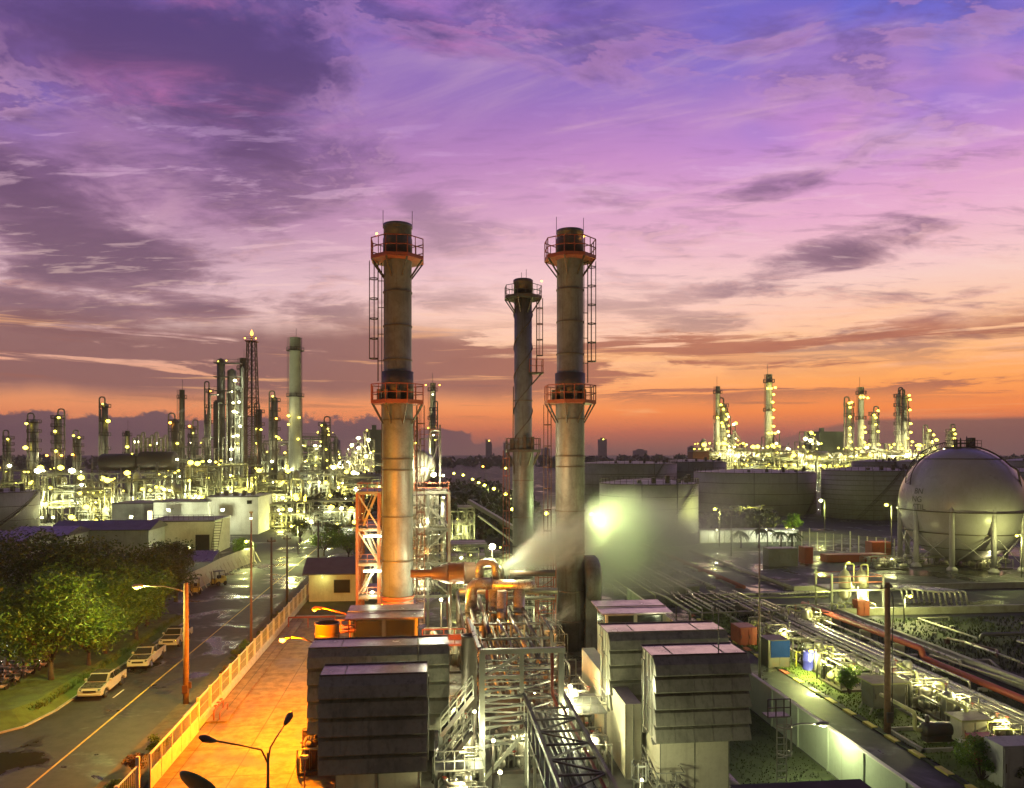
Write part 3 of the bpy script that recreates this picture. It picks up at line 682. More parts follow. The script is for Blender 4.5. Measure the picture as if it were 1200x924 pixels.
m = MB(); m.tube([(0, 0, p0.z), (p1.x - p0.x, 0, p0.z)], .1, 8); m.tube([(0, 0, 0), (0, 0, p0.z)], .08, 6); m.tube([(p1.x - p0.x, 0, 0), (p1.x - p0.x, 0, p0.z)], .08, 6); m.tube([(2.2, 0, 0), (2.2, 0, p0.z)], .07, 6)
tag(m.build('barrier', 'red_paint', None, (p0.x, p0.y, 0)), 'red pipe barrier across the far end of the yard', 'barrier')
p = W(357, 889, 44)
t = thing('stanchion_light', 'thin stanchion with a small unlit square lamp head', 'lamp', (p.x, p.y, 0))
m = MB(); m.tube([(0, 0, 0), (0, 0, p.z)], .04, 6); m.build('pole', 'orange_paint', t); m = MB(); m.box(-.2, .2, -.12, .12, p.z, p.z + .18); m.build('lamp_head', 'cream_wall', t)

# pickup trucks ---------------------------------------------------
def pickup(label):
    t = thing('pickup_truck', label, 'pickup truck', (0, 0, 0), 0, 'white pickups parked along the verge')
    def prof(m, pts, x0, x1, inset=0):
        """closed side profile in (y,z), extruded across x; upper points narrow inwards"""
        L = [(x0 + (inset if z > 1.15 else 0), y, z) for y, z in pts]; R = [(x1 - (inset if z > 1.15 else 0), y, z) for y, z in pts]
        m.face(L); m.face(R[::-1])
        for i in range(len(pts)): j = (i + 1) % len(pts); m.face([L[j], L[i], R[i], R[j]])
    W2 = .92
    m = MB()
    prof(m, [(-2.55, .42), (-2.62, .6), (-2.6, .78), (-2.45, .98), (-1.25, 1.12), (-1.2, 1.15), (.95, 1.15), (.95, .45), (-1.05, .38), (-1.15, .62), (-1.5, .82), (-1.85, .8), (-2.1, .6), (-2.15, .42)], -W2, W2)
    m.build('body', 'car_white', t, bevel=.04)
    m = MB(); prof(m, [(.97, .5), (.97, 1.14), (2.6, 1.14), (2.62, .5), (2.2, .46), (2.1, .7), (1.8, .84), (1.45, .8), (1.25, .5)], -W2, W2)
    m.build('cargo_bed', 'car_white', t, bevel=.03)
    m = MB(); m.box(-W2 + .1, W2 - .1, 1.05, 2.52, 1.143, 1.15); m.build('bed_liner', 'car_black', t)
    m = MB(); prof(m, [(-1.22, 1.152), (-.5, 1.68), (.55, 1.70), (.92, 1.152)], -W2 + .03, W2 - .03, .14); m.build('cab', 'car_white', t, bevel=.03)
    m = MB()
    m.face([(-.76, -1.19, 1.20), (.76, -1.19, 1.20), (.66, -.6, 1.635), (-.66, -.6, 1.635)]); m.build('windscreen', 'glass_dark', t, (0, -.045, .012))
    for s in (-1, 1):
        for (ya, yb, yc, yd) in ((-.98, -.46, .0, .0), (.07, .07, .55, .8)):
            m = MB(); xa, xb = s * (W2 - .035 + .01), s * (W2 - .03 - .12)
            m.face([(xa, ya, 1.2), (xa, yd, 1.2), (xb + s * .012, yc, 1.62), (xb + s * .012, yb, 1.62)]); m.build('side_window', 'glass_dark', t, (s * .012, 0, 0))
        m = MB(); m.tube([(s * .62, -2.52, .82), (s * .84, -2.42, .84)], .11, 8); m.build('headlight', 'chrome', t)
        m = MB(); m.box(s * .98 - .1, s * .98 + .1, -.98, -.86, 1.16, 1.36); m.build('mirror', 'car_white', t, bevel=.03)
        for yw in (-1.62, 1.62):
            wh = MB(); wh.lathe([(.2, -.11), (.34, -.11), (.37, -.06), (.37, .06), (.34, .11), (.2, .11)], (s * .82, yw, .37), 20, 'x'); w_ = wh.build('wheel', 'tyre', t)
            rm = MB(); rm.lathe([(.02, 0), (.19, .0), (.21, .03)], (s * .82 + (.09 * s if s > 0 else -.115), yw, .37), 14, 'x'); rm.build('rim', 'chrome', w_)
    m = MB(); m.box(-.5, .5, -2.635, -2.6, .68, .84); m.build('grille', 'car_black', t)
    m = MB(); m.box(-.9, .9, -2.72, -2.58, .42, .6); m.build('bumper', 'car_white', t, bevel=.04)
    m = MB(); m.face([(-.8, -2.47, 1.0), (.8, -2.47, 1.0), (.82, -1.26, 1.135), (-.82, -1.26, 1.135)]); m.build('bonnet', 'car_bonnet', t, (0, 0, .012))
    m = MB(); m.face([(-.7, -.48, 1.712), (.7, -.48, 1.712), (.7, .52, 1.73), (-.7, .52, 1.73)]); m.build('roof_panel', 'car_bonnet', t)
    return t
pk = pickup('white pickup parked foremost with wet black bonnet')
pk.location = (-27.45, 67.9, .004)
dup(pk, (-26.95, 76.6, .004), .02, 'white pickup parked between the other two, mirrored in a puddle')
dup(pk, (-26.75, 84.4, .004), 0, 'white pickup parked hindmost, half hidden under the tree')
# yard tractors / forklifts
def forklift(label, x, y, rz, grp):
    t = thing('forklift', label, 'forklift', (x, y, .004), rz, grp)
    m = MB(); m.box(-.6, .6, -.9, 1.1, .35, 1.05); m.box(-.55, .55, .5, 1.1, 1.05, 1.35); m.build('body', 'yellow_paint', t, bevel=.06)
    m = MB()
    for sx in (-.55, .55):
        m.beam((sx, -.6, 1.0), (sx, -.45, 2.1), .07); m.beam((sx, .9, 1.3), (sx, .7, 2.1), .07)
    m.box(-.62, .62, -.55, .8, 2.1, 2.17); m.build('overhead_guard', 'dark_steel', t)
    m = MB()
    for sx in (-.35, .35): m.beam((sx, -1.1, .1), (sx, -1.1, 2.2), .1); m.box(sx - .06, sx + .06, -2.1, -1.1, .08, .14)
    m.beam((-.35, -1.1, 1.1), (.35, -1.1, 1.1), .1); m.build('mast', 'dark_steel', t)
    m = MB(); m.box(-.22, .22, -.1, .35, 1.05, 1.5); m.build('seat', 'rubber', t)
    for sx in (-.6, .6):
        for yy, r in ((-.65, .35), (.75, .3)): m = MB(); m.lathe([(.1, -.12), (r, -.12), (r, .12), (.1, .12)], (sx, yy, r), 14, 'x'); m.build('wheel', 'tyre', t)
    return t
p = G(229, 696); forklift('forklift standing beside the dark round tree, nearest the pickups', p.x, p.y, .3, 'forklifts by the barrier')
p = G(256, 686); forklift('forklift parked in front of the pale barrier', p.x, p.y, -.5, 'forklifts by the barrier')
# pale sheeted barrier
t = thing('sheeted_barrier', 'pale canvas-sheeted barrier with splayed props beside the road', 'barrier', (-34.3, 112, 0))
m = MB(); pts = [(0, 0), (.3, 9), (.2, 18), (.8, 26), (2.0, 34)]
for i in range(4):
    (a, b), (c, d) = pts[i], pts[i + 1]; m.face([(a, b, .1), (c, d, .1), (c - .15, d, 2.9), (a - .15, b, 2.9)]); m.face([(a - .06, b, .1), (a - .21, b, 2.9), (c - .21, d, 2.9), (c - .06, d, .1)])
    m.face([(a - .15, b, 2.9), (c - .15, d, 2.9), (c - .21, d, 2.9), (a - .21, b, 2.9)])
m.build('sheeting', 'canvas', t)
m = MB()
for k in range(18):
    f_ = k / 17 * 4; i = min(3, int(f_)); u = f_ - i; x = pts[i][0] * (1 - u) + pts[i + 1][0] * u; y = pts[i][1] * (1 - u) + pts[i + 1][1] * u
    m.beam((x + .03, y, 1.9), (x + 1.0, y - .1, .05), .1)
m.build('props', 'canvas', t)
# motorcycles under the trees
def motorcycle():
    t = thing('motorcycle', '', 'motorcycle', (0, 0, 0), 0, 'motorcycles parked in rows under the trees')
    for y in (-.62, .62): m = MB(); m.ring((0, y, .3), .2, .08, 12, 'x', .1); m.build('wheel', 'tyre', t)
    m = MB(); m.tube([(0, -.62, .3), (0, -.42, .95)], .04, 6); m.tube([(0, -.45, .6), (0, 0, .42), (0, .62, .4)], .12, 8, radii=[.09, .15, .06]); m.beam((-.3, -.4, .98), (.3, -.4, .98), .04); m.build('body', 'bike_paint', t)
    m = MB(); m.tube([(0, -.05, .72), (0, .35, .74), (0, .7, .8)], .12, 8, radii=[.1, .13, .08]); m.build('seat', 'rubber', t)
    m = MB(); m.ball((0, -.52, .88), .1, 8); m.build('headlight', 'chrome', t)
    return t
LB = 'one of the motorcycles parked close together under the light green trees'
mc = motorcycle(); mc['label'] = LB; mc.location = (-34.5, 64, .75)
rnd = random.Random(5)
for r_ in range(5):
    for k in range(15):
        if r_ == 0 and k == 0: continue
        x = -34.5 - k * .62 + rnd.uniform(-.08, .08); y = 64 + r_ * 2.15 - k * .03 + rnd.uniform(-.15, .15)
        dup(mc, (x, y, .75), rnd.uniform(-.25, .25))
t = thing('cycle_park_rail', 'low pale rail with posts along the motorcycle park', 'railing', (-33.2, 62.2, .75))
m = MB()
for k in range(9): m.box(-k * 1.6 - .06, -k * 1.6 + .06, -.06 - k * .12, .06 - k * .12, 0, .8)
m.build('posts', 'fence_white', t); m = MB(); m.beam((0, 0, .75), (-12.8, -.96, .75), .07); m.beam((0, 0, .4), (-12.8, -.96, .4), .07); m.build('rails', 'fence_white', t)
t = thing('bike_shelter_light', 'small lamp on a post above the motorcycle park', 'lamp', (-41, 69, .75))
m = MB(); m.tube([(0, 0, 0), (0, 0, 3.2)], .05, 6); m.build('pole', 'grey_steel', t); bulb(t, (0, 0, 3.2), .12, 'bulb_white'); lamp_light(t, (0, -.2, 3.0), 3500, (1, .97, .8), .2)

# buildings on the left ------------------------------------------------
def wins(par, m_list, mat='glass_dark', name='window', frame='grey_steel'):
    for (x0, x1, y0, y1, z0, z1) in m_list:
        f = MB(); f.box(x0 - .06, x1 + .06, y0 - .02, y1 + .02, z0 - .06, z1 + .06); fo = f.build(name, frame, par)
        g = MB(); g.box(x0, x1, y0 - .05, y1 - .02, z0, z1); g.build('pane', mat, fo)
def bldg(name, label, x0, x1, y0, y1, h, wall, roofmat, ridge=0, over=.4, cat='building', axis='x'):
    t = thing(name, label, cat, ((x0 + x1) / 2, y0, 0)); w = (x1 - x0) / 2; d = y1 - y0
    m = MB(); m.box(-w, w, 0, d, 0, h)
    m.build('wall', wall, t)
    r = MB()
    if ridge:
        a, b = -w - over, w + over; c0, c1, zz = -over, d + over, h
        if axis == 'x':
            mid = d / 2
            for (ya, za, yb, zb) in ((c0, zz + .002, mid, zz + ridge), (mid, zz + ridge, c1, zz + .002)):
                r.face([(a, ya, za), (b, ya, za), (b, yb, zb), (a, yb, zb)]); r.face([(a, ya, za + .12), (a, yb, zb + .12), (b, yb, zb + .12), (b, ya, za + .12)])
            for xx in (a, b): r.face([(xx, c0, zz), (xx, c0, zz + .12), (xx, mid, zz + ridge + .12), (xx, c1, zz + .12), (xx, c1, zz)])
            r.face([(a, c0, zz), (a, c0, zz + .12), (b, c0, zz + .12), (b, c0, zz)])
        else:
            for (xa, za, xb, zb) in ((a, zz, 0, zz + ridge), (0, zz + ridge, b, zz)):
                r.face([(xa, c0, za), (xb, c0, zb), (xb, c1, zb), (xa, c1, za)]); r.face([(xa, c0, za + .12), (xa, c1, za + .12), (xb, c1, zb + .12), (xb, c0, zb + .12)])
            for yy in (c0, c1): r.face([(a, yy, zz), (0, yy, zz + ridge), (b, yy, zz), (b, yy, zz + .12), (0, yy, zz + ridge + .12), (a, yy, zz + .12)])
    else: r.box(-w - over, w + over, -over, d + over, h + .002, h + .25)
    r.build('roof', roofmat, t); return t
p = W(392, HOR, 104)
gh = bldg('gatehouse', 'small cream gatehouse with a grey pitched roof beside the boiler frame', p.x - 3.4, p.x + 4.5, p.y, p.y + 7, 3.7, 'cream_wall', 'roof_grey', 1.7, .8)
wins(gh, [(-.6, 1.5, -.03, .01, 1.2, 2.9)])
t = thing('gatehouse_light', 'small light under the eave of the cream gatehouse', 'lamp', (p.x - 1.5, p.y - .7, 3.3)); bulb(t, (0, -.2, .1), .08, 'bulb_yellow'); lamp_light(t, (0, -.5, 0), 260, GR, .15)
m = MB(); m.box(-.1, .1, -.1, .1, .1, .4); m.build('bracket', 'grey_steel', t)
def blk(name, label, pxa, pxb, pyt, Y, depth, wall, roof, **k):
    a, b = W(pxa, pyt, Y), W(pxb, pyt, Y); return bldg(name, label, a.x, b.x, (a.y + b.y) / 2, (a.y + b.y) / 2 + depth, a.z, wall, roof, **k)
wc = blk('control_building', 'tall white windowless block brightly lit on its side, highest of the left buildings', 243, 302, 583, 190, 16, 'white_wall', 'roof_grey', over=.15)
m = MB()
for k in range(5): m.box(-5 + k * 2.2, -4 + k * 2.2, 3, 4.2, 9.6, 10.3 + (k % 2) * .5)
m.build('roof_vent', 'grey_steel', wc); wins(wc, [(3.5, 4.6, -.05, .01, 7.6, 8.4)])
t = blk('workshop', 'low white building with floodlit wall left of the tall white block', 181, 243, 589, 186, 12, 'white_wall', 'roof_grey', over=.1)
m = MB(); m.box(-5.5, -4.8, -.1, -.02, 0, 2.4); m.build('door', 'grey_steel', t)
t = blk('pump_house', 'dull grey low block with one lit doorway left of the floodlit workshop', 132, 181, 591, 188, 12, 'grey_wall', 'roof_grey', over=.1)
m = MB(); m.box(3.3, 4.4, -.06, -.01, 3.0, 6.0); m.build('doorway', 'window_lit', t)
t = blk('long_shed', 'long shed with dark grey pitched roof behind the trees', 62, 172, 622, 142, 9, 'grey_wall', 'roof_grey', ridge=1.4, over=.5)
t = blk('stair_building', 'pale building with roof walkway between long shed and white block', 172, 250, 612, 152, 12, 'cream_wall', 'roof_grey', over=.12)
wins(t, [(3.0, 5.6, -.05, .01, 0.2, 3.9)])
m = MB()
for k in range(14): m.box(-6 + k * .95, -5.95 + k * .95, 0, .05, 6.9, 7.9)
m.box(-6, 6.4, 0, .05, 7.85, 7.92); m.box(-6, 6.4, 0, .05, 7.4, 7.45); m.build('railing', 'dark_steel', t)
m = MB()
for k in range(12): m.box(6.6, 7.9, -.5 - k * .3 + 1, -.2 - k * .3 + 1, 6.2 - k * .5, 6.3 - k * .5)
m.beam((6.6, 1, 7.3), (6.6, -2.6, 1.3), .08); m.beam((7.9, 1, 7.3), (7.9, -2.6, 1.3), .08); m.build('stair', 'dark_steel', t)
for nm, pa, pb, py, Y, lab in (('warehouse', -80, 22, 636, 118, 'low warehouse roof, purplish, seen left through the tree tops'), ('warehouse', 10, 74, 629, 132, 'low warehouse with the farther purplish roof beside the long shed')):
    blk(nm, lab, pa, pb, py, Y, 10, 'grey_wall', 'roof_purple', ridge=1.2, over=.4, cat='warehouse')
p = W(248, 650, 126)
t = thing('awning', 'sloping corrugated awning with pale sheets beside the forklifts', 'awning', (p.x - 2, p.y, 0))
m = MB()
for k in range(14): m.box(-3 + k * .42, -2.62 + k * .42, -2, 2.6, 3.3 + (k % 2) * .04, 3.36 + (k % 2) * .04)
o = m.build('roof_sheets', 'roof_purple', t); o.rotation_euler = (.28, 0, 0); o.location = (0, 0, 0)
m = MB(); [m.box(x - .07, x + .07, y - .07, y + .07, 0, 2.75 if y < 0 else 3.9) for x in (-2.8, 2.6) for y in (-1.6, 2.2)]; m.build('posts', 'grey_steel', t)
for i, (px, py, Y, pw, k, lab) in enumerate(((199, 598, 183, 4500, 'bulb_white', 'floodlight blazing on the low white workshop wall'), (262, 598, 187, 4500, 'bulb_white', 'floodlight blazing on the side of the tall white block'), (155, 606, 183, 2500, 'bulb_yellow', 'floodlight on the dull grey pump house'), (222, 642, 146, 1600, 'bulb_yellow', 'floodlight on the pale stair building'))):
    p = W(px, py, Y); t = thing('floodlight', lab, 'floodlight', p); bulb(t, (0, -.9, 0), .3, k); lamp_light(t, (0, -1.6, .1), pw, (.95, 1, .62), .2)
    m = MB(); m.beam((0, -.7, .1), (0, 3, .1), .1); m.box(-.4, .4, -.85, -.6, -.3, .4); m.build('bracket', 'grey_steel', t)
# ================================================================ CHIMNEYS
def railing(m, r, z, h=1.3, n=8, rot=0, t=.07, mids=2):
    pts = [Vector((r * math.cos(rot + 2 * PI * i / n), r * math.sin(rot + 2 * PI * i / n), z)) for i in range(n)]
    for i in range(n):
        a, b = pts[i], pts[(i + 1) % n]
        m.beam(a, a + Vector((0, 0, h)), t)
        c = a.lerp(b, .5); m.beam(c, c + Vector((0, 0, h)), t * .8)
        for k in range(mids): zz = Vector((0, 0, h * (k + 1) / mids)); m.beam(a + zz, b + zz, t * .9)
def platform(par, r_in, r, z, h=1.3, n=8, mat='orange_paint', rail_mat='orange_paint', br=2.0, t=.07, floor_mat='orange_paint'):
    rot = PI / 8
    m = MB(); a = [(r * math.cos(rot + 2 * PI * i / n), r * math.sin(rot + 2 * PI * i / n)) for i in range(n)]
    b = [(r_in * math.cos(rot + 2 * PI * i / n), r_in * math.sin(rot + 2 * PI * i / n)) for i in range(n)]
    for i in range(n):
        j = (i + 1) % n
        m.face([(*b[i], z), (*a[i], z), (*a[j], z), (*b[j], z)]); m.face([(*b[i], z - .25), (*b[j], z - .25), (*a[j], z - .25), (*a[i], z - .25)])
        m.face([(*a[i], z - .25), (*a[j], z - .25), (*a[j], z + .1), (*a[i], z + .1)])
    fl = m.build('platform', floor_mat, par)
    m = MB(); railing(m, r - .05, z, h, n, rot, t); m.build('railing', rail_mat, fl)
    m = MB()
    for i in range(n): m.beam((a[i][0] * .95, a[i][1] * .95, z - .25), (b[i][0] * 1.0, b[i][1] * 1.0, z - br), .13)
    m.build('bracket', 'dark_steel', fl); return fl
def caged_ladder(par, x, y, z0, z1, ax=(1, 0), mat='dark_steel', rs=.4, step=2.2, wid=.5, t=.05):
    """ladder rails, rungs and cage hoops; ax points away from the thing it climbs"""
    A = Vector((ax[0], ax[1], 0)).normalized(); B = Vector((-A.y, A.x, 0)); c = Vector((x, y, 0)); m = MB()
    for s in (-1, 1): p = c + B * wid / 2 * s; m.beam(p + Vector((0, 0, z0)), p + Vector((0, 0, z1)), t)
    z = z0 + .2
    while z < z1: m.beam(c - B * wid / 2 + Vector((0, 0, z)), c + B * wid / 2 + Vector((0, 0, z)), t * .6); z += .4
    o = m.build('ladder', mat, par); m = MB()
    hoop = [B * wid / 2 + A * 0, B * rs * 1.1 + A * rs * .8, B * rs * .5 + A * rs * 1.8, B * -rs * .5 + A * rs * 1.8, B * -rs * 1.1 + A * rs * .8, B * -wid / 2]
    z = z0 + 2.2; z_ = z
    while z < z1:
        for i in range(5): m.beam(c + hoop[i] + Vector((0, 0, z)), c + hoop[i + 1] + Vector((0, 0, z)), .06, .09)
        z += step
    for h in hoop[1:5]: m.beam(c + h + Vector((0, 0, z_)), c + h + Vector((0, 0, z1)), .05)
    m.build('cage', mat, o); return o
def chimney(label, px, Y, top_y, r, plats, lad, sgn, rlow, base_y=None):
    p = W(px, HOR, Y); Z = lambda py: CH - (py - HOR) / F * Y
    t = thing('chimney', label, 'chimney', (p.x, p.y, 0), 0, 'tall steel chimneys of the turbine plant')
    zt = Z(top_y); z2 = Z(plats[1]); z1 = Z(plats[0])
    m = MB(); m.lathe([(rlow, 0), (rlow, z2 + 1.6), (rlow * .985, z2 + 2.4), (r, z2 + 2.6), (r, zt - .35), (r + .05, zt - .3), (r + .05, zt), (r - .12, zt), (r - .12, zt - 2.5), (.01, zt - 2.5)], n=40)
    m.build('shaft', 'stack_steel', t)
    m = MB(); m.lathe([(r + .06, z1 - .2), (r + .06, z1 + 1.9), (r + .02, z1 + 2.0)], n=40); m.build('collar', 'stack_dark', t); m = MB(); m.lathe([(rlow + .07, z2 + .1), (rlow + .07, z2 + 2.9)], n=40); m.build('collar', 'stack_dark', t)
    zz = [z1 - k * 3.3 for k in (1, 2, 3, 4)] + [z2 - k * 4.3 for k in (.42, 1.3, 1.55, 2.6, 3.6, 4.5, 5.2) if z2 - k * 4.3 > 1]
    m = MB()
    for q in zz:
        if q > z2 + 3.2 or q < z2: m.ring((0, 0, q), (r if q > z2 else rlow) - .02, .09, 40, 'z', .12)
    m.build('flange_ring', 'stack_dark', t)
    platform(t, r, 2.72, z1, 1.75, 8, br=1.9, t=.09); platform(t, rlow, 2.72, z2, 1.6, 8, br=2.2, t=.09)
    m = MB()
    for s in (-1, 1): m.tube([(s * (r + .05), 0, zt - .4), (s * (r + .05), 0, zt + 1.4)], .03, 5)
    m.build('lightning_rod', 'dark_steel', t)
    caged_ladder(t, sgn * (r + .55), .3, z2 + 2.0, z1 - .2, (sgn, -.15), 'dark_steel', .46, 1.95, .5, .07)
    caged_ladder(t, -sgn * (rlow + .35), .9, 1.0, z2 - .3, (-sgn, .2), 'rust_duct', .42, 2.2, .5, .07)
    m = MB()
    for k in range(5): z = z2 + 4 + k * 2.6; m.beam((sgn * (r - .05), .2, z), (sgn * (r + .55), .25, z), .07)
    m.tube([(sgn * (r + .2), .5, 3), (sgn * (r + .2), .5, z1)], .05, 6)
    m.build('standoff', 'dark_steel', t)
    m = MB()
    for a in (2.1, 2.6, 3.4, 4.1, 4.8, 5.4):
        x, y = math.cos(a) * (rlow + .35), math.sin(a) * (rlow + .35); m.box(x - .2, x + .2, y - .2, y + .2, z2 + .05, z2 + .6 + (a * 7 % 1) * .7)
        m.tube([(x, y, z2 + .5), (x * .8, y * .8, z2 + 1.5)], .05, 5)
    m.build('sampling_gear', 'grey_steel', t)
    bulb(t, (-1.9 if sgn < 0 else 1.25, -1.7 if sgn < 0 else -1.2, z1 + 1.95), .11, 'bulb_orange', 'warning_lamp')
    return t
cL = chimney('left tall chimney with two orange platforms and its ladder on the left side', 466, 75, 264, 1.36, (304, 471), 0, -1, 1.48)
cR = chimney('right tall chimney with two orange platforms and its ladder on the right side', 668, 79, 271, 1.36, (303, 471), 0, 1, 1.48)
m = MB(); m.lathe([(1.54, 4.2), (1.54, 6.1)], n=40); m.lathe([(1.62, 6.0), (1.62, 6.2)], n=40); m.build('base_ring', 'orange_paint', cL)
m = MB(); m.lathe([(0.01, 0), (2.3, 0), (2.6, .3), (2.6, 1.3), (2.3, 1.6), (.01, 1.6)], (1.35, .3, 6.9), 32, 'x'); m.box(1.35, 2.95, -1.6, 2.2, 0, 6.9); m.build('duct_elbow', 'stack_steel', cR)
def mid_chimney():
    px, Y = 613, 97; p = W(px, HOR, Y); Z = lambda py: CH - (py - HOR) / F * Y
    t = thing('chimney', 'thinner middle chimney wound with a dark cable, farther back than the other two', 'chimney', (p.x, p.y, 0), 0, 'tall steel chimneys of the turbine plant')
    zt, z1, zb, z2 = Z(328), Z(349), Z(437), Z(528)
    m = MB(); m.lathe([(1.32, 0), (1.32, z2 + .5), (1.12, z2 + 1.2), (1.12, zt), (1.0, zt), (1.0, zt - 2), (.01, zt - 2)], n=36); m.build('shaft', 'stack_steel', t)
    m = MB(); m.lathe([(1.18, z1 - .1), (1.18, z1 + 1.7), (1.25, z1 + 1.8), (1.25, zt - .1)], n=36); m.build('collar', 'stack_dark', t)
    m = MB()
    for q in (Z(470), Z(563), Z(606), Z(640)): m.ring((0, 0, q), 1.3 if q < z2 else 1.1, .1, 36, 'z', .14)
    m.build('flange_ring', 'stack_dark', t)
    m = MB()
    for turns, ph in ((2.1, .4), (2.1, 3.5)):
        pts = []
        for i in range(90):
            u = i / 89; a = ph + u * turns * 2 * PI; q = 1.16 + .03 * math.sin(i * 1.1); pts.append((q * math.cos(a), q * math.sin(a), z2 + 1.5 + u * (z1 - 2.2 - z2)))
        m.tube(pts, .07, 5)
    m.build('spiral_cable', 'dark_steel', t)
    platform(t, 1.12, 2.45, z1, 1.35, 8, 'dark_steel', 'dark_steel', 2.0, .07, 'dark_steel'); platform(t, 1.3, 2.3, z2, 1.5, 8, 'dark_steel', 'rust_duct', 1.9, .07, 'dark_steel')
    m = MB(); m.box(.6, 2.5, -1.0, .8, zb - .15, zb); m.beam((2.4, -.9, zb), (1.0, -.3, zb - 1.6), .12); m.beam((2.4, .7, zb), (1.0, .3, zb - 1.6), .12); fl = m.build('balcony', 'dark_steel', t)
    m = MB()
    for x, y in ((2.45, -.95), (2.45, -.1), (2.45, .75), (1.5, -.95), (.7, -.95)): m.beam((x, y, zb), (x, y, zb + 1.6), .06)
    for h in (.8, 1.6): m.beam((2.45, -.95, zb + h), (2.45, .75, zb + h), .06); m.beam((.7, -.95, zb + h), (2.45, -.95, zb + h), .06)
    m.build('railing', 'orange_paint', fl)
    caged_ladder(t, 1.75, .1, zb, z1, (1, 0), 'rust_duct', .42, 2.0, .5, .06); caged_ladder(t, -1.75, .2, 4, z2, (-1, 0), 'orange_paint', .42, 2.2, .5, .07)
    m = MB(); [m.box(math.cos(a) * 1.5 - .2, math.cos(a) * 1.5 + .2, math.sin(a) * 1.5 - .2, math.sin(a) * 1.5 + .2, z2, z2 + 1.2 + a % 1) for a in (2.4, 3.2, 4, 4.7, 5.5)]; m.build('sampling_gear', 'dark_steel', t)
    m = MB(); m.tube([(.4, 0, zt), (.4, 0, zt + 1.3)], .03, 5); m.tube([(-.2, 0, zt), (-.2, 0, zt + .9)], .03, 5); m.build('lightning_rod', 'dark_steel', t)
    bulb(t, (2.3, -.6, z1 + 2.0), .13, 'bulb_orange', 'warning_lamp')
    for yy in (1,): m = MB(); m.tube([(-1.3, -.6, z2 + 8), (-1.35, -.7, z2 + 2), (-1.2, -.6, z2 - 3)], .06, 5); m.build('hanging_cable', 'dark_steel', t)
mid_chimney()

# ================================================================ FILTER HOUSES AND CABINS
def filter_house(label, x0, x1, y0, depth, zb, zt, nh, wet_roof='hood_roof', proj=.75):
    """intake housing: flat roof, sheet sides, and on the front a stack of overlapping sloping hoods"""
    t = thing('filter_house', label, 'filter house', ((x0 + x1) / 2, y0, zb)); w = (x1 - x0) / 2; H = zt - zb
    m = MB(); m.box(-w + .06, w - .06, 0, depth, .0, H - .02); m.build('housing', 'louvre_side', t)
    m = MB(); m.box(-w, w, -.02, depth + .05, H - .02, H + .05)
    m.build('roof', wet_roof, t)
    m = MB()
    for k in range(2): x = -w + (k * 1.1 + .45) * w; m.box(x - .02, x + .02, -.02, depth + .05, H + .05, H + .085)
    m.beam((-w, -.02, H + .08), (w, -.02, H + .08), .06); m.beam((-w, depth, H + .08), (w, depth, H + .08), .08); m.build('roof_seam', 'dark_steel', t)
    hh = H / nh
    for i in range(nh):
        za = H - i * hh + (.0 if i == 0 else .14); zb_ = H - (i + 1) * hh; ya = -.03; yb = -proj
        if i == 0: za = H + .02
        m = MB()
        # kinked sheet: shallow at the top, steeper below, with a small return lip
        P_ = [(ya, za), (ya - proj * .62, za - hh * .42), (yb, zb_ + .05), (yb + .02, zb_), (yb + .1, zb_ + .01)]
        for j in range(len(P_) - 1):
            (a, b), (c, d) = P_[j], P_[j + 1]; m.face([(-w, a, b), (-w, c, d), (w, c, d), (w, a, b)])
            if j < 3:
                m.face([(-w, a - .0, b), (-w, -.0, b), (-w, -.0, d), (-w, c, d)]); m.face([(w, a, b), (w, c, d), (w, 0, d), (w, 0, b)])
        for k in range(1, 5):
            x = -w + k * 2 * w / 5
            for j in range(2): (a, b), (c, d) = P_[j], P_[j + 1]; m.beam((x, a - .015, b + .005), (x, c - .015, d), .03, .02)
        m.build('hood', 'louvre', t)
    return t
FL = filter_house('front left filter house, dark louvred box nearest the orange yard', -5.9, -.2, 41.8, 2.1, 3.1, 8.1, 5)
RL = filter_house('rear left filter house, the wider louvred box behind the front left one', -7.75, 1.15, 50.0, 2.4, 2.35, 7.55, 5)
FR = filter_house('front right filter house, louvred box nearest the green-lit wall', 12.65, 18.25, 43.0, 2.4, 3.6, 8.35, 5)
RR = filter_house('rear right filter house, louvred box partly hidden by the front right one', 11.75, 19.9, 50.3, 2.6, 3.1, 8.0, 5)
def encl(name, label, x0, x1, y0, y1, z0, z1, mat='cream_wall', cat='enclosure'):
    t = thing(name, label, cat, ((x0 + x1) / 2, y0, z0)); w = (x1 - x0) / 2; d = y1 - y0
    m = MB(); m.box(-w, w, 0, d, 0, z1 - z0); m.build('wall', mat, t)
    m = MB()
    n = max(2, int(w / .9))
    for k in range(n + 1): x = -w + k * 2 * w / n; m.box(x - .03, x + .03, -.03, -.002, .02, z1 - z0 - .02)
    m.build('panel_joint', 'louvre', t); return t
encl('turbine_enclosure', 'cream enclosure under the front left filter house', -5.1, -.6, 42.1, 48, 0, 3.05)
encl('turbine_enclosure', 'cream enclosure brightly lit under the front right filter house', 13.2, 17.3, 43.3, 48.8, 0, 3.55)
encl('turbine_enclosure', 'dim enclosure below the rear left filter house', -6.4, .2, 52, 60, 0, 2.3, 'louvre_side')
encl('turbine_enclosure', 'long floodlit enclosure left of the white post below the rear right filter house', 11.9, 12.9, 46.2, 60, 0, 4.6, 'cream_wall')
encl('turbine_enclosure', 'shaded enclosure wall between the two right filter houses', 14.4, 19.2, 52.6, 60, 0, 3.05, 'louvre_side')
p = W(733, HOR, 49.2)
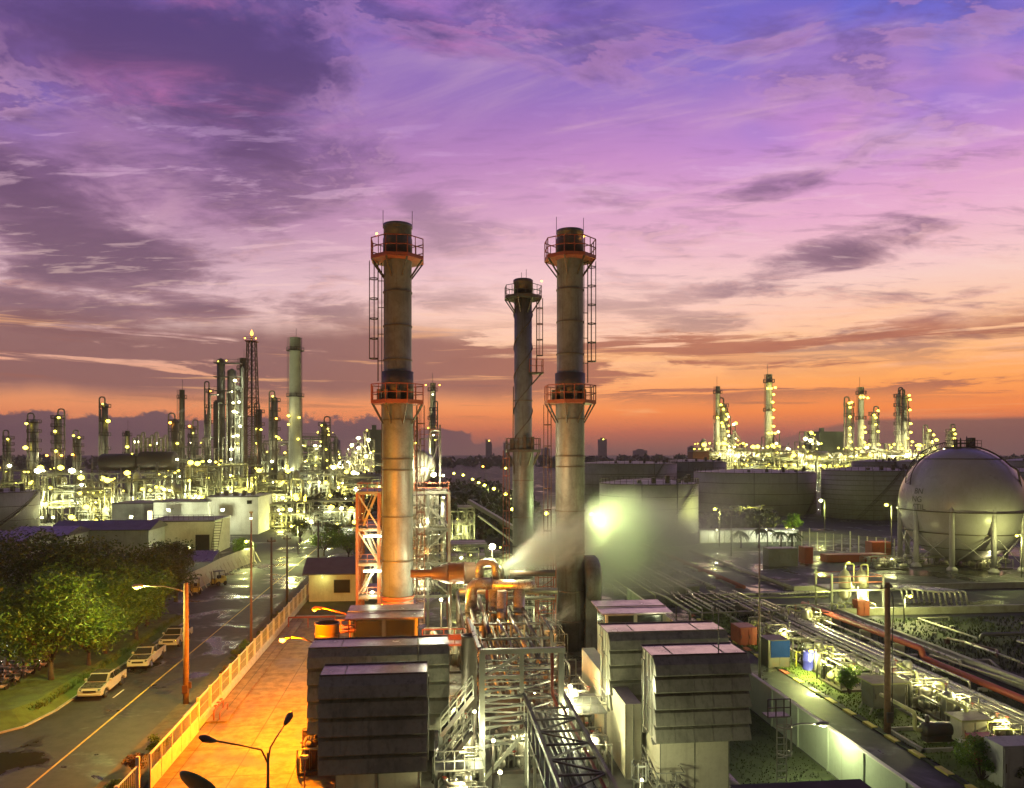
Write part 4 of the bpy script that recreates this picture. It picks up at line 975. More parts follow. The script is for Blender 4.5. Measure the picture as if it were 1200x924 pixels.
m = MB(); m.box(-.42, .42, -.2, .2, 0, 3.4); tag(m.build('support_post', 'white_wall', None, (p.x, p.y, 0)), 'broad white post under the rear right filter house', 'post')
m = MB(); m.box(-.25, .25, -.25, .25, 0, 2.35); tag(m.build('support_post', 'white_wall', None, (.75, 50.6, 0)), 'pale post under the right end of the rear left filter house', 'post')
def cabin(label, x0, x1, y0, y1, z0, zt, roofz, over=.45):
    t = thing('roof_cabin', label, 'cabin', ((x0 + x1) / 2, y0, z0)); w = (x1 - x0) / 2; d = y1 - y0; H = zt - z0
    m = MB(); m.box(-w, w, 0, d, 0, H); m.build('wall', 'cream_wall', t)
    m = MB(); m.face([(-w - over, -over, H + .05), (w + over, -over, H + .05), (w + over, d + over, H + roofz), (-w - over, d + over, H + roofz)])
    m.face([(-w - over, -over, H - .05), (-w - over, d + over, H + roofz - .1), (w + over, d + over, H + roofz - .1), (w + over, -over, H - .05)])
    m.face([(-w - over, -over, H - .05), (w + over, -over, H - .05), (w + over, -over, H + .05), (-w - over, -over, H + .05)])
    for s in (-1, 1): x = s * (w + over); m.face([(x, -over, H - .05), (x, -over, H + .05), (x, d + over, H + roofz), (x, d + over, H + roofz - .1)])
    m.face([(-w - over, d + over, H + roofz), (w + over, d + over, H + roofz), (w + over, d + over, H + roofz - .1), (-w - over, d + over, H + roofz - .1)])
    m.build('roof', 'hood_roof', t)
    m = MB(); m.beam((-w - over, d * .45, H + roofz * .5 + .08), (w + over, d * .45, H + roofz * .5 + .08), .12, .06); m.build('roof_seam', 'dark_steel', t)
    n = 2
    for k in range(n):
        a = -w + .15 + k * (2 * w - .15) / n; b = a + (2 * w - .15) / n - .25
        f = MB(); f.box(a, b, -.04, -.004, H - 1.55, H - .2); fo = f.build('window', 'louvre', t); g = MB(); g.box(a + .05, b - .05, -.07, -.042, H - 1.5, H - .25); g.build('pane', 'glass_dark', fo)
    for s in (-1, 1):
        f = MB(); f.box(min(s * w, s * (w + .04)), max(s * w, s * (w + .04)), .3, d - .3, H - 1.5, H - .25); f.build('side_window', 'glass_dark', t)
    return t
cabin('left rooftop cabin with two dark openings in front of the left chimney', -6.3, -1.05, 62, 65.5, 0, 6.95, .25)
cabin('right rooftop cabin with two dark openings behind the rear right filter house', 14.2, 19.2, 61.5, 64.8, 0, 7.0, .3)
p = W(383.5, HOR, 56)
t = thing('vent_drum', 'brown open-topped exhaust drum behind the rear left filter house', 'drum', (p.x, p.y, 0))
m = MB(); m.lathe([(.86, 0), (.86, 7.6), (.92, 7.62), (.92, 7.7), (.80, 7.7), (.80, 6.6), (.01, 6.6)], n=32); m.build('shell', 'rust_duct', t); m = MB(); m.ring((0, 0, 6.9), .85, .06, 32); m.build('band', 'rust_duct', t)
p = W(550, HOR, 50)
t = thing('standpipe', 'dark open-topped vertical drum beside the steel portal frame', 'drum', (p.x, p.y, 0))
m = MB(); m.lathe([(.52, 3.4), (.52, 8.1), (.56, 8.12), (.56, 8.2), (.46, 8.2), (.46, 7.2), (.01, 7.2)], n=28); m.build('shell', 'stack_dark', t)
m = MB(); [m.beam((sx * .4, sy * .4, 0), (sx * .4, sy * .4, 3.5), .1) for sx in (-1, 1) for sy in (-1, 1)]; m.build('legs', 'grey_steel', t)
m = MB(); m.lathe([(.5, 0), (.5, 1.2), (.3, 1.6), (.01, 1.65)], (0, -.6, 0), 18)
# rod on the front left roof
for (px, yb, yt, Y, lab) in ((490, 776, 735, 43.5, 'thin mast rising beside the right end of the front left roof'), (842, 772, 714, 44.6, 'thin mast on the front right filter house roof')):
    a, b = W(px, yb, Y), W(px, yt, Y); m = MB(); m.tube([(0, 0, 0), (0, 0, b.z - a.z)], .035, 6); m.box(-.1, .1, -.1, .1, 0, .08); m.ball((0, 0, b.z - a.z), .07, 6)
    tag(m.build('mast', 'grey_steel', None, a), lab, 'mast')

# ================================================================ BOILER FRAME BEHIND THE LEFT CHIMNEY
def boiler():
    x0, x1, y0, y1 = -8.0, 2.0, 85, 93
    t = thing('boiler_frame', 'open steel boiler frame with orange-red posts behind the left chimney', 'steel structure', ((x0 + x1) / 2, y0, 0)); w = 5.0; d = y1 - y0
    zs = [4.3, 7.9, 11.7, 15.7]
    for i, x in enumerate((-w, -w / 3 - 1, w / 3 + 1, w)):
        for y in (0, d / 2, d): m = MB(); m.beam((x, y, 0), (x, y, 15.7), .3); m.build('column', 'orange_paint' if i in (0, 1) or y > 0 else 'grey_steel', t)
    for z in zs:
        m = MB()
        for y in (0, d / 2, d): m.beam((-w, y, z), (w, y, z), .18, .3)
        for x in (-w, -w / 3 - 1, w / 3 + 1, w): m.beam((x, 0, z), (x, d, z), .18, .3)
        m.build('beam', 'grey_steel', t)
        m = MB(); m.box(w / 3 + .3, w, d * .5, d, z + .16, z + .2); m.build('floor', 'grey_steel', t)
        m = MB(); m.box(-w, -w / 3 - .6, .2, d, z + .16, z + .2); fl = m.build('floor', 'grey_steel', t)
        m = MB()
        for h in (.55, 1.1): m.beam((-w, 0, z + h), (w if z > 15 else -w / 3, 0, z + h), .06); m.beam((-w, 0, z + h), (-w, d, z + h), .06); m.beam((w, 0, z + h), (w, d, z + h), .06)
        for x in (-w, -w + 1.1, -w + 2.2): m.beam((x, 0, z), (x, 0, z + 1.1), .06)
        for y in (1.5, 3, 4.5, 6): m.beam((w, y, z), (w, y, z + 1.1), .06); m.beam((-w, y, z), (-w, y, z + 1.1), .06)
        m.build('railing', 'orange_paint', fl)
    m = MB()
    for i in range(3):
        za, zb = zs[i] + .2, zs[i + 1]
        if i % 2: m.beam((-w, 0, zb), (-w / 3 - 1, 0, za), .16); m.beam((w, 0, zb), (w / 3 - .6, 0, za), .16)
        else: m.beam((-w, 0, zb), (-w / 3 - 1, 0, za), .16) if i else m.beam((-w, 0, za), (-w / 3 - 1, 0, zb), .16); m.beam((w, 0, za), (w / 3 - .6, 0, zb), .16)
    m.build('brace', 'pale_steel', t)
    for i in range(3):                                    # zig-zag stairs at the left bay
        za, zb = zs[i] + .2, zs[i + 1] + .2; a, b = (-w + .5, -w / 3 - 1.2) if i % 2 == 0 else (-w / 3 - 1.2, -w + .5)
        m = MB()
        for yy in (1.2, 2.0): m.beam((a, yy, za), (b, yy, zb), .08, .25); m.beam((a, yy, za + 1), (b, yy, zb + 1), .06)
        for k in range(16): u = (k + .5) / 16; x = a + (b - a) * u; z = za + (zb - za) * u; m.box(x - .12, x + .12, 1.2, 2.0, z - .03, z)
        m.build('stair', 'pale_steel', t)
    m = MB()
    for z in (11.25, 7.5):
        pass
    for z, yy in ((11.1, -.1), (7.3, -.1)):
        m = MB(); m.box(-4.4, -2.2, yy - .1, yy + .1, z, z + .14); ho = m.build('light_fitting', 'grey_steel', t)
        m = MB(); m.box(-4.3, -2.3, yy - .12, yy + .08, z - .2, z - .02); m.build('fluorescent_tube', 'tube_white', ho); lamp_light(t, (-3.3, yy - .5, z - .3), 1500, (.92, 1, .62), .4)
    # boiler body, economiser coils and headers seen between the columns
    m = MB()
    for k in range(9): m.tube([(-1.0, 1.2 + (k % 2) * .5, 4.9 + k * 1.15), (4.6, 1.2 + (k % 2) * .5, 4.9 + k * 1.15)], .22 if k % 3 else .34, 8)
    m.build('header_pipe', 'lagging', t)
    m = MB(); m.box(-2.6, 3.9, 2.4, 7.4, 4.4, 15.2); m.build('boiler_casing', 'lagging_dull', t)
    m = MB()
    for k in range(11): m.tube([(.2 + k * .4, .7, 4.5), (.2 + k * .4, .7, 15.4)], .07, 6)
    for k in range(5): m.pipe([(1.2 + k * .5, .3, 4.5 + k), (1.2 + k * .5, .3, 9 + k), (4.6, .3, 9 + k), (4.6, 3, 9 + k)], .1, 6)
    m.build('riser_pipe', 'lagging', t)
    m = MB(); m.tube([(4.35, .6, 4), (4.35, .6, 15.2)], .32, 10); m.build('downcomer', 'lagging', t)
    # upper deck: steam drum, silencer, small platforms
    m = MB(); m.drum((1.6, 3.0, 18.6), 1.9, 2.2, 'y', 24, .5); m.build('steam_drum', 'lagging', t)
    for (x, y, z, w2) in ((2.9, 1.4, 21.6, 1.1), (.2, 2.0, 22.5, 1.3)):
        m = MB(); m.box(x - w2, x + w2, y - 1, y + 1, z, z + .1); fl = m.build('upper_floor', 'dark_steel', t); m = MB()
        for h in (.55, 1.1): m.beam((x - w2, y - 1, z + h), (x + w2, y - 1, z + h), .06); m.beam((x + w2, y - 1, z + h), (x + w2, y + 1, z + h), .06); m.beam((x - w2, y - 1, z + h), (x - w2, y + 1, z + h), .06)
        for q in (-w2, 0, w2): m.beam((x + q, y - 1, z), (x + q, y - 1, z + 1.1), .06)
        m.build('railing', 'orange_paint', fl)
        m = MB(); m.beam((x - w2, y - 1, 15.7), (x - w2, y - 1, z), .18); m.beam((x + w2, y - 1, 15.7), (x + w2, y - 1, z + 1.6), .18); m.beam((x - w2, y + 1, 15.7), (x - w2, y + 1, z), .18); m.beam((x - w2, y - 1, 15.7), (x + w2, y - 1, z), .1); m.build('upper_post', 'dark_steel', t)
    m = MB(); m.pipe([(4.0, .5, 15.7), (4.0, .5, 22.6), (2.9, .5, 22.6), (2.9, .5, 20)], .12, 8); m.pipe([(.1, .2, 15.7), (.1, .2, 25.5), (.5, .2, 25.5)], .1, 8); m.pipe([(-.8, .3, 15.7), (-.8, .3, 24.5)], .14, 8); m.tube([(.9, .4, 16), (.9, .4, 24)], .35, 12); m.build('vent_pipe', 'lagging_dull', t)
    caged_ladder(t, 1.0, -.3, 15.9, 24, (0, -1), 'orange_paint', .4, 1.6, .5, .06)
    for (x, y, z, r, k, pw) in ((3.3, -.3, 17.7, .34, 'bulb_white', 7000), (4.35, -.2, 17.6, .16, 'bulb_white', 0), (.0, .5, 23.9, .16, 'bulb_white', 900), (.8, .3, 24.0, .16, 'bulb_white', 0), (1.4, .2, 21.2, .13, 'bulb_yellow', 0),
                             (2.5, .4, 12.6, .14, 'bulb_yellow', 1200), (4.4, -.2, 15.2, .12, 'bulb_white', 0), (2.6, .5, 9.2, .1, 'bulb_orange', 700), (2.0, .3, 5.6, .12, 'bulb_yellow', 1100), (-3.4, .4, 4.8, .2, 'bulb_white', 1100)):
        bulb(t, (x, y, z), r, k)
        if pw: lamp_light(t, (x, y - .6, z), pw, (1, .97, .62) if k != 'bulb_orange' else (1, .4, .08), .2)
    # orange service platforms on the side facing the chimney
    for z in (6.0, 9.6): 
        m = MB(); m.box(-.6, 1.2, -1.2, 0, z, z + .12); fl = m.build('service_platform', 'orange_paint', t); m = MB()
        for h in (.5, 1.0): m.beam((-.6, -1.2, z + h), (1.2, -1.2, z + h), .07)
        for q in (-.6, 0, .6, 1.2): m.beam((q, -1.2, z), (q, -1.2, z + 1.0), .07)
        m.build('railing', 'orange_paint', fl)
boiler()

# ================================================================ DUCT, HEADERS AND PIPE RACK IN THE MIDDLE
Yd = 72
a, b = W(524, 672, Yd), W(557, 672, Yd)
t = thing('exhaust_duct', 'short thick brown horizontal duct with a tapered left end', 'duct', (a.x, a.y, a.z))
m = MB(); m.lathe([(.38, -3.4), (.38, -1.5), (.5, -1.4), (.95, .0), (.95, .1)], (0, 0, 0), 28, 'x'); m.build('taper', 'rust_duct', t)
m = MB(); m.lathe([(1.0, .1), (1.0, 1.5), (1.06, 1.5), (1.06, 1.7), (1.0, 1.7), (1.0, b.x - a.x)], (0, 0, 0), 28, 'x'); m.build('barrel', 'rust_duct', t)
m = MB(); [m.beam((x, 0, -.9), (x, 0, -a.z), .22) for x in (.3, 2.3)]; m.build('support', 'dark_steel', t)
def headers():
    Y = 68; q = lambda px, py: W(px, py, Y); o = q(590, 690); O = Vector((o.x, o.y, 0))
    t = thing('steam_headers', 'group of thick bright lagged pipes bending down in front of the steam jet', 'pipework', O)
    L = lambda px, py, dy=0: q(px, py) - O + Vector((0, dy, 0))
    def b_(px): v = L(px, 690); v.z = 0; return v
    for (pts, r, mt) in (([b_(552), L(552, 684), L(576, 684)], .52, 'lagging'), ([L(577, 686), L(622, 686), L(622, 689)], .5, 'lagging'), ([b_(578), L(578, 690, .2)], .42, 'lagging'), ([b_(586), L(587, 690, -.9)], .42, 'lagging'),
                         ([b_(608), L(608, 690)], .55, 'lagging'), ([L(562, 684, .8), L(562, 660, .8), L(582, 660, .8), L(582, 684, .8)], .34, 'lagging'), ([L(566, 684, 1.6), L(566, 668, 1.6), L(590, 668, 1.6), L(590, 684, 1.6)], .22, 'lagging_dull'),
                         ([L(540, 700, 3), L(660, 700, 3)], .3, 'lagging_dull'), ([L(590, 706, 2), L(655, 706, 2)], .18, 'lagging_dull'), ([L(600, 676, 2), L(655, 676, 2)], .3, 'stack_dark')):
        m = MB(); m.pipe(pts, r, 14); o_ = m.build('pipe', mt, t)
        if r > .4: m = MB(); [m.ring((pts[0].x, pts[0].y, z), r - .02, .07, 20, 'z', .1) for z in (1.5, 3, 4.6, 6.0) if z < pts[1].z - .5]; m.build('clamp_band', 'dark_steel', o_)
    m = MB()
    for px in (571, 575, 594): m.beam(b_(px) + Vector((0, .6, 0)), L(px, 684, .6), .22)
    m.build('support', 'orange_paint', t)
headers()
def mid_rack():
    """long pipe rack running away behind the portal frame"""
    t = thing('pipe_rack', 'long dense pipe rack running back between the portal frame and the steam headers', 'pipe rack', (5.6, 52, 0)); rnd = random.Random(8)
    for k in range(7):
        y = k * 4.6; zt = 7.9 if k < 2 else 5.6
        m = MB(); m.beam((-2.9, y, 0), (-2.9, y, zt), .2); m.beam((2.6, y, 0), (2.6, y, zt), .2)
        for z in ((3.4, 5.4, 7.4) if k < 2 else (3.4, 5.4)): m.beam((-2.9, y, z), (2.6, y, z), .16)
        m.beam((-2.9, y, 3.4), (2.6, y, 5.4), .1); m.build('bent', 'dark_steel', t)
    m = MB()
    for k in range(6):
        y = k * 4.6; z = 7.9 if k == 0 else 5.7; m.beam((-2.9, y, z), (-2.9, y + 4.6, z), .16); m.beam((2.6, y, z), (2.6, y + 4.6, z), .16); m.beam((2.6, y, 3.4), (2.6, y + 4.6, z - .5), .1); m.beam((-2.9, y, z - .5), (-2.9, y + 4.6, 3.4), .1)
    m.build('stringer', 'dark_steel', t)
    for z, n in ((5.5, 10), (3.5, 12), (7.55, 5)):
        for k in range(n):
            x = -2.6 + k * 5.0 / n + rnd.uniform(-.05, .05); r = rnd.choice((.06, .08, .1, .14, .18)); y0 = rnd.uniform(-1, 3); m = MB()
            ye = 5.2 if z > 7 else 27
            if rnd.random() < .5 or z > 7: m.pipe([(x, y0 * .4, z + r), (x, ye * .8, z + r), (x, ye, z + r), (x, ye, z - 1.5)], r, 7)
            else: yy = rnd.uniform(8, 22); m.pipe([(x, y0, z + r), (x, yy, z + r), (x, yy, z + .9), (x + .5, yy, z + .9), (x + .5, 27, z + .9)], r, 7)
            m.build('pipe', rnd.choice(['lagging', 'lagging_dull', 'lagging_dull', 'grey_steel', 'dark_steel', 'dark_steel']), t)
    for (x, y, z, k, pw) in ((-1.5, 8, 6.6, 'bulb_orange', 500), (1.2, 20, 6.8, 'bulb_white', 900), (2, 4, 2.4, 'bulb_white', 1400), (0, 14, 3.0, 'bulb_orange', 700), (-1, 27, 5.0, 'bulb_yellow', 900)):
        bulb(t, (x, y, z), .08, k); lamp_light(t, (x, y, z - .3), pw * .15, (1, .95, .6) if k != 'bulb_orange' else (1, .42, .08), .15)
mid_rack()
def portal():
    """bright galvanised portal frame at the front"""
    Y = 46; t = thing('portal_frame', 'bright galvanised steel portal frame standing left of the dark pipe bridge', 'steel structure', (5.6, 46.1, 0)); m = MB()
    m = MB(); m.beam((-2.55, 0, 0), (-2.55, 0, 8.05), .34); m.build('post', 'pale_steel', t)
    m = MB(); m.beam((2.3, 0.3, 0), (2.3, .3, 8.05), .34); m.build('post', 'grey_steel', t)
    m = MB(); m.beam((-2.7, 0, 8.1), (2.5, 0, 8.1), .3); m.build('top_beam', 'pale_steel', t)
    m = MB(); m.beam((-2.4, 0, 6.55), (-.15, 0, 6.55), .2); m.beam((-.15, 0, 5.6), (-.15, 0, 8.0), .24); m.beam((-2.4, 0, 6.55), (-.2, 0, 7.95), .14); m.build('side_bay', 'pale_steel', t)
    m = MB(); m.beam((-2.55, 0, .3), (-.1, .8, 2.6), .2); m.beam((-2.55, .2, 2.9), (-.9, .9, 2.2), .14); m.build('brace', 'pale_steel', t)
    m = MB()
    for k in range(7): z = 5.7 - k * .55; m.beam((-2.5, .1, z), (.3, 1.4, z - .25), .12); m.beam((-2.5, .25, z - .22), (.3, 1.5, z - .1), .07); m.beam((-2.5, 3.6, z + .35), (.2, 3.6, z + .2), .1)
    m.build('cross_member', 'grey_steel', t)
    m = MB()
    for k in range(6): m.pipe([(-2.3 + k * .35, 2.2, 7.6 - k * .3), (-2.3 + k * .35, 6, 7.6 - k * .3)], .05, 6); m.tube([(-2.4, 1.0 + k * .3, 7.3 - k * .42), (2.1, 1.0 + k * .3, 7.3 - k * .42)], .05, 6)
    m.build('pipe', 'grey_steel', t)
    m = MB(); m.pipe([(1.75, .2, 8.0), (1.75, .2, 5.4), (1.95, -.6, 4.8)], .1, 8); m.build('riser', 'red_paint', t)
    m = MB(); m.beam((-2.7, .2, 8.2), (-2.95, 8, 8.25), .22); m.build('purple_beam', 'roof_purple', t)
portal()
def bridge():
    """dark covered pipe bridge that runs towards the viewer"""
    x0, x1, z = 5.75, 8.25, 5.0; t = thing('pipe_bridge', 'dark latticed pipe bridge with a red pipe coming towards the viewer', 'pipe bridge', ((x0 + x1) / 2, 32, 0)); w = 1.25
    for s in (-1, 1): m = MB(); m.beam((s * w, -4, z), (s * w, 17.6, z), .16, .28); m.beam((s * w, -4, z - 1.7), (s * w, 17.6, z - 1.7), .12, .2); m.build('chord', 'dark_steel', t)
    m = MB()
    for k in range(12): y = -4 + k * 1.9; m.beam((-w, y, z - .1), (w, y, z - .1), .1); m.beam((-w if k % 2 else w, y, z - .1), (w if k % 2 else -w, y + 1.9, z - .1), .09)
    m.build('lattice', 'dark_steel', t)
    m = MB()
    for k in range(13): m.beam((-w, -4 + k * 1.75, z - 1.7), (-w, -4 + k * 1.75, z), .07); m.beam((w, -4 + k * 1.75, z - 1.7), (w, -4 + k * 1.75, z), .07)
    for k in range(5): m.beam((-w - .05, 2 + k * 4, 0), (-w - .05, 2 + k * 4, z - 1.7), .14); m.beam((w, 2 + k * 4, 0), (w, 2 + k * 4, z - 1.7), .14)
    m.build('post', 'pale_steel', t)
    m = MB(); m.box(-w + .1, w - .1, -4, 17.4, z - 1.75, z - 1.68); m.build('tray_floor', 'dark_steel', t)
    rnd = random.Random(3)
    for k in range(6): m = MB(); x = -.9 + k * .3; m.pipe([(x, -4, z - 1.5), (x, 4 + k, z - 1.5), (x + .1, 5 + k, z - 1.2), (x + .1, 17.5, z - 1.2)], rnd.choice((.05, .07, .1)), 6); m.build('pipe', rnd.choice(['grey_steel', 'dark_steel', 'dark_steel']), t)
    m = MB(); m.tube([(.95, -4, z - .35), (.95, 17.6, z - .35)], .09, 8); m.build('fire_main', 'red_paint', t)
    m = MB()
    for k in range(8): m.beam((-w - .16 - k * .07, 12 - k * .6, 0), (-w - .16 - k * .07, 12 - k * .6, z - .3 - k * .05), .09)
    m.build('hanger_rod', 'pale_steel', t)
bridge()
# starry floodlights of the middle ------------------------------------------
FLG = 'floodlights of the turbine yard'
for (px, py, Y, r, k, pw, lab, zz) in ((577, 641, 70, .46, 'bulb_white', 11000, 'brightest floodlight, starry, just above the bent steam pipes', 1), (517, 703, 74, .26, 'bulb_white', 5200, 'floodlight between the boiler frame and the brown duct', 1),
        (665, 832, 47, .17, 'bulb_white', 2600, 'floodlight on the right edge of the dark pipe bridge', 1), (700, 610, 98, .45, 'bulb_green', 24000, 'greenish floodlight shining through the drifting steam', 1), (693, 603, 101, .25, 'bulb_green', 0, 'weaker lamp just left of the greenish floodlight', 1),
        (578, 868, 45.5, .2, 'bulb_white', 2600, 'floodlight behind the foot of the portal frame', 1), (586, 905, 44, .22, 'bulb_white', 1500, 'lowest floodlight, near the ground by the portal post', 1), (556, 834, 47, .18, 'bulb_white', 2200, 'floodlight among the pipes right of the stairs', 1),
        (668, 805, 52, .26, 'bulb_white', 5200, 'floodlight blazing on the white tank right of the bridge', 1), (752, 914, 40.5, .14, 'bulb_white', 3400, 'small lamp lighting the cream enclosure under the front right filter house', 1)):
    r *= .62 if Y < 80 else 1
    p = W(px, py, Y); t = thing('floodlight', lab, 'floodlight', (p.x, p.y, 0), 0, FLG)
    m = MB(); m.tube([(0, .3, 0), (0, .3, p.z + .2)], .05, 6); m.build('pole', 'dark_steel', t); m = MB(); m.lathe([(r * 1.1, 0), (r * .7, .25), (.05, .3)], (0, .02, p.z), 12, 'y'); m.build('housing', 'dark_steel', t)
    bulb(t, (0, -.05, p.z), r, k)
    if pw: lamp_light(t, (0, -.7, p.z), pw * (.45 if Y < 60 else .8), (.97, 1, .56) if k == 'bulb_white' else (.80, 1, .36), .25)
# stairs, landings, caged ladder -------------------------------------------
def stair(name, label, p0, p1, wd, along='x', mat='dark_steel', n=16, rail='pale_steel'):
    a, b = Vector(p0), Vector(p1); t = thing(name, label, 'stairs', a); d = b - a
    o = Vector((0, wd, 0)) if along == 'x' else Vector((wd, 0, 0)); m = MB()
    for q in (Vector(), o): m.beam(q, d + q, .08, .25)
    for k in range(n): u = (k + .5) / n; c = d * u; e = o; m.beam(c, c + e, .26, .05)
    m.build('flight', mat, t); m = MB()
    for q in (Vector(), o):
        for h in (.5, 1.05): m.beam(q + Vector((0, 0, h)), d + q + Vector((0, 0, h)), .06)
        for k in range(5): c = d * (k / 4) + q; m.beam(c, c + Vector((0, 0, 1.05)), .06)
    m.build('handrail', rail, t); return t
stair('steel_stair', 'steel stair with railings between the left filter houses and the portal frame', (.1, 44.5, 1.0), (2.4, 44.5, 3.9), 1.0)
stair('steel_stair', 'upper steel stair flight next to the dark vertical drum', (.6, 47.5, 2.6), (2.6, 47.5, 5.0), .9)
stair('steel_stair', 'dark stair descending left of the front right filter house', (12.9, 46.4, 1.2), (12.9, 41.6, .2), .9, 'y', 'dark_steel')
def landing(label, x0, x1, y0, y1, z, mat='grey_steel'):
    t = thing('walkway_platform', label, 'platform', ((x0 + x1) / 2, y0, 0)); w = (x1 - x0) / 2; d = y1 - y0
    m = MB(); m.box(-w, w, 0, d, z - .1, z); m.build('deck', mat, t); m = MB()
    for h in (.5, 1.05): m.beam((-w, 0, z + h), (w, 0, z + h), .05); m.beam((w, 0, z + h), (w, d, z + h), .05); m.beam((-w, 0, z + h), (-w, d, z + h), .05)
    k = 0
    while k * .55 <= 2 * w: m.beam((-w + k * .55, 0, z), (-w + k * .55, 0, z + 1.05), .05); k += 1
    m.build('railing', 'pale_steel', t); m = MB(); [m.beam((sx * (w - .1), yy, 0), (sx * (w - .1), yy, z - .1), .14) for sx in (-1, 1) for yy in (.1, d - .1)]; m.build('leg', 'grey_steel', t)
landing('railed platform with dark cabinet below the stairs at the left filter house', 0.2, 2.9, 42.6, 44.2, 2.5)
landing('railed platform under the rear right filter house, above the white tank', 9.2, 11.4, 49, 53, 3.2)
landing('narrow railed walkway beside the caged ladder', 12.6, 14.2, 42.0, 43.0, 1.0)
t = thing('caged_ladder', 'pale caged ladder near the white post under the right filter houses', 'ladder', (*XY(748, 42.5), 0)); caged_ladder(t, 0, 0, 0, 3.2, (0, -1), 'grey_steel', .42, .8, .5, .05)
t = thing('caged_ladder', 'caged ladder at the right end of the front right filter house', 'ladder', (*XY(916, 46), 0)); caged_ladder(t, 0, 0, 0, 4.3, (0, -1), 'pale_steel', .42, 1.6, .6, .06)
m = MB(); m.box(-1.0, .4, -.3, .5, 4.3, 4.38); m.build('landing', 'grey_steel', t); m = MB(); [m.beam((x, -.3, 4.38), (x, -.3, 5.4), .06) for x in (-1, -.5, 0, .4)]; m.beam((-1, -.3, 5.4), (.4, -.3, 5.4), .06); m.beam((-1, -.3, 4.9), (.4, -.3, 4.9), .06); m.build('railing', 'dark_steel', t)
p = W(970, 852, 46); q = W(918, 862, 46)
t = thing('arm_lamp', 'lit lamp on a long arm reaching right from the caged ladder over the wall', 'lamp', (q.x, q.y, 3.5)); cobra(t, (0, 0, 0), (p.x - q.x - .5, 0, p.z - 3.4), 'bulb_white', 2600, (.95, 1, .55), .3, .13)
# process machinery: each skid a thing ---------------------------------------
def skid(label, x, y, w, d, seed, name='pump_skid', cat='machinery', h=1.6, mats=('lagging', 'pale_steel', 'grey_steel', 'lagging_dull'), lamp=None, dens=1.0, rz=0, z=0.0):
    rnd = random.Random(seed); t = thing(name, label, cat, (x, y, z), rz)
    m = MB(); m.box(-w / 2, w / 2, 0, d, .02, .22); m.build('base_frame', 'dark_steel', t)
    for k in range(int(2 * dens) + 1):
        cx, cy, r = rnd.uniform(-w / 2 + .5, w / 2 - .5), rnd.uniform(.5, d - .5), rnd.uniform(.22, .4)
        m = MB(); m.drum((cx, cy, .3 + r), r, rnd.uniform(.7, 1.3), rnd.choice('xy'), 16); m.box(cx - .2, cx + .2, cy - .2, cy + .2, .22, .4); m.build('pump', rnd.choice(mats), t)
    for k in range(int(2 * dens)):
        cx, cy, r = rnd.uniform(-w / 2 + .5, w / 2 - .5), rnd.uniform(.5, d - .3), rnd.uniform(.25, .5); hh = rnd.uniform(.8, 1.2) * h
        m = MB(); m.lathe([(r, .22), (r, hh), (r * .7, hh + r * .4), (.01, hh + r * .5)], (cx, cy, 0), 18); m.build('tank', rnd.choice(mats), t)
    for k in range(int(9 * dens)):
        r = rnd.choice((.04, .05, .07, .1)); a = Vector((rnd.uniform(-w / 2, w / 2), rnd.uniform(0, d), .25)); z1 = rnd.uniform(.5, 1.2) * h; b = Vector((rnd.uniform(-w / 2, w / 2), a.y, z1)); c = Vector((b.x, rnd.uniform(0, d), z1))
        m = MB(); m.pipe([a, (a.x, a.y, z1), b, c, (c.x, c.y, .25)], r, 7)
        o = m.build('pipe', rnd.choice(mats), t)
        if k % 2: m = MB(); m.ring((b.x, a.y, z1 + .3), .1, .03, 10); m.cyl((b.x, a.y, z1), .02, .3, 5); m.build('valve', 'red_paint' if k % 4 == 1 else 'grey_steel', o)
    m = MB()
    for sx in (-w / 2, w / 2):
        for yy in (0, d): m.beam((sx, yy, .2), (sx, yy, h * 1.1), .08)
    for yy in (0, d): m.beam((-w / 2, yy, h * 1.1), (w / 2, yy, h * 1.1), .07)
    m.build('frame', 'pale_steel', t)
    if lamp: bulb(t, (0, .3, h * 1.1), .09, lamp[0]); lamp_light(t, (0, .1, h * 1.1 + .3), lamp[1] * .5, lamp[2] if len(lamp) > 2 else (1, .93, .5), .15)
    return t
WL = lambda pw: ('bulb_white', pw)
sk = [('bright pipework and pumps at the foot of the stairs, bottom centre', 1.6, 41.2, 2.8, 2.6, 1, WL(1500)), ('lagged pipes and vessels directly behind the stairs', 2.0, 46.0, 2.4, 3.0, 2, WL(1800)), ('pipework under the raised end of the rear left filter house', 1.6, 50.4, 1.6, 4.0, 3, WL(1300)),
      ('machinery on the ground inside the portal frame', 5.4, 47.6, 3.0, 3.6, 4, WL(700)), ('brightly lit valves and pumps between bridge and right enclosure', 10.0, 46.4, 2.2, 3.0, 5, WL(2000)), ('machinery behind the brightly lit valves, right of the rack', 10.2, 53.5, 2.4, 5.0, 6, WL(2600)),
      ('pipework behind the left cabin, beneath the boiler frame', 1.6, 70, 4.4, 6.0, 7, WL(2600)), ('machinery at the foot of the right chimney', 11.4, 72, 3.0, 5.0, 8, ('bulb_orange', 900, (1, .42, .08))), ('pipework between the headers and the right chimney', 10.6, 63, 2.8, 6.0, 9, WL(1400)),
      ('machinery on the yard side of the left chimney base', -1.5, 66.5, 3.0, 5.0, 10, ('bulb_orange', 900, (1, .42, .08)))]
for lab, x, y, w, d, s, lm in sk: skid(lab, x, y, w, d, s + 40, 'process_skid', h=2.6 if y > 49 else 1.9, lamp=lm, dens=1.6)
p = W(668, 812, 53); t = thing('white_tank', 'white upright tank glaring under the floodlight right of the bridge', 'tank', (p.x, p.y, 0))
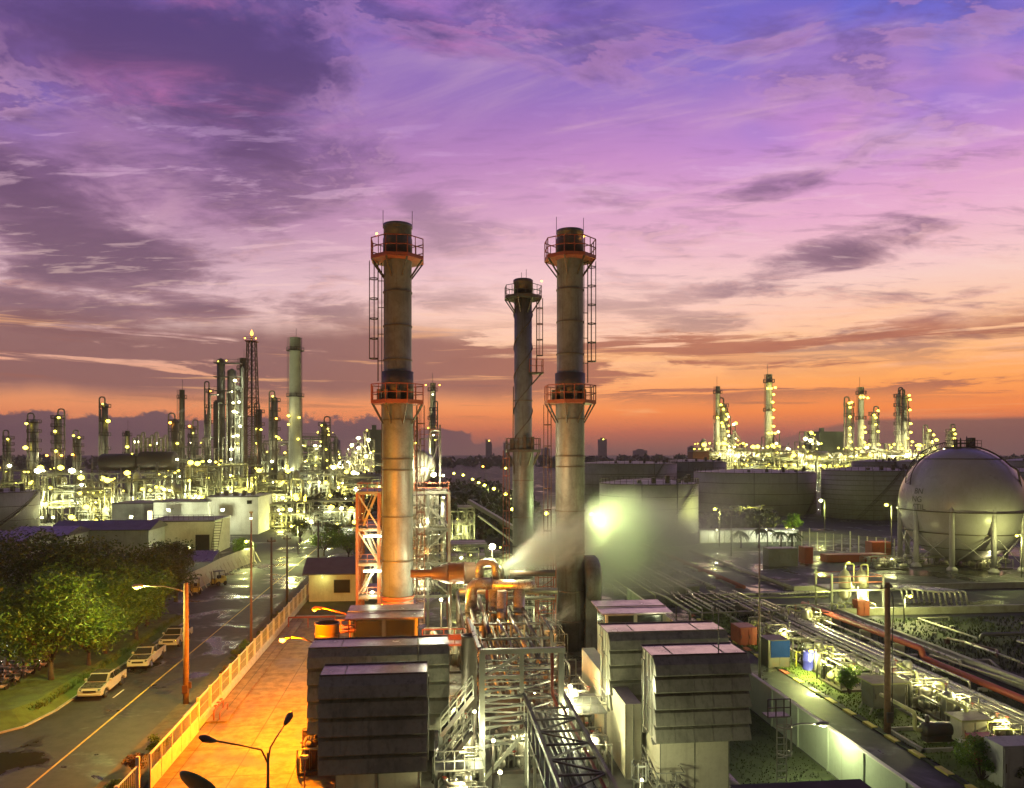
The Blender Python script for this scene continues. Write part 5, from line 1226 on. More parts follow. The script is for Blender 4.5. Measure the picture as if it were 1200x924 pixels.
m = MB(); m.lathe([(.62, 0), (.62, p.z), (.45, p.z + .3), (.01, p.z + .4)], n=24); m.build('shell', 'white_wall', t); m = MB(); m.ring((0, 0, p.z - .2), .6, .06, 24); m.build('band', 'grey_steel', t)
# orange-lit panels behind the left rear house
a = W(520, 750, 58)
t = thing('orange_platform', 'orange railed platform behind the rear left filter house', 'platform', (a.x, a.y, 0))
m = MB(); m.box(-1.6, 1.6, 0, 2, a.z - .5, a.z - .35); m.build('deck', 'orange_paint', t)
m = MB(); [m.beam((x, 0, a.z - .4), (x, 0, a.z + .8), .08) for x in (-1.6, -.8, 0, .8, 1.6)]; m.beam((-1.6, 0, a.z + .8), (1.6, 0, a.z + .8), .08); m.beam((-1.6, 0, a.z + .2), (1.6, 0, a.z + .2), .3, .4); [m.beam((x, 1, 0), (x, 1, a.z - .4), .14) for x in (-1.5, 1.5)]; m.build('railing', 'orange_paint', t)
t = thing('orange_platform', 'orange railed platform between the brown drum and the left cabin', 'platform', (*XY(404, 60), 0))
m = MB(); m.box(-.8, .8, 0, 2, 6.0, 6.12); m.build('deck', 'orange_paint', t); m = MB(); [m.beam((x, 0, 6.1), (x, 0, 7.0), .07) for x in (-.8, -.3, .3, .8)]; [m.beam((-.8, 0, z), (.8, 0, z), .1) for z in (6.3, 6.6, 7.0)]; [m.beam((x, 1, 0), (x, 1, 6), .14) for x in (-.7, .7)]; m.build('railing', 'orange_paint', t)

t = thing('base_lamp', 'orange lamp on a post between the left cabin and the foot of the left chimney', 'lamp', (-5.2, 70, 0)); m = MB(); m.tube([(0, 0, 0), (0, 0, 6.3)], .06, 6); m.tube([(0, 0, 6.2), (.3, .1, 6.5), (.7, .2, 6.4)], .05, 5); m.build('pole', 'dark_steel', t); bulb(t, (.8, .3, 6.3), .12, 'bulb_orange'); lamp_light(t, (.95, .5, 6.1), 5000, (1, .36, .05), .2)

p = G(380, 905); skid('small pumps and valves on the orange-lit floor beside the front left filter house', -7.6, p.y - .5, 1.3, 5, 93, 'process_skid', h=1.5, mats=('rust_duct', 'lagging_dull', 'grey_steel'), dens=1.5)
p = G(357, 770); t = thing('oil_drum', 'rusty drum standing by the side of the rear left filter house', 'drum', (-8.6, 54.5, .006)); m = MB(); m.lathe([(.28, 0), (.3, .02), (.28, .04), (.28, .29), (.3, .31), (.28, .33), (.28, .58), (.3, .6), (.28, .62), (.28, .86), (.3, .88), (.27, .89), (.26, .86), (.01, .86)], n=20); m.build('shell', 'rust_duct', t)

t = thing('scaffold_tower', 'orange lattice scaffold tower close to the left side of the right chimney', 'scaffold', (*XY(641, 77), 0)); m = MB()
for x in (-.9, .9):
    for y in (0, 1.6): m.beam((x, y, 0), (x, y, 9.4), .1)
m.build('post', 'orange_paint', t); m = MB()
for k in range(8):
    z = .4 + k * 1.2; [m.beam((-.9, y, z), (.9, y, z), .07) for y in (0, 1.6)]; m.beam((-.9 if k % 2 else .9, 0, z), (.9 if k % 2 else -.9, 0, z + 1.2), .06); m.beam((-.9, 0, z), (-.9, 1.6, z), .07); m.beam((.9, 0, z), (.9, 1.6, z), .07)
m.build('lattice', 'orange_paint', t); m = MB(); [m.box(-.9, .9, 0, 1.6, z, z + .05) for z in (2.8,)]; m.build('deck', 'dark_steel', t)

def add_part(root, mb, name, mat): return mb.build(name, mat, root)
for hs, w, d, H in ((FL, 2.85, 2.1, 5.0), (RL, 4.45, 2.4, 5.2), (FR, 2.8, 2.4, 4.75), (RR, 4.07, 2.6, 4.9)):
    s = 1 if hs in (FL, RL) else -1; x = s * (w - .06)
    m = MB()
    for k in range(4): y = .25 + k * (d - .4) / 3; m.box(min(x, x + s * .05), max(x, x + s * .05), y - .03, y + .03, .1, H - .1)
    for z in (H * .33, H * .66): m.box(min(x, x + s * .04), max(x, x + s * .04), .25, d - .15, z - .03, z + .03)
    add_part(hs, m, 'side_stiffener', 'louvre')
    m = MB(); m.pipe([(x + s * .12, d * .6, .2), (x + s * .12, d * .6, H - .6), (x + s * .12, d * .9, H - .6)], .035, 6); m.pipe([(x + s * .1, d * .4, .0), (x + s * .1, d * .4, H - 1.4)], .03, 6); add_part(hs, m, 'conduit', 'dark_steel')
    m = MB(); [m.beam((sx * (w - .15), yy, -.35), (sx * (w - .15), yy, 0), .22) for sx in (-1, 1) for yy in (.2, d - .2)]; m.beam((-w, .2, -.12), (w, .2, -.12), .2); add_part(hs, m, 'support_beam', 'grey_steel')
# ================================================================ RIGHT SIDE
t = thing('boundary_wall', 'pale green sheet wall running away beside the service road', 'wall', (25, 34, 0))
m = MB(); m.box(-.08, .08, 0, 62, 0, 2.7); m.build('sheeting', 'wall_green', t)
m = MB(); m.box(-.12, .12, 0, 62, 2.7, 2.78); m.build('coping', 'fence_white', t)
m = MB()
for k in range(16): m.box(-.16, -.08, k * 4, k * 4 + .16, 0, 2.7)
m.build('wall_post', 'wall_green', t)
t = thing('near_rooftop', 'black flat roof edge cutting across the bottom of the view', 'roof', (16.5, 33.0, 0))
a, b = W(868, 920, 33), W(1036, 911, 33)
m = MB(); m.box(a.x - 16.5, b.x - 16.5, -2.5, 0.0, 4.6, 5.25); m.build('roof_slab', 'black_roof', t); m = MB(); m.box(a.x - 16.3, b.x - 16.7, -2.3, -.2, 0, 4.6); m.build('wall', 'grey_wall', t)
p = G(1040, 860)
po = thing('wood_pole', 'tall dark wooden pole standing on the kerb verge, right of centre', 'pole', (p.x, p.y, 0))
m = MB(); m.tube([(0, 0, 0), (0, 0, 10.8)], .22, 12, radii=[.24, .17]); m.build('shaft', 'wood_pole', po); m = MB(); m.box(-.2, .2, -.4, -.2, .9, 1.6); m.box(.2, .42, -.1, .15, 1.2, 2.0); m.build('junction_box', 'dark_steel', po)
m = MB(); m.beam((-.6, -.1, 10.4), (.3, -.1, 10.5), .1); [m.lathe([(.05, 0), (.08, .12), (.04, .24)], (x, -.1, 10.45), 6) for x in (-.5, -.2, .2)]; m.tube([(.2, -.18, 10.2), (.34, -.2, 9), (.26, -.18, 7.5), (.24, -.2, 1)], .04, 5); m.build('crossarm', 'dark_steel', po)
a = W(890, 611, 62); m = MB(); m.tube([(0, 0, 0), (0, 0, a.z)], .09, 8, radii=[.12, .04]); tag(m.build('lightning_mast', 'grey_steel', None, (a.x, a.y, 0)), 'very tall thin mast just right of the front right filter house', 'mast')
a = W(857, 592, 150); m = MB(); m.tube([(0, 0, 0), (0, 0, a.z)], .14, 8, radii=[.16, .06]); tag(m.build('lightning_mast', 'grey_steel', None, (a.x, a.y, 0)), 'thin mast in front of the bright white wall by the palms', 'mast')
# the pipe track: long parallel pipes ---------------------------------------
PG = 'long parallel pipes of the right pipe track'
rnd = random.Random(21)
tr = thing('pipe_track', 'bundle of long bright parallel pipes on low sleepers running into the distance', 'pipe bundle', (40, 30, 0))
m = MB()
for k in range(20): m.box(-2.2, 4.2, k * 3.4, k * 3.4 + .3, 0, .62)
m.build('sleeper', 'concrete', tr)
xs = [-.9, -.45, -.1, .2, .95, 1.15, 1.6, 1.95, 2.25, 2.55, 2.85, 3.1, 3.35, 3.8]
for i, x in enumerate(xs):
    r = (.12, .09, .07, .07, .06, .08, .13, .14, .12, .13, .12, .08, .14, .1)[i]; yend = (47, 50, 55, 55, 54, 54, 56, 57, 57, 57, 57, 57, 57, 56)[i]
    m = MB(); m.pipe([(x, -4, .62 + r), (x, yend, .62 + r), (x, yend + 1.5, .62 + r), (x, yend + 1.5, 1.5)] if i % 3 else [(x, -4, .62 + r), (x, 67, .62 + r)], r, 8)
    m.build('pipe', ('lagging', 'lagging', 'grey_steel', 'lagging_dull')[i % 4 if i % 5 else 0], tr)
t = thing('fire_water_main', 'thick orange-red pipe with a step in it along the right pipe track', 'pipe', (46.2, 60, 0))
m = MB(); m.pipe([(0.4, -40, .55), (0.4, 6.5, .55), (0.1, 8.2, .75), (0.1, 8.4, 1.5), (0, 10, 1.5), (-.3, 31, 1.4)], .3, 12); m.build('pipe', 'red_paint', t)
m = MB(); [m.box(-.35, .75, y, y + .3, 0, .3 if y < 7 else 1.1) for y in range(-30, 31, 6)]; m.build('saddle', 'concrete', t)
for i, (x, y0, y1, lab) in enumerate(((48.5, 66, 88, 'thin pale pipe just right of the orange-red main'), (44.9, 60, 84, 'pale lagged pipe just left of the orange-red main'))):
    m = MB(); m.pipe([(x, y0, .2), (x, y0, .9), (x, y1, .9), (x, y1, .2)], .11, 8); tag(m.build('loose_pipe', 'lagging', None), lab, 'pipe')
# cross pipes near y=105 -------------------------------------------------------
def xpipe(label, pa, pb, r, mat, Y=None, drop=True, name='cross_pipe'):
    (xa, ya), (xb, yb) = pa, pb; z = CH - (ya - HOR) / F * Y; a, b = W(xa, ya, Y), W(xb, ya, Y)
    t = thing(name, label, 'pipe', (a.x, a.y, 0)); L = b - a
    m = MB(); m.pipe([(0, 0, a.z - 1.2), (0, 0, a.z), (L.x, 0, a.z), (L.x, 0, a.z - 1.2)], r, 10); m.build('pipe', mat, t)
    m = MB(); n = max(2, int(L.x / 5))
    for k in range(n + 1): m.beam((L.x * k / n, .1, 0), (L.x * k / n, .1, a.z - r), .14); m.beam((L.x * k / n - .4, .1, a.z - r - .05), (L.x * k / n + .4, .1, a.z - r - .05), .12)
    m.build('support', 'grey_steel', t); return t
xpipe('yellow-lit pipe crossing from the filter houses to the vessel skid', (800, 698), (985, 698), .22, 'lagging', 106)
xpipe('second yellow-lit pipe just below the first, toward the vessel skid', (806, 703), (980, 703), .13, 'yellow_roof', 105)
xpipe('thin yellow pipe passing in front of the red cabinet by the vessel skid', (930, 709), (1022, 709), .12, 'yellow_paint', 103)
xpipe('upper of the long red pipes before the sphere', (1072, 707), (1260, 707), .22, 'red_paint', 107)
xpipe('lower of the long red pipes before the sphere', (1062, 718), (1260, 718), .2, 'red_paint', 101)
xpipe('red pipe with elbows left of the red cabinet', (925, 721), (1060, 722), .16, 'red_paint', 101)
xpipe('dull thick pipe lying left of the pipe track head', (815, 733), (975, 733), .36, 'lagging_dull', 92)
for i, (px, py, Y, n, lab) in enumerate(((1056, 706, 103, 4, 'row of bright bent pipe ends right of the lamp by the wooden pole'), (1100, 716, 101, 3, 'row of bent pipe ends under the upper red pipe'))):
    p = W(px, py, Y); t = thing('pipe_bends', lab, 'pipework', (p.x, p.y, 0))
    for k in range(n * 2): m = MB(); x = k * .75; m.pipe([(x - 2.4, 3, 1.8), (x, 0, 1.8), (x + .1, -.4, .0)], .14, 8); m.build('pipe', 'lagging', t)
# lines of pipes running toward the vanishing point from the depot
t = thing('depot_pipes', 'bundle of thin yellowish pipes running back under the drifting steam', 'pipe bundle', (32, 76, 0))
rnd = random.Random(4)
for k in range(8): x = -6 + k * 1.5 + rnd.uniform(-.6, .6); r = rnd.choice((.08, .1, .15)); y1 = rnd.uniform(36, 60); m = MB(); m.pipe([(x, 22 + (k * 5) % 9, .2), (x, 22 + (k * 5) % 9, 1.3), (x, y1, 1.3), (x, y1, .3)], r, 7); m.build('pipe', rnd.choice(('lagging', 'lagging_dull', 'yellow_roof')), t)
m = MB(); [m.beam((-6.4, y, .6), (6, y, .6), .2, 1.1) for y in range(24, 60, 6)]; m.build('sleeper', 'grey_steel', t)
for (x, y0, y1, r, mat, lab) in ((45.5, 108, 165, .3, 'red_paint', 'red-brown pipe running away left of the empty depot yard'), (52, 106, 150, .34, 'lagging_dull', 'pale and reddish pipe running away across the depot yard'), (41, 108, 170, .25, 'lagging', 'pale pipe running away at the edge of the drifting steam')):
    m = MB(); m.tube([(x, y0, .5), (x, y1, .5)], r, 8); [m.box(x - .4, x + .4, y, y + .4, 0, .3) for y in range(y0 + 2, y1, 8)]; tag(m.build('ground_pipe', mat, None), lab, 'pipe')
t = thing('valve_rack', 'dense rack of short bright pipes and valves behind the containers', 'pipework', (*XY(838, 96), 0))
for k in range(12): x = -5 + k * .95 + rnd.uniform(-.25, .25); ya = -6 + rnd.uniform(0, 5); m = MB(); m.pipe([(x, ya, .5), (x, ya, 1.4), (x, rnd.uniform(2, 7), 1.4), (x + rnd.choice((-.7, 0, .7)), 8, 1.4)], rnd.choice((.07, .1, .15)), 8); m.build('pipe', 'lagging' if k % 3 else 'lagging_dull', t)
m = MB(); [m.beam((-5.4, y, 1.2), (6, y, 1.2), .18) for y in (-5, 0, 4)]; [m.beam((x, y, 0), (x, y, 1.2), .14) for x in (-5, 0, 5) for y in (-5, 0, 4)]; m.build('rack', 'grey_steel', t)
# vessel skid ------------------------------------------------------------
p = G(1005, 719); t = thing('vessel_skid', 'yellow-lit steel frame carrying two pale vessels and orange rails', 'machinery', (p.x, p.y, 0))
m = MB()
for x in (-3.4, .0, 3.4):
    for y in (0, 4): m.beam((x, y, 0), (x, y, 4.9 if x else 3.4), .2)
for z in (.4, 2.9): m.beam((-3.4, 0, z), (3.4, 0, z), .18); m.beam((-3.4, 4, z), (3.4, 4, z), .18); m.beam((-3.4, 0, z), (-3.4, 4, z), .18); m.beam((3.4, 0, z), (3.4, 4, z), .18)
m.box(-3.4, 3.4, 0, 4, 2.98, 3.04); m.build('frame', 'pale_steel', t)
m = MB(); [m.beam((-3.4, y, z), (3.4, y, z), .1) for z in (3.9, 4.6) for y in (0, 4)]; m.beam((-3.4, 0, 4.6), (-3.4, 4, 4.6), .1); m.beam((3.4, 0, 4.6), (3.4, 4, 4.6), .1); m.build('railing', 'orange_paint', t)
for x in (-.9, 1.3): m = MB(); m.lathe([(.3, 1.4), (.72, 2.0), (.72, 4.5), (.5, 5.0), (.15, 5.3), (.15, 5.6)], (x, 1.4, 0), 20); m.build('vessel', 'cream_wall', t)
m = MB(); m.pipe([(-.9, 1.4, 5.5), (-.9, 1.4, 6.0), (.3, 1.4, 6.0), (.3, 1.4, 3.2)], .1, 7); m.pipe([(1.3, 1.4, 5.5), (1.3, 1.4, 5.9), (2.2, 1.4, 5.9), (2.2, 1.4, .4)], .1, 7); [m.pipe([(-3 + k, -.6, 0), (-3 + k, -.6, 1.2), (-3 + k, 1, 1.2)], .08, 6) for k in range(6)]; m.build('pipe', 'yellow_roof', t)
bulb(t, (.9, -.2, 1.9), .26, 'bulb_white'); lamp_light(t, (.9, -1.0, 2.2), 3200, (1, .98, .55), .2)
street_lamp(995, 660, 107, 'lamp post standing in the vessel skid', power=6000, r=.24, armx=-.6)
street_lamp(1067, 699, 90, 'street lamp just right of the tall dark wooden pole', power=7500, r=.26, armx=-.8)
street_lamp(951, 763, 68, 'starry lamp above the blue drum', power=7500, r=.2, armx=.5)
street_lamp(838, 597, 165, 'lamp between the steam-veiled tank and the wide pale tank', power=9000, r=.36, armx=1)
street_lamp(1039, 592, 150, 'lamp in front of the banded dark tank near the sphere', power=9000, r=.38, armx=1)
street_lamp(962, 587, 190, 'white lamp at the gap between the wide pale tank and banded tank', 'bulb_white', 14000, r=.42, armx=1)
street_lamp(1192, 628, 124, 'lamp at the right edge beside the leg of the sphere', power=6000, r=.26, armx=.8)
# cabinets, containers, machinery along the service road ---------------------------
def cabinet(name, label, px, py, w, d, h, mat, roof=None, legs=0, doors=2, rz=0, cat='cabinet'):
    p = G(px, py); t = thing(name, label, cat, (p.x, p.y, 0), rz)
    m = MB(); m.box(-w / 2, w / 2, 0, d, legs, legs + h); m.build('housing', mat, t, bevel=.03)
    for k in range(doors): a = -w / 2 + .08 + k * (w - .08) / doors; m = MB(); m.box(a, a + (w - .08) / doors - .08, -.04, -.002, legs + .1, legs + h - .12); do = m.build('door', mat, t, bevel=.015); m = MB(); m.box(a + .08, a + .12, -.08, -.042, legs + h * .4, legs + h * .6); m.build('handle', 'dark_steel', do)
    if roof: m = MB(); m.box(-w / 2 - .25, w / 2 + .25, -.3, d + .25, legs + h + .003, legs + h + .12); m.build('roof', roof, t)
    if legs: m = MB(); [m.beam((sx * (w / 2 - .06) + sx * .3, yy, 0), (sx * (w / 2 - .06), yy, legs + .1), .1) for sx in (-1, 1) for yy in (.1, d - .1)]; m.build('leg', 'pale_steel', t)
    return t
cabinet('container', 'orange-red container near the far end of the painted kerb', 877, 757, 1.9, 2.4, 1.9, 'red_paint')
cabinet('container', 'dark container carrying a plain blue board', 913, 783, 2.1, 2.2, 2.6, 'dark_steel')
p = G(913, 783); m = MB(); m.box(-.85, 1.0, -.1, -.05, 1.0, 2.55); tag(m.build('notice_board', 'blue_paint', None, (p.x, p.y - .02, 0)), 'plain blue square board on the dark container', 'board')
cabinet('small_cabinet', 'small orange cabinet beside the container with the blue board', 899, 771, .8, .8, 1.1, 'orange_paint', doors=1)
p = G(949, 785); t = thing('storage_drum', 'bright blue upright drum under the starry lamp', 'drum', (p.x, p.y, 0)); m = MB(); m.lathe([(.62, 0), (.66, .05), (.62, .1), (.62, .8), (.66, .85), (.62, .9), (.62, 1.6), (.55, 1.72), (.1, 1.78), (.01, 1.78)], n=28); m.build('shell', 'blue_drum', t)
m = MB(); m.cyl((0, -.66, .8), .05, .2, 8); m.pipe([(0, -.66, .2), (0, -.66, 1.1)], .03, 6); m.build('gauge', 'chrome', t)
cabinet('switch_cabinet', 'dark switch cabinet under a yellowish sheet roof beside the pole', 1042, 838, 2.6, 1.6, 1.9, 'grey_steel', 'yellow_roof', .5)
cabinet('switch_cabinet', 'pale cabinet with yellow roof beside the pump on its kerbed base', 1142, 879, 1.8, 1.2, 1.6, 'cream_wall', 'yellow_roof', .4)
cabinet('red_cabinet', 'red-brown cabinet behind the large bush', 1160, 897, 1.7, 1.2, 1.7, 'red_paint')
cabinet('grey_cabinet', 'large grey cabinet in the bottom right corner', 1199, 925, 2.6, 1.6, 2.6, 'grey_wall')
cabinet('red_cabinet', 'small red cabinet below the vessel skid', 1012, 722, 1.6, 1.2, 1.9, 'red_paint')
YL = lambda pw: ('bulb_yellow', pw, (1, .95, .4))
for lab, px, py, w, d, s, h, lm in (('metering pipework beside the blue drum', 985, 795, 3.0, 6, 1, 1.9, YL(3520)), ('valves and filters between the blue drum and the roofed cabinet', 1003, 812, 2.6, 4, 2, 1.7, YL(2200)), ('tangle of valves behind the pump on the kerbed base', 1088, 832, 3.2, 5, 3, 2.2, YL(3740)),
        ('valves and pipe stands at the near end of the pipe track', 1128, 850, 2.6, 4, 4, 1.8, YL(2640)), ('short pipes and valves beyond the blue board container', 925, 762, 2.6, 7, 5, 1.7, YL(2640)), ('valves beside the pale cabinet with yellow roof', 1180, 880, 2.2, 3, 6, 1.6, YL(1980)), ('pumps in front of the vessel skid', 958, 735, 5.0, 5, 7, 1.5, YL(2860))):
    p = G(px, py); skid(lab, p.x, p.y, w, d, s + 70, 'valve_station', h=h, mats=('lagging', 'lagging_dull', 'yellow_roof', 'pale_steel', 'grey_steel'), lamp=lm, dens=1.9)
p = G(1112, 878); t = thing('diesel_pump', 'dark horizontal pump on a square kerbed base', 'pump', (p.x, p.y, 0))
m = MB(); m.box(-2.3, 2.3, -.6, .0 - .4, 0, .3); m.box(-2.3, 2.3, 3.4, 3.6, 0, .3); m.box(-2.3, -2.1, -.6, 3.6, 0, .3); m.box(2.1, 2.3, -.6, 3.6, 0, .3); m.build('base_kerb', 'concrete', t)
m = MB(); m.drum((-.2, 1, 1.0), .5, 1.8, 'x', 20); m.box(-1.1, 1.4, .7, 1.3, .2, .6); m.drum((1.4, 1, .9), .35, .6, 'x', 16); m.cyl((-.9, 1, 1.2), .14, .8, 10); m.build('pump_body', 'dark_steel', t)
m = MB(); m.pipe([(1.6, 1, 1.0), (2.0, 1, 1.0), (2.0, 1, 2.4), (2.0, 4, 2.4)], .14, 8); m.pipe([(-1.2, 1, 1), (-1.8, 1, 1), (-1.8, 1, 2.2), (-1.8, 5, 2.2)], .14, 8); m.build('pipe', 'yellow_roof', t)
for i, (px, py, lab) in enumerate(((933, 782, 'pale guard post pair beside the blue drum'), (1125, 893, 'pale guard posts before the red-brown cabinet'), (865, 752, 'row of yellow guard posts in front of the orange-red container'))):
    p = G(px, py); m = MB(); [m.tube([(k * .7, 0, 0), (k * .7, 0, 1.5)], .07, 8) for k in range(2 + (i == 2))]; m.beam((0, 0, 1.4), (.7, 0, 1.4), .06); tag(m.build('guard_post', 'yellow_paint' if i != 1 else 'fence_white', None, p), lab, 'guard post')
# shapes in the far bund: pipes on sleepers
for (pts, lab, mat) in ((((1020, 752), (1052, 768), (1075, 768)), 'thin bent pipe left in the dark bund below the red pipes', 'lagging_dull'), (((1128, 752), (1196, 776), (1196, 776)), 'pale pipe on the slope at the right edge of the bund', 'lagging'), (((1110, 748), (1168, 762), (1168, 770)), 'reddish thin pipe in the bund near the right edge', 'rust_duct'),
                       (((1115, 774), (1160, 774), (1172, 784)), 'pipe loop lying in the grass of the bund', 'lagging_dull'), (((1090, 768), (1230, 812), (1230, 812)), 'long thin pipe crossing the dark grass of the bund', 'lagging_dull')):
    P_ = [G(a, b, .6) for a, b in pts]; m = MB(); m.pipe(P_[:2] if P_[1] == P_[2] else P_, .12, 7); [m.box(q.x - .2, q.x + .2, q.y - .15, q.y + .15, 0, .5) for q in (P_[0], P_[1])]; tag(m.build('bund_pipe', mat, None), lab, 'pipe')
t = thing('bund_pipework', 'low crossing pipes on sleepers spread over the dark bund floor', 'pipework', (50, 50, 0)); rnd = random.Random(31)
for k in range(16):
    x, y, z = rnd.uniform(1, 30), rnd.uniform(1, 34), rnd.uniform(.35, .7); l = rnd.uniform(5, 16); q = rnd.random() < .5; m = MB(); b_ = (x + l, y, z) if q else (x, min(y + l, 36), z); c_ = (b_[0], b_[1] + 3, z) if q else (b_[0] + 4, b_[1], z)
    m.pipe([(x, y, 0), (x, y, z), b_, c_, (c_[0], c_[1], 0)], rnd.choice((.07, .1, .14, .2)), 7); m.build('pipe', rnd.choice(('lagging', 'lagging_dull', 'lagging_dull', 'rust_duct', 'grey_steel')), t)
m = MB(); [m.box(x, x + .4, y, y + .25, 0, .32) for x, y in [(rnd.uniform(0, 32), rnd.uniform(0, 36)) for _ in range(40)]]; m.build('sleeper', 'concrete', t)
# ---------------------------------------------------------------- STORAGE TANKS
def tank(label, pxa, pxb, py_top, Yc, mat='tank_grey', rings=6, stair_at=None, roof=1.0, name='storage_tank', rail=True, h=None):
    a, b = W(pxa, py_top, Yc), W(pxb, py_top, Yc); r = (b.x - a.x) / CT / 2; c = a.lerp(b, .5); H = a.z
    t = thing(name, label, 'storage tank', (c.x, c.y, 0), 0, 'storage tanks'); N = 64
    m = MB(); m.lathe([(r, 0), (r, H), (r - .25, H + .02), (r * .5, H + roof * .7), (.01, H + roof)], n=N); m.build('shell', mat, t)
    m = MB()
    for k in range(1, rings + 1): m.ring((0, 0, H * k / (rings + .0) - .05), r - .02, .14 if k == rings else .1, N, 'z', .14)
    m.build('wind_girder', 'stack_dark', t)
    if rail:
        m = MB(); n = 44
        for k in range(n):
            A = 2 * PI * k / n; B = 2 * PI * (k + 1) / n; p1 = Vector((r * math.cos(A), r * math.sin(A), H)); p2 = Vector((r * math.cos(B), r * math.sin(B), H))
            m.beam(p1, p1 + Vector((0, 0, 1.1)), .09); m.beam(p1 + Vector((0, 0, 1.1)), p2 + Vector((0, 0, 1.1)), .08); m.beam(p1 + Vector((0, 0, .6)), p2 + Vector((0, 0, .6)), .06)
        m.build('roof_rail', 'dark_steel', t)
    if stair_at is not None:
        m = MB()
        for k in range(40): u = k / 39; A = stair_at + u * .9 * 14 / max(8, r); m.box(math.cos(A) * (r + .5) - .35, math.cos(A) * (r + .5) + .35, math.sin(A) * (r + .5) - .35, math.sin(A) * (r + .5) + .35, u * H, u * H + .12)
        pts = [Vector((math.cos(stair_at + u / 20 * .9 * 14 / max(8, r)) * (r + .9), math.sin(stair_at + u / 20 * .9 * 14 / max(8, r)) * (r + .9), u / 20 * H + 1)) for u in range(21)]; m.tube(pts, .06, 5); m.build('spiral_stair', 'dark_steel', t)
        A = stair_at; x, y = math.cos(A) * (r + .3), math.sin(A) * (r + .3)
    m = MB(); m.tube([(r * .3, -r * .93, 0), (r * .3, -r * .955 - .2, H + .8), (r * .25, -r * .8, H + 1)], .15, 6); m.tube([(-r * .4, -r * .93, 0), (-r * .4, -r * .93, H + .6)], .1, 6); m.build('riser_pipe', 'grey_steel', t)
    for k in range(6): m = MB(); A = 4.2 + k * .35; m.box(math.cos(A) * r * .8 - .4, math.cos(A) * r * .8 + .4, math.sin(A) * r * .8 - .4, math.sin(A) * r * .8 + .4, H, H + .9 + (k % 3) * .5); m.build('roof_fitting', 'dark_steel', t)
    return t
tank('nearest tank, left end veiled by the steam, with railed top and lamps', 703, 817, 566, 176, 'tank_pale', 5, 4.4)
tank('wide pale tank right of the steam, with a vertical ladder', 815, 952, 553, 268, 'tank_pale', 4, 5.2)
tank('dark tank with many horizontal bands left of the sphere', 966, 1066, 551, 244, 'tank_grey', 10, 4.0)
tank('large dull tank just right of the right chimney, behind the steam', 676, 792, 543, 310, 'tank_grey', 4, 4.6)
tank('far tank low between the banded tank and the bright refinery', 1000, 1052, 541, 380, 'tank_grey', 3, rail=False)
tank('paler far tank with flat top just left of the sphere', 1050, 1090, 541, 370, 'tank_pale', 3, rail=False)
tank('far low tank right of the sphere at the edge of the view', 1178, 1216, 540, 360, 'tank_pale', 3, rail=False)
tank('dark tank partly hidden behind the sphere on its right', 1150, 1290, 552, 262, 'tank_grey', 8, rail=True)
tank('low dark tank between the wide pale tank and the large dull one', 770, 850, 541, 330, 'tank_grey', 4, rail=True)
tank('squat pale tank at the left edge of the view', -42, 40, 576, 196, 'tank_pale', 3, 4.9, .8)
tank('far dark tank below the green-roofed block among the left lights', 405, 450, 556, 320, 'tank_grey', 3, rail=False)
# bright refuelling canopy/wall with palms --------------------------------------
a, b = W(820, 631, 172), W(939, 630, 172); t = thing('lit_wall', 'long low white building front glowing brightly behind the palms', 'building', (a.x, a.y, 0)); L = b.x - a.x
m = MB(); m.box(0, L, 0, 4, 0, 2.6); m.build('wall', 'white_wall', t); m = MB(); m.box(-.3, L + .3, -.5, 4.3, 2.602, 2.8); m.build('roof', 'grey_wall', t); m = MB(); [m.box(L * k / 12, L * k / 12 + .15, -.1, -.002, 0, 2.6) for k in range(13)]; m.build('pilaster', 'grey_wall', t)
for k, (u, lab) in enumerate(((.12, 'lamp near the left end of the glowing white wall'), (.62, 'lamp behind the palms before the glowing white wall'), (.9, 'lamp near the right end of the glowing white wall'))):
    t = thing('wall_floodlight', lab, 'floodlight', (a.x + L * u, a.y - 4, 0)); m = MB(); m.tube([(0, 0, 0), (0, 0, 3.2)], .06, 6); m.tube([(0, 0, 3.2), (0, .6, 3.3)], .05, 5); m.build('pole', 'grey_steel', t); bulb(t, (0, .7, 3.2), .14, 'bulb_white'); lamp_light(t, (0, 1, 3.0), 2400, (.95, 1, .7), .2)
def palm(label, x, y, h, seed):
    rnd = random.Random(seed); t = thing('palm_tree', label, 'palm tree', (x, y, 0), 0, 'palms before the glowing white wall')
    m = MB(); m.tube([(0, 0, 0), (.1, 0, h * .5), (.0, 0, h)], .16, 8, radii=[.2, .15, .13]); m.build('trunk', 'bark', t); g = MB()
    for k in range(15):
        a = rnd.random() * 2 * PI; l = rnd.uniform(1.6, 2.4); e = rnd.uniform(.1, 1.0); prev = Vector((0, 0, h))
        for j in range(7):
            u = (j + 1) / 7; q = Vector((math.cos(a) * l * u, math.sin(a) * l * u, h + e * u * 1.5 - 1.9 * u * u)); s = Vector((-math.sin(a), math.cos(a), 0)); w = .34 * (1 - u * .6)
            g.face([prev + s * w, q + s * w * .8 - Vector((0, 0, .22)), q]); g.face([prev, q, q - s * w * .8 - Vector((0, 0, .22)), prev - s * w - Vector((0, 0, .15))]); prev = q
    g.build('fronds', 'palm_leaf', t)
for i, (px, h, lab) in enumerate(((868, 3.4, 'leftmost low palm, apart from the others'), (889, 4.0, 'palm directly behind the very tall thin mast'), (899, 3.7, 'palm touching the one behind the thin mast, on its right'), (915, 3.2, 'palm in front of the brightest patch of the wall'), (928, 3.0, 'small palm near the right end of the glowing wall'))):
    p = W(px, HOR, 163); palm(lab, p.x, p.y, h, i)
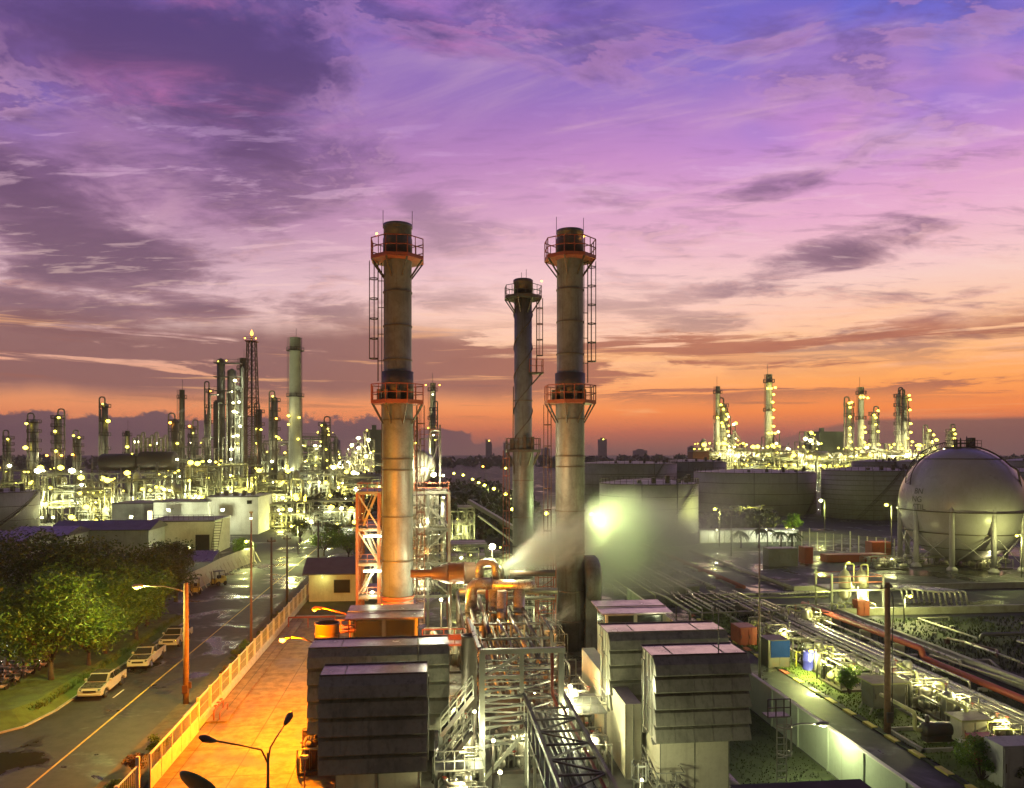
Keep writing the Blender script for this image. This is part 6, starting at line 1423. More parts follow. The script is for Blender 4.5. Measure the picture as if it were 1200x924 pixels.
t = thing('depot_fence', 'pale-posted mesh fence around the depot before the banded tank', 'fence', (*XY(905, 170), 0)); x0, y0 = XY(905, 170); x1, y1 = XY(1048, 150); m = MB(); n = 15
for k in range(n + 1):
    x, y = (x1 - x0) * k / n, (y1 - y0) * k / n; m.beam((x, y, 0), (x, y, 3.4 + (k == 10 or k == 5) * .8), .16)
m.build('posts', 'fence_white', t); m = MB(); [m.beam((0, 0, z), (x1 - x0, y1 - y0, z), .07) for z in (.3, 1.4, 2.4, 3.3)]
[m.beam(((x1 - x0) * k / 120, (y1 - y0) * k / 120, .3), ((x1 - x0) * k / 120, (y1 - y0) * k / 120, 3.3), .025) for k in range(120)]; m.build('mesh', 'grey_steel', t)
for (px, py, w, h, mat, lab) in ((1033, 645, 4, 2.6, 'red_paint', 'red container behind the depot fence'), (1005, 653, 12, 1.4, 'red_paint', 'long low red trailer before the depot fence'), (918, 658, 5.5, 3.2, 'grey_steel', 'dull grey container before the glowing wall'), (948, 655, 1.6, 3, 'red_paint', 'slim red unit beside the grey container'), (885, 633, 0, 0, '', '')):
    if w: p = G(px, py + 6); cabinet('container', lab, px, py + 6, w, 2.4, h, mat, doors=3 if w > 3 else 1)
p = W(905, 610, 205); skid('yellow-lit pipework at the foot of the wide pale tank', p.x - 6, p.y, 12, 6, 91, 'valve_station', h=5, mats=('yellow_roof', 'lagging'), lamp=('bulb_yellow', 4200, (1, 1, .3)), dens=2)
x, y = XY(930, 196); tree('lit_tree', 'small tree glowing yellow-green beside the gap between wide and banded tanks', x, y, 5.2, 2.6, 1500, 'leaf_light', .25, 9)
t = thing('tree_light', 'low lamp shining up into the small yellow-green tree', 'lamp', (x - 3.5, y - 3.5, 0)); m = MB(); m.tube([(0, 0, 0), (0, 0, 1.4)], .06, 6); m.build('pole', 'grey_steel', t); bulb(t, (0, 0, 1.5), .16, 'bulb_yellow'); lamp_light(t, (0, -.4, 1.6), 5000, (1, .95, .2), .2)
# ---------------------------------------------------------------- THE SPHERE
def sphere():
    c = W(1127, HOR, 138.6); R, zc = 10.3, 10.9; t = thing('gas_sphere', 'huge pale spherical gas tank on white legs with dark stencilled letters', 'gas sphere', (c.x, c.y, 0))
    m = MB(); n = 40; m.lathe([(R * math.sin(PI * i / n) + 1e-4, -R * math.cos(PI * i / n)) for i in range(n + 1)], (0, 0, zc), 72); m.build('shell', 'sphere_paint', t)
    m = MB(); m.ring((0, 0, zc - .9), R * .997 - .05, .35, 72, 'z', .16); m.ring((0, 0, zc - 4.7), R * .89 - .05, .4, 72, 'z', .16); m.ring((0, 0, zc - 7.4), R * .69, .3, 60, 'z', .14); m.ring((0, 0, zc + 8.2), R * .605, .16, 60, 'z', .12); m.build('ring_pipe', 'dark_steel', t)
    for k in range(10):
        A = -PI / 2 - TH - .045 + 2 * PI * k / 10; x, y = math.cos(A) * R * .97, math.sin(A) * R * .97; m = MB()
        m.tube([(x, y, 0), (x, y, zc - .6), (x * .98, y * .98, zc + 1.4)], .44, 14, radii=[.44, .44, .26]); m.lathe([(.85, 0), (.85, .4), (.5, .75), (.5, .8)], (x, y, 0), 12); m.build('leg', 'sphere_paint', t)
    m = MB()
    for k in range(10):
        A = -PI / 2 - TH - .045 + 2 * PI * k / 10; B = A + 2 * PI / 10; q = R * .97
        m.tube([(math.cos(A) * q, math.sin(A) * q, 1), (math.cos(B) * q, math.sin(B) * q, zc - 4.6)], .07, 5); m.tube([(math.cos(B) * q, math.sin(B) * q, 1), (math.cos(A) * q, math.sin(A) * q, zc - 4.6)], .07, 5)
    m.build('cross_brace', 'sphere_paint', t)
    m = MB(); m.box(-2.2, 2.6, -1.6, 1.6, zc + R - .2, zc + R + .05); m.build('top_platform', 'dark_steel', t); m = MB()
    for h in (.6, 1.2): [m.beam((-2.2, y, zc + R + h), (2.6, y, zc + R + h), .07) for y in (-1.6, 1.6)]; [m.beam((x, -1.6, zc + R + h), (x, 1.6, zc + R + h), .07) for x in (-2.2, 2.6)]
    for k in range(7): m.beam((-2.2 + k * .8, -1.6, zc + R), (-2.2 + k * .8, -1.6, zc + R + 1.2), .06)
    m.build('railing', 'dark_steel', t); m = MB(); rnd = random.Random(9)
    for k in range(9): x = -1.9 + k * .5; m.lathe([(.16, 0), (.16, .5 + rnd.random()), (.08, 1.4 + rnd.random() * .6)], (x, rnd.uniform(-1, 1), zc + R), 8)
    m.pipe([(-1.5, 0, zc + R + .7), (1.9, 0, zc + R + .7), (1.9, 0, zc + R + .1)], .12, 7); m.box(1.5, 2.3, -.5, .5, zc + R, zc + R + 1.7); m.build('relief_valves', 'dark_steel', t)
    # dark pipe down the front and stair round the left shoulder
    d = lambda az, el, k=1.0: Vector((math.cos(az) * math.cos(el) * R * k, math.sin(az) * math.cos(el) * R * k, zc + math.sin(el) * R * k))
    az0 = -PI / 2 - TH + .62; pts = [d(az0, e, 1.03) for e in (1.45, 1.3, 1.15, 1.0, .85, .72)]
    x, y = pts[-1].x, pts[-1].y; m = MB(); pts = [Vector((1.8, -.8, zc + R + .9))] + pts; k_ = 1.12; m.pipe(pts + [Vector((x * 1.14, y * 1.14, pts[-1].z - .7)), Vector((x * 1.3, y * 1.3, 9.5)), Vector((x * 1.3, y * 1.3, .5)), Vector((x * 1.3 + 9, y * 1.3, .4))], .16, 8); m.build('down_pipe', 'dark_steel', t)
    m = MB(); az1 = PI + .1 - TH
    for rr in (1.02, 1.11): m.tube([d(az1 - .55 * (i / 20), .35 + 1.0 * i / 20, rr) for i in range(21)], .1, 5)
    for i in range(40): u = i / 39; a_ = d(az1 - .55 * u, .35 + 1.0 * u, 1.02); b_ = d(az1 - .55 * u, .35 + 1.0 * u, 1.11); m.beam(a_, b_, .07)
    m.build('curved_stair', 'dark_steel', t)
    # small lugs high on the shell
    # stencilled letters, wrapped on the shell
    for (txt, el, az) in (('BN', .20, -.0), ('NG', .06, -.02), ('STIL', -.07, 0.03)):
        cu = bpy.data.curves.new('t', 'FONT'); cu.body = txt; cu.size = 1.45; cu.align_x = 'CENTER'; cu.extrude = 0; o = bpy.data.objects.new('t', cu); COL.objects.link(o); bpy.context.view_layer.update()
        me = bpy.data.meshes.new_from_object(o.evaluated_get(bpy.context.evaluated_depsgraph_get())); bpy.data.objects.remove(o)
        bm = bmesh.new(); bm.from_mesh(me); bmesh.ops.triangulate(bm, faces=bm.faces); bmesh.ops.subdivide_edges(bm, edges=[e for e in bm.edges if e.calc_length() > .3], cuts=2, use_grid_fill=False); bmesh.ops.triangulate(bm, faces=bm.faces)
        for v in bm.verts: a_ = -PI / 2 - TH - 1.24 + az + v.co.x / R * 1.0; e_ = el + v.co.y / R; v.co = d(a_, e_, 1.0045)
        bm.to_mesh(me); bm.free(); me.materials.clear(); me.materials.append(M('stencil')); o = bpy.data.objects.new('lettering', me); COL.objects.link(o); o.parent = t
sphere()
for lab, px, py, w, d, s in (('pipework and valves on the ground beneath the sphere', 1110, 664, 12, 6, 1), ('pipework between the sphere legs at the right edge', 1165, 668, 7, 5, 2), ('pumps and pipes on the ground left of the sphere legs', 1046, 668, 6, 5, 4)):
    p = G(px, py); skid(lab, p.x, p.y, w, d, s + 140, 'sphere_manifold', h=1.6, mats=('lagging', 'lagging_dull', 'pale_steel'), lamp=YL(1980), dens=2.0)
# ================================================================ REFINERIES IN THE DISTANCE
def far_lamp(t, loc, r, kind, rnd=None): bulb(t, loc, r, kind)
def column(name, label, cat, px, py_top, py_base, Y, wpx, lamps=(), style='column', group=None, mat='grey_steel', lr=.5, kind='bulb_far', seed=0, light=0):
    """a tower of the refinery: shell, ringed platforms, pipes down the side, swan-neck at the top, lamps as parts"""
    rnd = random.Random(seed + int(px)); p = W(px, py_top, Y); zb = max(0, CH - (py_base - HOR) / F * Y); H = p.z; r = wpx / F * Y / 2
    t = thing(name, label, cat, (p.x, p.y, 0), 0, group); s = Y / 300
    m = MB()
    if style == 'stack': m.lathe([(r * 1.15, 0), (r * 1.1, H * .4), (r * .95, H - .2), (r, H - .2), (r, H), (r * .8, H), (r * .8, H - 3), (.01, H - 3)], n=24)
    elif style == 'steps': m.lathe([(r * 1.3, 0), (r * 1.3, H * .45), (r, H * .48), (r, H * .8), (r * .75, H * .82), (r * .75, H - r * .3), (r * .4, H), (.01, H + .1)], n=20)
    else: m.lathe([(r, 0), (r, H - r * .4), (r * .7, H - .1), (.01, H + r * .3)], n=20)
    m.build('shell', mat, t)
    n = 2 if style == 'stack' else rnd.choice((4, 5, 6)); m = MB()
    for k in range(n):
        z = H * (1 - k * (.55 / n) - (.04 if style != 'stack' else .08)); q = r * 1.15 + .8 * s
        m.lathe([(r * .9, z), (q, z), (q, z + .25), (r * .9, z + .25)], n=12, smooth=False)
        for i in range(10): a = 2 * PI * i / 10; b = a + 2 * PI / 10; m.beam((q * math.cos(a), q * math.sin(a), z), (q * math.cos(a), q * math.sin(a), z + 1.3 * s), .12 * s); m.beam((q * math.cos(a), q * math.sin(a), z + 1.3 * s), (q * math.cos(b), q * math.sin(b), z + 1.3 * s), .12 * s)
    m.build('platform', 'dark_steel', t)
    m = MB()
    if style != 'stack':
        for k in range(3): a = rnd.uniform(3.3, 6.1); x, y = math.cos(a) * (r + .5 * s), math.sin(a) * (r + .5 * s); z1 = H * rnd.uniform(.75, 1.0); m.tube([(x, y, 0), (x, y, z1)], rnd.uniform(.15, .3) * s, 6)
        x = rnd.choice((-1, 1)) * (r + .9 * s); m.pipe([(0, 0, H), (0, 0, H + 2.5 * s), (x, 0, H + 2.5 * s), (x, 0, 0)], .28 * s, 6, bend=1.4 * s)
    else: m.tube([(r * 1.2, 0, 0), (r * 1.1, 0, H)], .14 * s, 5); m.tube([(0, r * .9, H), (0, r * .9, H + 4 * s)], .08 * s, 4)
    m.beam((-r - .35 * s, -.2, 0), (-r - .35 * s, -.2, H), .12 * s); m.beam((-r - .75 * s, -.2, 0), (-r - .75 * s, -.2, H), .12 * s)
    m.build('piping', 'grey_steel', t)
    for i, (dx, py, *kk) in enumerate(lamps):
        z = CH - (py - HOR) / F * Y; bulb(t, (dx / F * Y, -r - .9 * s, z), (kk[1] if len(kk) > 1 else 1) * lr, kk[0] if kk else kind)
    if light: lamp_light(t, (-r, -r - 5 * s, H * .55), light, (1, .95, .5), 1.0)
    return t
def block(name, label, pxa, pxb, py_top, Y, depth, seed, nl=12, levels=None, lr=.4, dens=1.0, light=0, kind=('bulb_far', 'bulb_far', 'bulb_white'), vessels=3, group=None, mat='grey_steel', lit=None, z0=0, cat='process unit'):
    """open steel process structure: frame, floors, vessels, pipes and its own lamps"""
    rnd = random.Random(seed); a, b = W(pxa, py_top, Y), W(pxb, py_top, Y); w = (b.x - a.x) / 2; H = a.z; t = thing(name, label, cat, ((a.x + b.x) / 2, (a.y + b.y) / 2, z0), 0, group)
    s = Y / 300; L = levels or max(2, int(H / (5 * s))); nx = max(3, int(2 * w / (7 * s))); m = MB(); tw = .32 * s
    hs = [H * (1 if rnd.random() < .35 else rnd.uniform(.5, .92)) for _ in range(nx + 1)]; hs[rnd.randrange(nx)] = H
    for i in range(nx + 1):
        x = -w + 2 * w * i / nx
        for y in (0, depth / 2, depth): m.beam((x, y, 0), (x, y, max(hs[i], hs[i - 1] if i else 0)), tw)
    m.build('column', mat, t); m = MB(); br = MB()
    for i in range(nx):
        xa, xb = -w + 2 * w * i / nx, -w + 2 * w * (i + 1) / nx
        for k in range(1, L + 1):
            z = H * k / L
            if z > max(hs[i], hs[i + 1]) + .1: continue
            for y in (0, depth / 2, depth): m.beam((xa, y, z), (xb, y, z), tw, tw * 1.3)
            m.box(xa, xb, depth * .3, depth, z - .1, z)
            for hh in (.6, 1.2): m.beam((xa, 0, z + hh * s), (xb, 0, z + hh * s), .1 * s)
            if rnd.random() < .45: br.beam((xa, 0, z), (xb, 0, z - H / L), tw * .7)
    m.build('decking', mat, t); br.build('brace', mat, t)
    for k in range(vessels):
        r = rnd.uniform(.9, 2.0) * s; x = rnd.uniform(-w * .8, w * .8); z = H * rnd.randint(0, L - 1) / L + r + .3; m = MB()
        if rnd.random() < .5: m.drum((x, rnd.uniform(0, depth * .4), z), r, r * rnd.uniform(2.5, 5), 'x', 18)
        else: m.lathe([(r * .8, z - r), (r * .8, z + r * 2.5), (r * .3, z + r * 3.2), (.01, z + r * 3.3)], (x, rnd.uniform(-.2, depth * .4), 0), 16)
        m.build('vessel', rnd.choice(('lagging', 'tank_pale', 'lagging_dull', 'pale_steel')), t)
    m = MB(); m2 = MB()
    for k in range(int(26 * dens)):
        q = m if k % 2 else m2; r = rnd.choice((.14, .2, .28, .36)) * s; x = rnd.uniform(-w, w); y = rnd.uniform(-2 * s, depth * .5); z1 = rnd.uniform(.15, 1.05) * H; x2 = max(-w * 1.05, min(w * 1.05, x + rnd.gauss(0, 6 * s)))
        q.pipe([(x, y, 0), (x, y, z1), (x2, y, z1), (x2, y, z1 - rnd.uniform(.1, .9) * z1)], r, 6)
    for k in range(int(8 * dens)):
        z = rnd.uniform(.08, .95) * H; xa = rnd.uniform(-w, 0); m2.tube([(xa, -s, z), (xa + w * rnd.uniform(.4, 1), -s, z)], rnd.choice((.2, .3, .45)) * s, 6)
    m.build('piping', 'lagging', t); m2.build('piping', 'grey_steel', t)
    for k in range(nl):
        bulb(t, (rnd.uniform(-w, w), -1.3 * s + rnd.uniform(-1, 1) * s, H * rnd.choice([i / L for i in range(0, L + 1)]) + 1.8 * s + rnd.uniform(-.6, .6)), lr * rnd.choice((.35, .5, .7, .9, 1.1, 1.9)), rnd.choice(kind))
    if light:
        for k in range(3): lamp_light(t, (-w * .7 + k * w * .7, -4 * s, H * rnd.uniform(.15, .6)), light * (1.3 if 200 < Y < 500 else 1), rnd.choice(((.95, 1, .36), (.92, 1, .55), (1, .95, .22))), .6)
    return t
LG = 'towers of the left refinery'
B, Wt, O_, R_ = 'bulb_far', 'bulb_white', 'bulb_orange', 'bulb_orange'
for (px, pt, Y, w, style, lamps, lab, mat) in (
    (10, 512, 300, 6, 'column', ((2, 515, B), (4, 546, Wt, 1.6), (0, 552, B)), 'short column at the very left edge of the left refinery', 'grey_steel'),
    (40, 492, 290, 9, 'column', ((-5, 497, B, 1.2), (-6, 525, B, 1.9), (-7, 553, B), (-3, 553, B)), 'stout column with a yellow lamp halfway up, second from the left edge', 'pale_steel'),
    (68, 487, 300, 9, 'column', ((4, 490, B, 1.2), (0, 506, B, 1.3), (1, 529, B, 1.3), (-9, 534, O_), (7, 534, O_)), 'column with wide platforms and a mast, third from the left edge', 'grey_steel'),
    (92, 512, 300, 6, 'column', ((-3, 511, B), (3, 513, B, .8), (-4, 533, O_)), 'small column with two lamps on top between two taller ones', 'grey_steel'),
    (123, 473, 290, 7, 'column', ((0, 474, B, .8), (6, 494, B, 1.7)), 'tall slender column with a curved vent pipe, left of the big dark drums', 'grey_steel'),
    (149, 505, 330, 5, 'stack', ((2, 524, B, 1.6),), 'short plain chimney above the big dark drums', 'grey_steel'),
    (213, 457, 330, 5.5, 'stack', (), 'plain dark chimney, half height, right of the big dark drums', 'stack_dark'),
    (205, 492, 310, 9, 'column', ((-3, 496, O_, 1.2), (5, 520, B, 1.2)), 'stubby dark column in front of the half-height chimney', 'stack_dark'),
    (226, 500, 320, 6, 'column', ((-2, 500, O_), (2, 508, B, .7)), 'small column right of the half-height chimney', 'grey_steel'),
    (245, 455, 320, 4.5, 'steps', ((3, 459, O_, .6),), 'thin needle-like column tapering upward', 'grey_steel'),
    (285, 420, 330, 8.5, 'stack', (), 'thick plain dark chimney just left of the lattice flare tower', 'stack_dark'),
    (346, 396, 300, 13.5, 'stack', ((-6, 488, B, 1.3), (6, 490, B, 1.1), (-6, 498, B), (-2, 550, Wt, 1.1), (5, 515, B)), 'tallest and thickest pale chimney of the left refinery', 'tank_pale'),
    (322, 466, 310, 7, 'column', ((-1, 465, B, .9), (3, 491, O_, .9), (3, 512, B), (-2, 541, Wt, 1.2)), 'dark column between the flare tower and the thickest chimney', 'stack_dark'),
    (304, 480, 320, 6, 'column', ((-2, 503, B), (3, 504, B), (-2, 520, B)), 'dark column standing against the flare tower foot', 'dark_steel'),
    (380, 496, 380, 8, 'column', ((-2, 499, B), (5, 503, B), (6, 510, B), (-3, 518, B, .9), (3, 527, B), (4, 540, B)), 'lamp-studded column right of the thickest chimney', 'grey_steel'),
    (507, 449, 470, 6, 'stack', ((-8, 452, O_, .9), (8, 452, O_, .9), (0, 463, Wt, 1.0), (0, 483, Wt, 1.1), (-5, 502, B), (3, 500, B)), 'far thin chimney with lamps just right of the left tall chimney', 'tank_pale'),
    (508, 478, 440, 4, 'column', ((0, 510, Wt, 1.1), (2, 516, B)), 'far thin column beside the thin lit chimney', 'grey_steel')):
    column('refinery_chimney' if style == 'stack' else 'refinery_column', lab, 'chimney' if style == 'stack' else 'column', px, pt, 560, Y, w, lamps, style, LG, mat, .5, light=2600 if px not in (507, 508) else 0)
# twin column cluster with pipework and bright lamps
p = W(268, 422, 290)
t = thing('refinery_column', 'cluster of tall joined columns streaked with white lamps, left of the thick chimney', 'column', (p.x, p.y, 0), 0, LG)
for (dx, py, r) in ((-2.8, 421, 1.5), (1.2, 433, 1.7), (3.2, 452, 1.3), (-4.6, 470, 1.0), (5, 430, .5)):
    z = CH - (py - HOR) / F * 290; m = MB(); m.lathe([(r, 0), (r, z - .6), (.01, z + .4)], (dx, 0, 0), 18); m.build('shell', 'stack_dark' if dx < 2 else 'pale_steel', t)
m = MB()
for k in range(9):
    z = 54 - k * 5.2; m.box(-5, 4.6, -2.4, 1.6, z, z + .25)
    for h in (.7, 1.4): m.beam((-5, -2.4, z + h), (4.6, -2.4, z + h), .12)
m.build('platform', 'dark_steel', t); m = MB()
for k in range(7): x = -4.5 + k * 1.5; m.pipe([(x, -2.7, 0), (x, -2.7, 22 + (k * 17) % 30), (x + 1, -2.7, 22 + (k * 17) % 30), (x + 1, 0, 22 + (k * 17) % 30)], .24, 6)
m.pipe([(-9, -2, 3), (-9, -2, 26), (-4.8, -2, 26)], .35, 7); m.pipe([(-6, -2.8, 4), (-6, -2.8, 42), (-3, -2.8, 42)], .3, 7); m.build('piping', 'lagging', t)
for (x, py, r, k) in ((3.0, 447, 1.2, Wt), (4.5, 472, 1.1, Wt), (2.4, 473, .9, Wt), (2.6, 483, 1.2, Wt), (3.8, 484, .8, Wt), (5, 500, 1.2, Wt), (4, 511, 1.2, Wt), (2.4, 512, .9, Wt), (1.8, 527, 1.4, Wt), (-.6, 545, 1.2, Wt), (-3, 425, .5, B), (0, 424, .5, B), (2, 460, .6, Wt), (4, 520, .7, B), (-2, 540, .7, B)):
    bulb(t, (x, -3.2, CH - (py - HOR) / F * 290), r * .48, k)
for z in (48, 34, 20, 8): lamp_light(t, (5, -6, z), 4200, (.9, 1, .7), .6)
# flare tower
p = W(295, 400, 320)
t = thing('flare_tower', 'tall lattice flare tower with a burning orange flame on top', 'flare tower', (p.x, p.y, 0), 0)
H = p.z; zr = lambda z: 3.6 - 2.0 * z / H; m = MB()
for sx in (-1, 1):
    for sy in (-1, 1): m.beam((sx * zr(0), sy * zr(0), 0), (sx * zr(H), sy * zr(H), H), .38)
m.build('leg', 'rust_duct', t); m = MB(); n = 17
for k in range(n):
    za, zb = H * k / n, H * (k + 1) / n; a, b = zr(za), zr(zb)
    for (p1, p2) in (((-1, -1), (1, -1)), ((1, -1), (1, 1)), ((1, 1), (-1, 1)), ((-1, 1), (-1, -1))):
        m.beam((p1[0] * b, p1[1] * b, zb), (p2[0] * b, p2[1] * b, zb), .24); m.beam((p1[0] * a, p1[1] * a, za), (p2[0] * b, p2[1] * b, zb), .17); m.beam((p2[0] * a, p2[1] * a, za), (p1[0] * b, p1[1] * b, zb), .17)
m.build('lattice', 'rust_duct', t)
m = MB(); m.tube([(0, 0, 0), (0, 0, H + 2.2)], .42, 10); m.build('flare_pipe', 'stack_dark', t); m = MB(); m.box(-2.4, 2.4, -2.4, 2.4, H - .3, H); [m.beam((-2.4, -2.4, H + h), (2.4, -2.4, H + h), .12) for h in (.7, 1.4)]; m.build('top_platform', 'orange_paint', t)
m = MB(); m.lathe([(.01, 0), (.5, .3), (.65, .9), (.45, 1.6), (.15, 2.2), (.01, 2.6)], (0, 0, H + 2.2), 14); m.build('flame', 'flame', t); lamp_light(t, (0, -2, H + 4), 5000, (1, .45, .1), .8)
for z, x in ((H + .8, -2.2), (H + .8, 2.2)): bulb(t, (x, -2.4, z), .3, 'bulb_orange')
# horizontal drums on a tall dark structure -------------------------------------
a = W(150, 540, 270)
t = thing('reactor_structure', 'dark steel structure carrying two huge horizontal drums and a row of looped pipes', 'process unit', (a.x, a.y, 0)); m = MB()
for x in (-11, -5, 1, 7, 13, 19):
    for y in (-3, 3): m.beam((x, y, 0), (x, y, 13), .45)
for z in (6, 13):
    for y in (-3, 3): m.beam((-11, y, z), (19, y, z), .5)
    m.box(-11, 19, -3, 3, z, z + .2)
for i, x in enumerate((-11, -5, 1, 7, 13)): m.beam((x, -3, 6 if i % 2 else 13), (x + 6, -3, 13 if i % 2 else 6), .3)
m.build('frame', 'grey_steel', t)
for x, l, r in ((-3, 11, 3.0), (10, 11, 3.4)): m = MB(); m.drum((x, 0, 14 + r), r, l, 'x', 28, .4); m.build('drum', 'dark_steel', t)
m = MB()
for k in range(8): x = 2 + k * 1.5; m.pipe([(x, -1, 17), (x, -1, 25.5 + (k % 3)), (x + 1, -1, 25.5 + (k % 3)), (x + 1, -1, 19)], .28, 6)
for k in range(10): x = -10 + k * 3; m.tube([(x, -3.5, 0), (x, -3.5, 9 + (k * 5) % 9)], .3, 6)
m.tube([(-12, 0, 13), (-12, 0, 19)], .3, 6); m.build('looped_pipe', 'lagging_dull', t); m = MB(); [m.beam((-11, -3, 13 + h), (19, -3, 13 + h), .12) for h in (.8, 1.5)]; [m.beam((x, -3, 13), (x, -3, 14.5), .12) for x in range(-11, 20, 2)]; m.build('railing', 'dark_steel', t)
for i, (x, z, r, k) in enumerate(((-7, 11, .5, B), (-1, 4.5, .55, B), (6, 3, .4, B), (12, 4, .6, Wt), (17, 8, .4, B), (14, 12, .4, B), (2, 12, .35, B), (18, 18, .5, Wt), (9, 23, .3, B), (-9, 3, .5, Wt), (3, 20, .3, B))): bulb(t, (x, -4.4, z), r, k)
for x in (-8, 2, 12): lamp_light(t, (x, -8, 5), 5500, (1, .98, .6), .6)
# process blocks -------------------------------------------------------------------
for (pa, pb, pt, Y, dp, sd, nl, lt, lab, vs) in ((-14, 44, 552, 235, 10, 1, 12, 3600, 'pipework behind the squat pale tank at the left edge', 2), (44, 100, 556, 222, 10, 2, 13, 7500, 'brightest tangle of process steel right of the squat tank', 5), (90, 150, 566, 215, 10, 3, 12, 5500, 'lower process steel in front of the drum structure', 4),
        (150, 212, 562, 225, 9, 4, 10, 5000, 'process steel behind the floodlit workshop', 3), (212, 258, 548, 240, 10, 5, 10, 4200, 'process steel left of the white block', 3), (238, 300, 546, 262, 10, 6, 14, 5500, 'process steel at the foot of the joined columns', 4), (298, 352, 556, 250, 12, 7, 16, 5000, 'process steel between white block and thickest chimney', 4),
        (350, 405, 552, 300, 12, 8, 16, 5200, 'process steel right of the thickest chimney', 4), (396, 452, 560, 290, 12, 9, 10, 4200, 'low process steel just left of the left tall chimney', 3), (300, 362, 590, 205, 7, 10, 8, 3200, 'low pipe bridge with yellow lamps beyond the white block', 1), (352, 420, 588, 212, 7, 11, 8, 3000, 'low pipe bridge crossing behind the bright trees', 1),
        (160, 240, 524, 310, 12, 12, 16, 5200, 'far process steel behind the drum structure', 4), (296, 345, 520, 330, 12, 13, 14, 4800, 'dark framework around the foot of the flare tower', 3), (350, 392, 512, 390, 12, 14, 16, 5200, 'lamp-dotted framework right of the thickest chimney', 3)):
    block('process_unit', lab, pa, pb, pt, Y, dp, sd, nl + 6, light=lt, lr=.5, vessels=vs + 2, group='process units of the left refinery', dens=1.15)
for (pa, pb, pt, Y, dp, sd, nl, lt, lab, vs, mt) in ((592, 650, 688, 84, 5, 31, 6, 420, 'dark pipe structure with orange lamps between the middle and right chimneys', 3, 'dark_steel'), (528, 572, 640, 104, 7, 32, 5, 900, 'pipe structure with pale vessels right of the boiler frame', 3, 'grey_steel'),
        (528, 556, 596, 150, 9, 33, 5, 2600, 'far steel structure with sloping conveyor seen right of the boiler frame', 2, 'grey_steel'), (566, 600, 650, 120, 6, 34, 4, 900, 'low pipe structure behind the brightest starry floodlight', 2, 'grey_steel')):
    t = block('turbine_pipework', lab, pa, pb, pt, Y, dp, sd, nl, light=lt, lr=.09 * Y / 84, vessels=vs, group='steel structures behind the steam headers', dens=.9, mat=mt, kind=('bulb_orange', 'bulb_white', 'bulb_orange') if Y < 90 else ('bulb_white', 'bulb_yellow'))
    if sd == 33: m = MB(); m.beam((1, -4, 11), (14, -14, 3.5), .9, .7); m.beam((3, -2, 8), (10, -10, 3), .3); m.build('conveyor', 'pale_steel', t)
# pyramid of lamps left of the chimney
def pyramid(label, pxs, Y, seed, grp, lr, extra=(), kind=('bulb_far', 'bulb_white')):
    rnd = random.Random(seed); x0, x1 = pxs[0][0], pxs[-1][0]; a, b = W(x0, HOR, Y), W(x1, HOR, Y); t = thing('process_unit', label, 'process unit', ((a.x + b.x) / 2, (a.y + b.y) / 2, 0), 0, grp); c = (a.x + b.x) / 2; s = Y / 300
    m = MB(); m2 = MB(); n = 0
    for i in range(len(pxs) - 1):
        (pa, ya), (pb, yb) = pxs[i], pxs[i + 1]; xa, xb = W(pa, HOR, Y).x - c, W(pb, HOR, Y).x - c; H = max(2, CH - (ya - HOR) / F * Y); L = max(2, int(H / (4 * s)))
        for x in (xa, xb):
            for y in (0, 5 * s): m.beam((x, y, 0), (x, y, H), .3 * s)
        for k in range(1, L + 1):
            z = H * k / L; m.beam((xa, 0, z), (xb, 0, z), .3 * s); m.beam((xa, 5 * s, z), (xb, 5 * s, z), .3 * s); m.box(xa, xb, 1, 5 * s, z - .1, z)
            m.beam((xa, 0, z), (xb, 0, z - H / L), .18 * s)
            if n < 92: n += 1; bulb(t, (rnd.uniform(xa, xb), -1.0 * s, z + rnd.uniform(-1, 1.2) * s), lr * rnd.choice((.45, .7, .9, 1.5)), rnd.choice(kind))
            if n < 92 and rnd.random() < .5: n += 1; bulb(t, (rnd.uniform(xa, xb), -1.0 * s, z + rnd.uniform(-1.5, 1.5) * s), lr * rnd.choice((.5, .7, .9)), rnd.choice(kind))
        for k in range(3): x = rnd.uniform(xa, xb); m2.pipe([(x, -.5 * s, 0), (x, -.5 * s, H * rnd.uniform(.4, 1)), (x + rnd.uniform(-4, 4) * s, -.5 * s, H * rnd.uniform(.3, .8))], .3 * s, 6)
        if rnd.random() < .6: r = rnd.uniform(1, 2) * s; m2.lathe([(r, 0), (r, H * .8), (.01, H * .86)], ((xa + xb) / 2, 2, 0), 14)
    m.build('framework', 'grey_steel', t); m2.build('piping', 'lagging', t)
    for i in range(3): lamp_light(t, ((a.x - b.x) * (.35 - .35 * i), -9 * s, 9 * s), 9000 * s * s, (1, .92, .42), 1)
    return t
pyramid('distant unit thick with white lamps rising to a point by the left tall chimney', [(398, 540), (406, 530), (412, 520), (419, 514), (426, 506), (432, 516), (438, 532)], 460, 1, 'process units of the left refinery', .75, kind=('bulb_white', 'bulb_white', 'bulb_far'))
pyramid('distant lamp-covered unit low beside the left tall chimney', [(362, 534), (374, 522), (386, 528), (398, 536), (412, 532), (450, 540)], 440, 2, 'process units of the left refinery', .62)
RG = 'process units of the right refinery'; YR = 620
pyramid('distant unit crowded with yellow lamps around the slender dark-topped chimney', [(832, 540), (838, 520), (842, 496), (850, 488), (856, 500), (862, 520), (870, 522), (876, 540)], YR, 3, RG, 1.05)
pyramid('distant lamp-lit stepped unit below the tallest chimney of the right refinery', [(872, 540), (882, 532), (892, 524), (899, 512), (906, 508), (914, 524), (924, 530), (932, 540)], YR, 4, RG, 1.05)
pyramid('distant unit with a lamp on its peak between the tallest chimney and the green block', [(932, 532), (938, 518), (944, 506), (950, 512), (956, 522), (962, 538)], YR, 5, RG, 1.1)
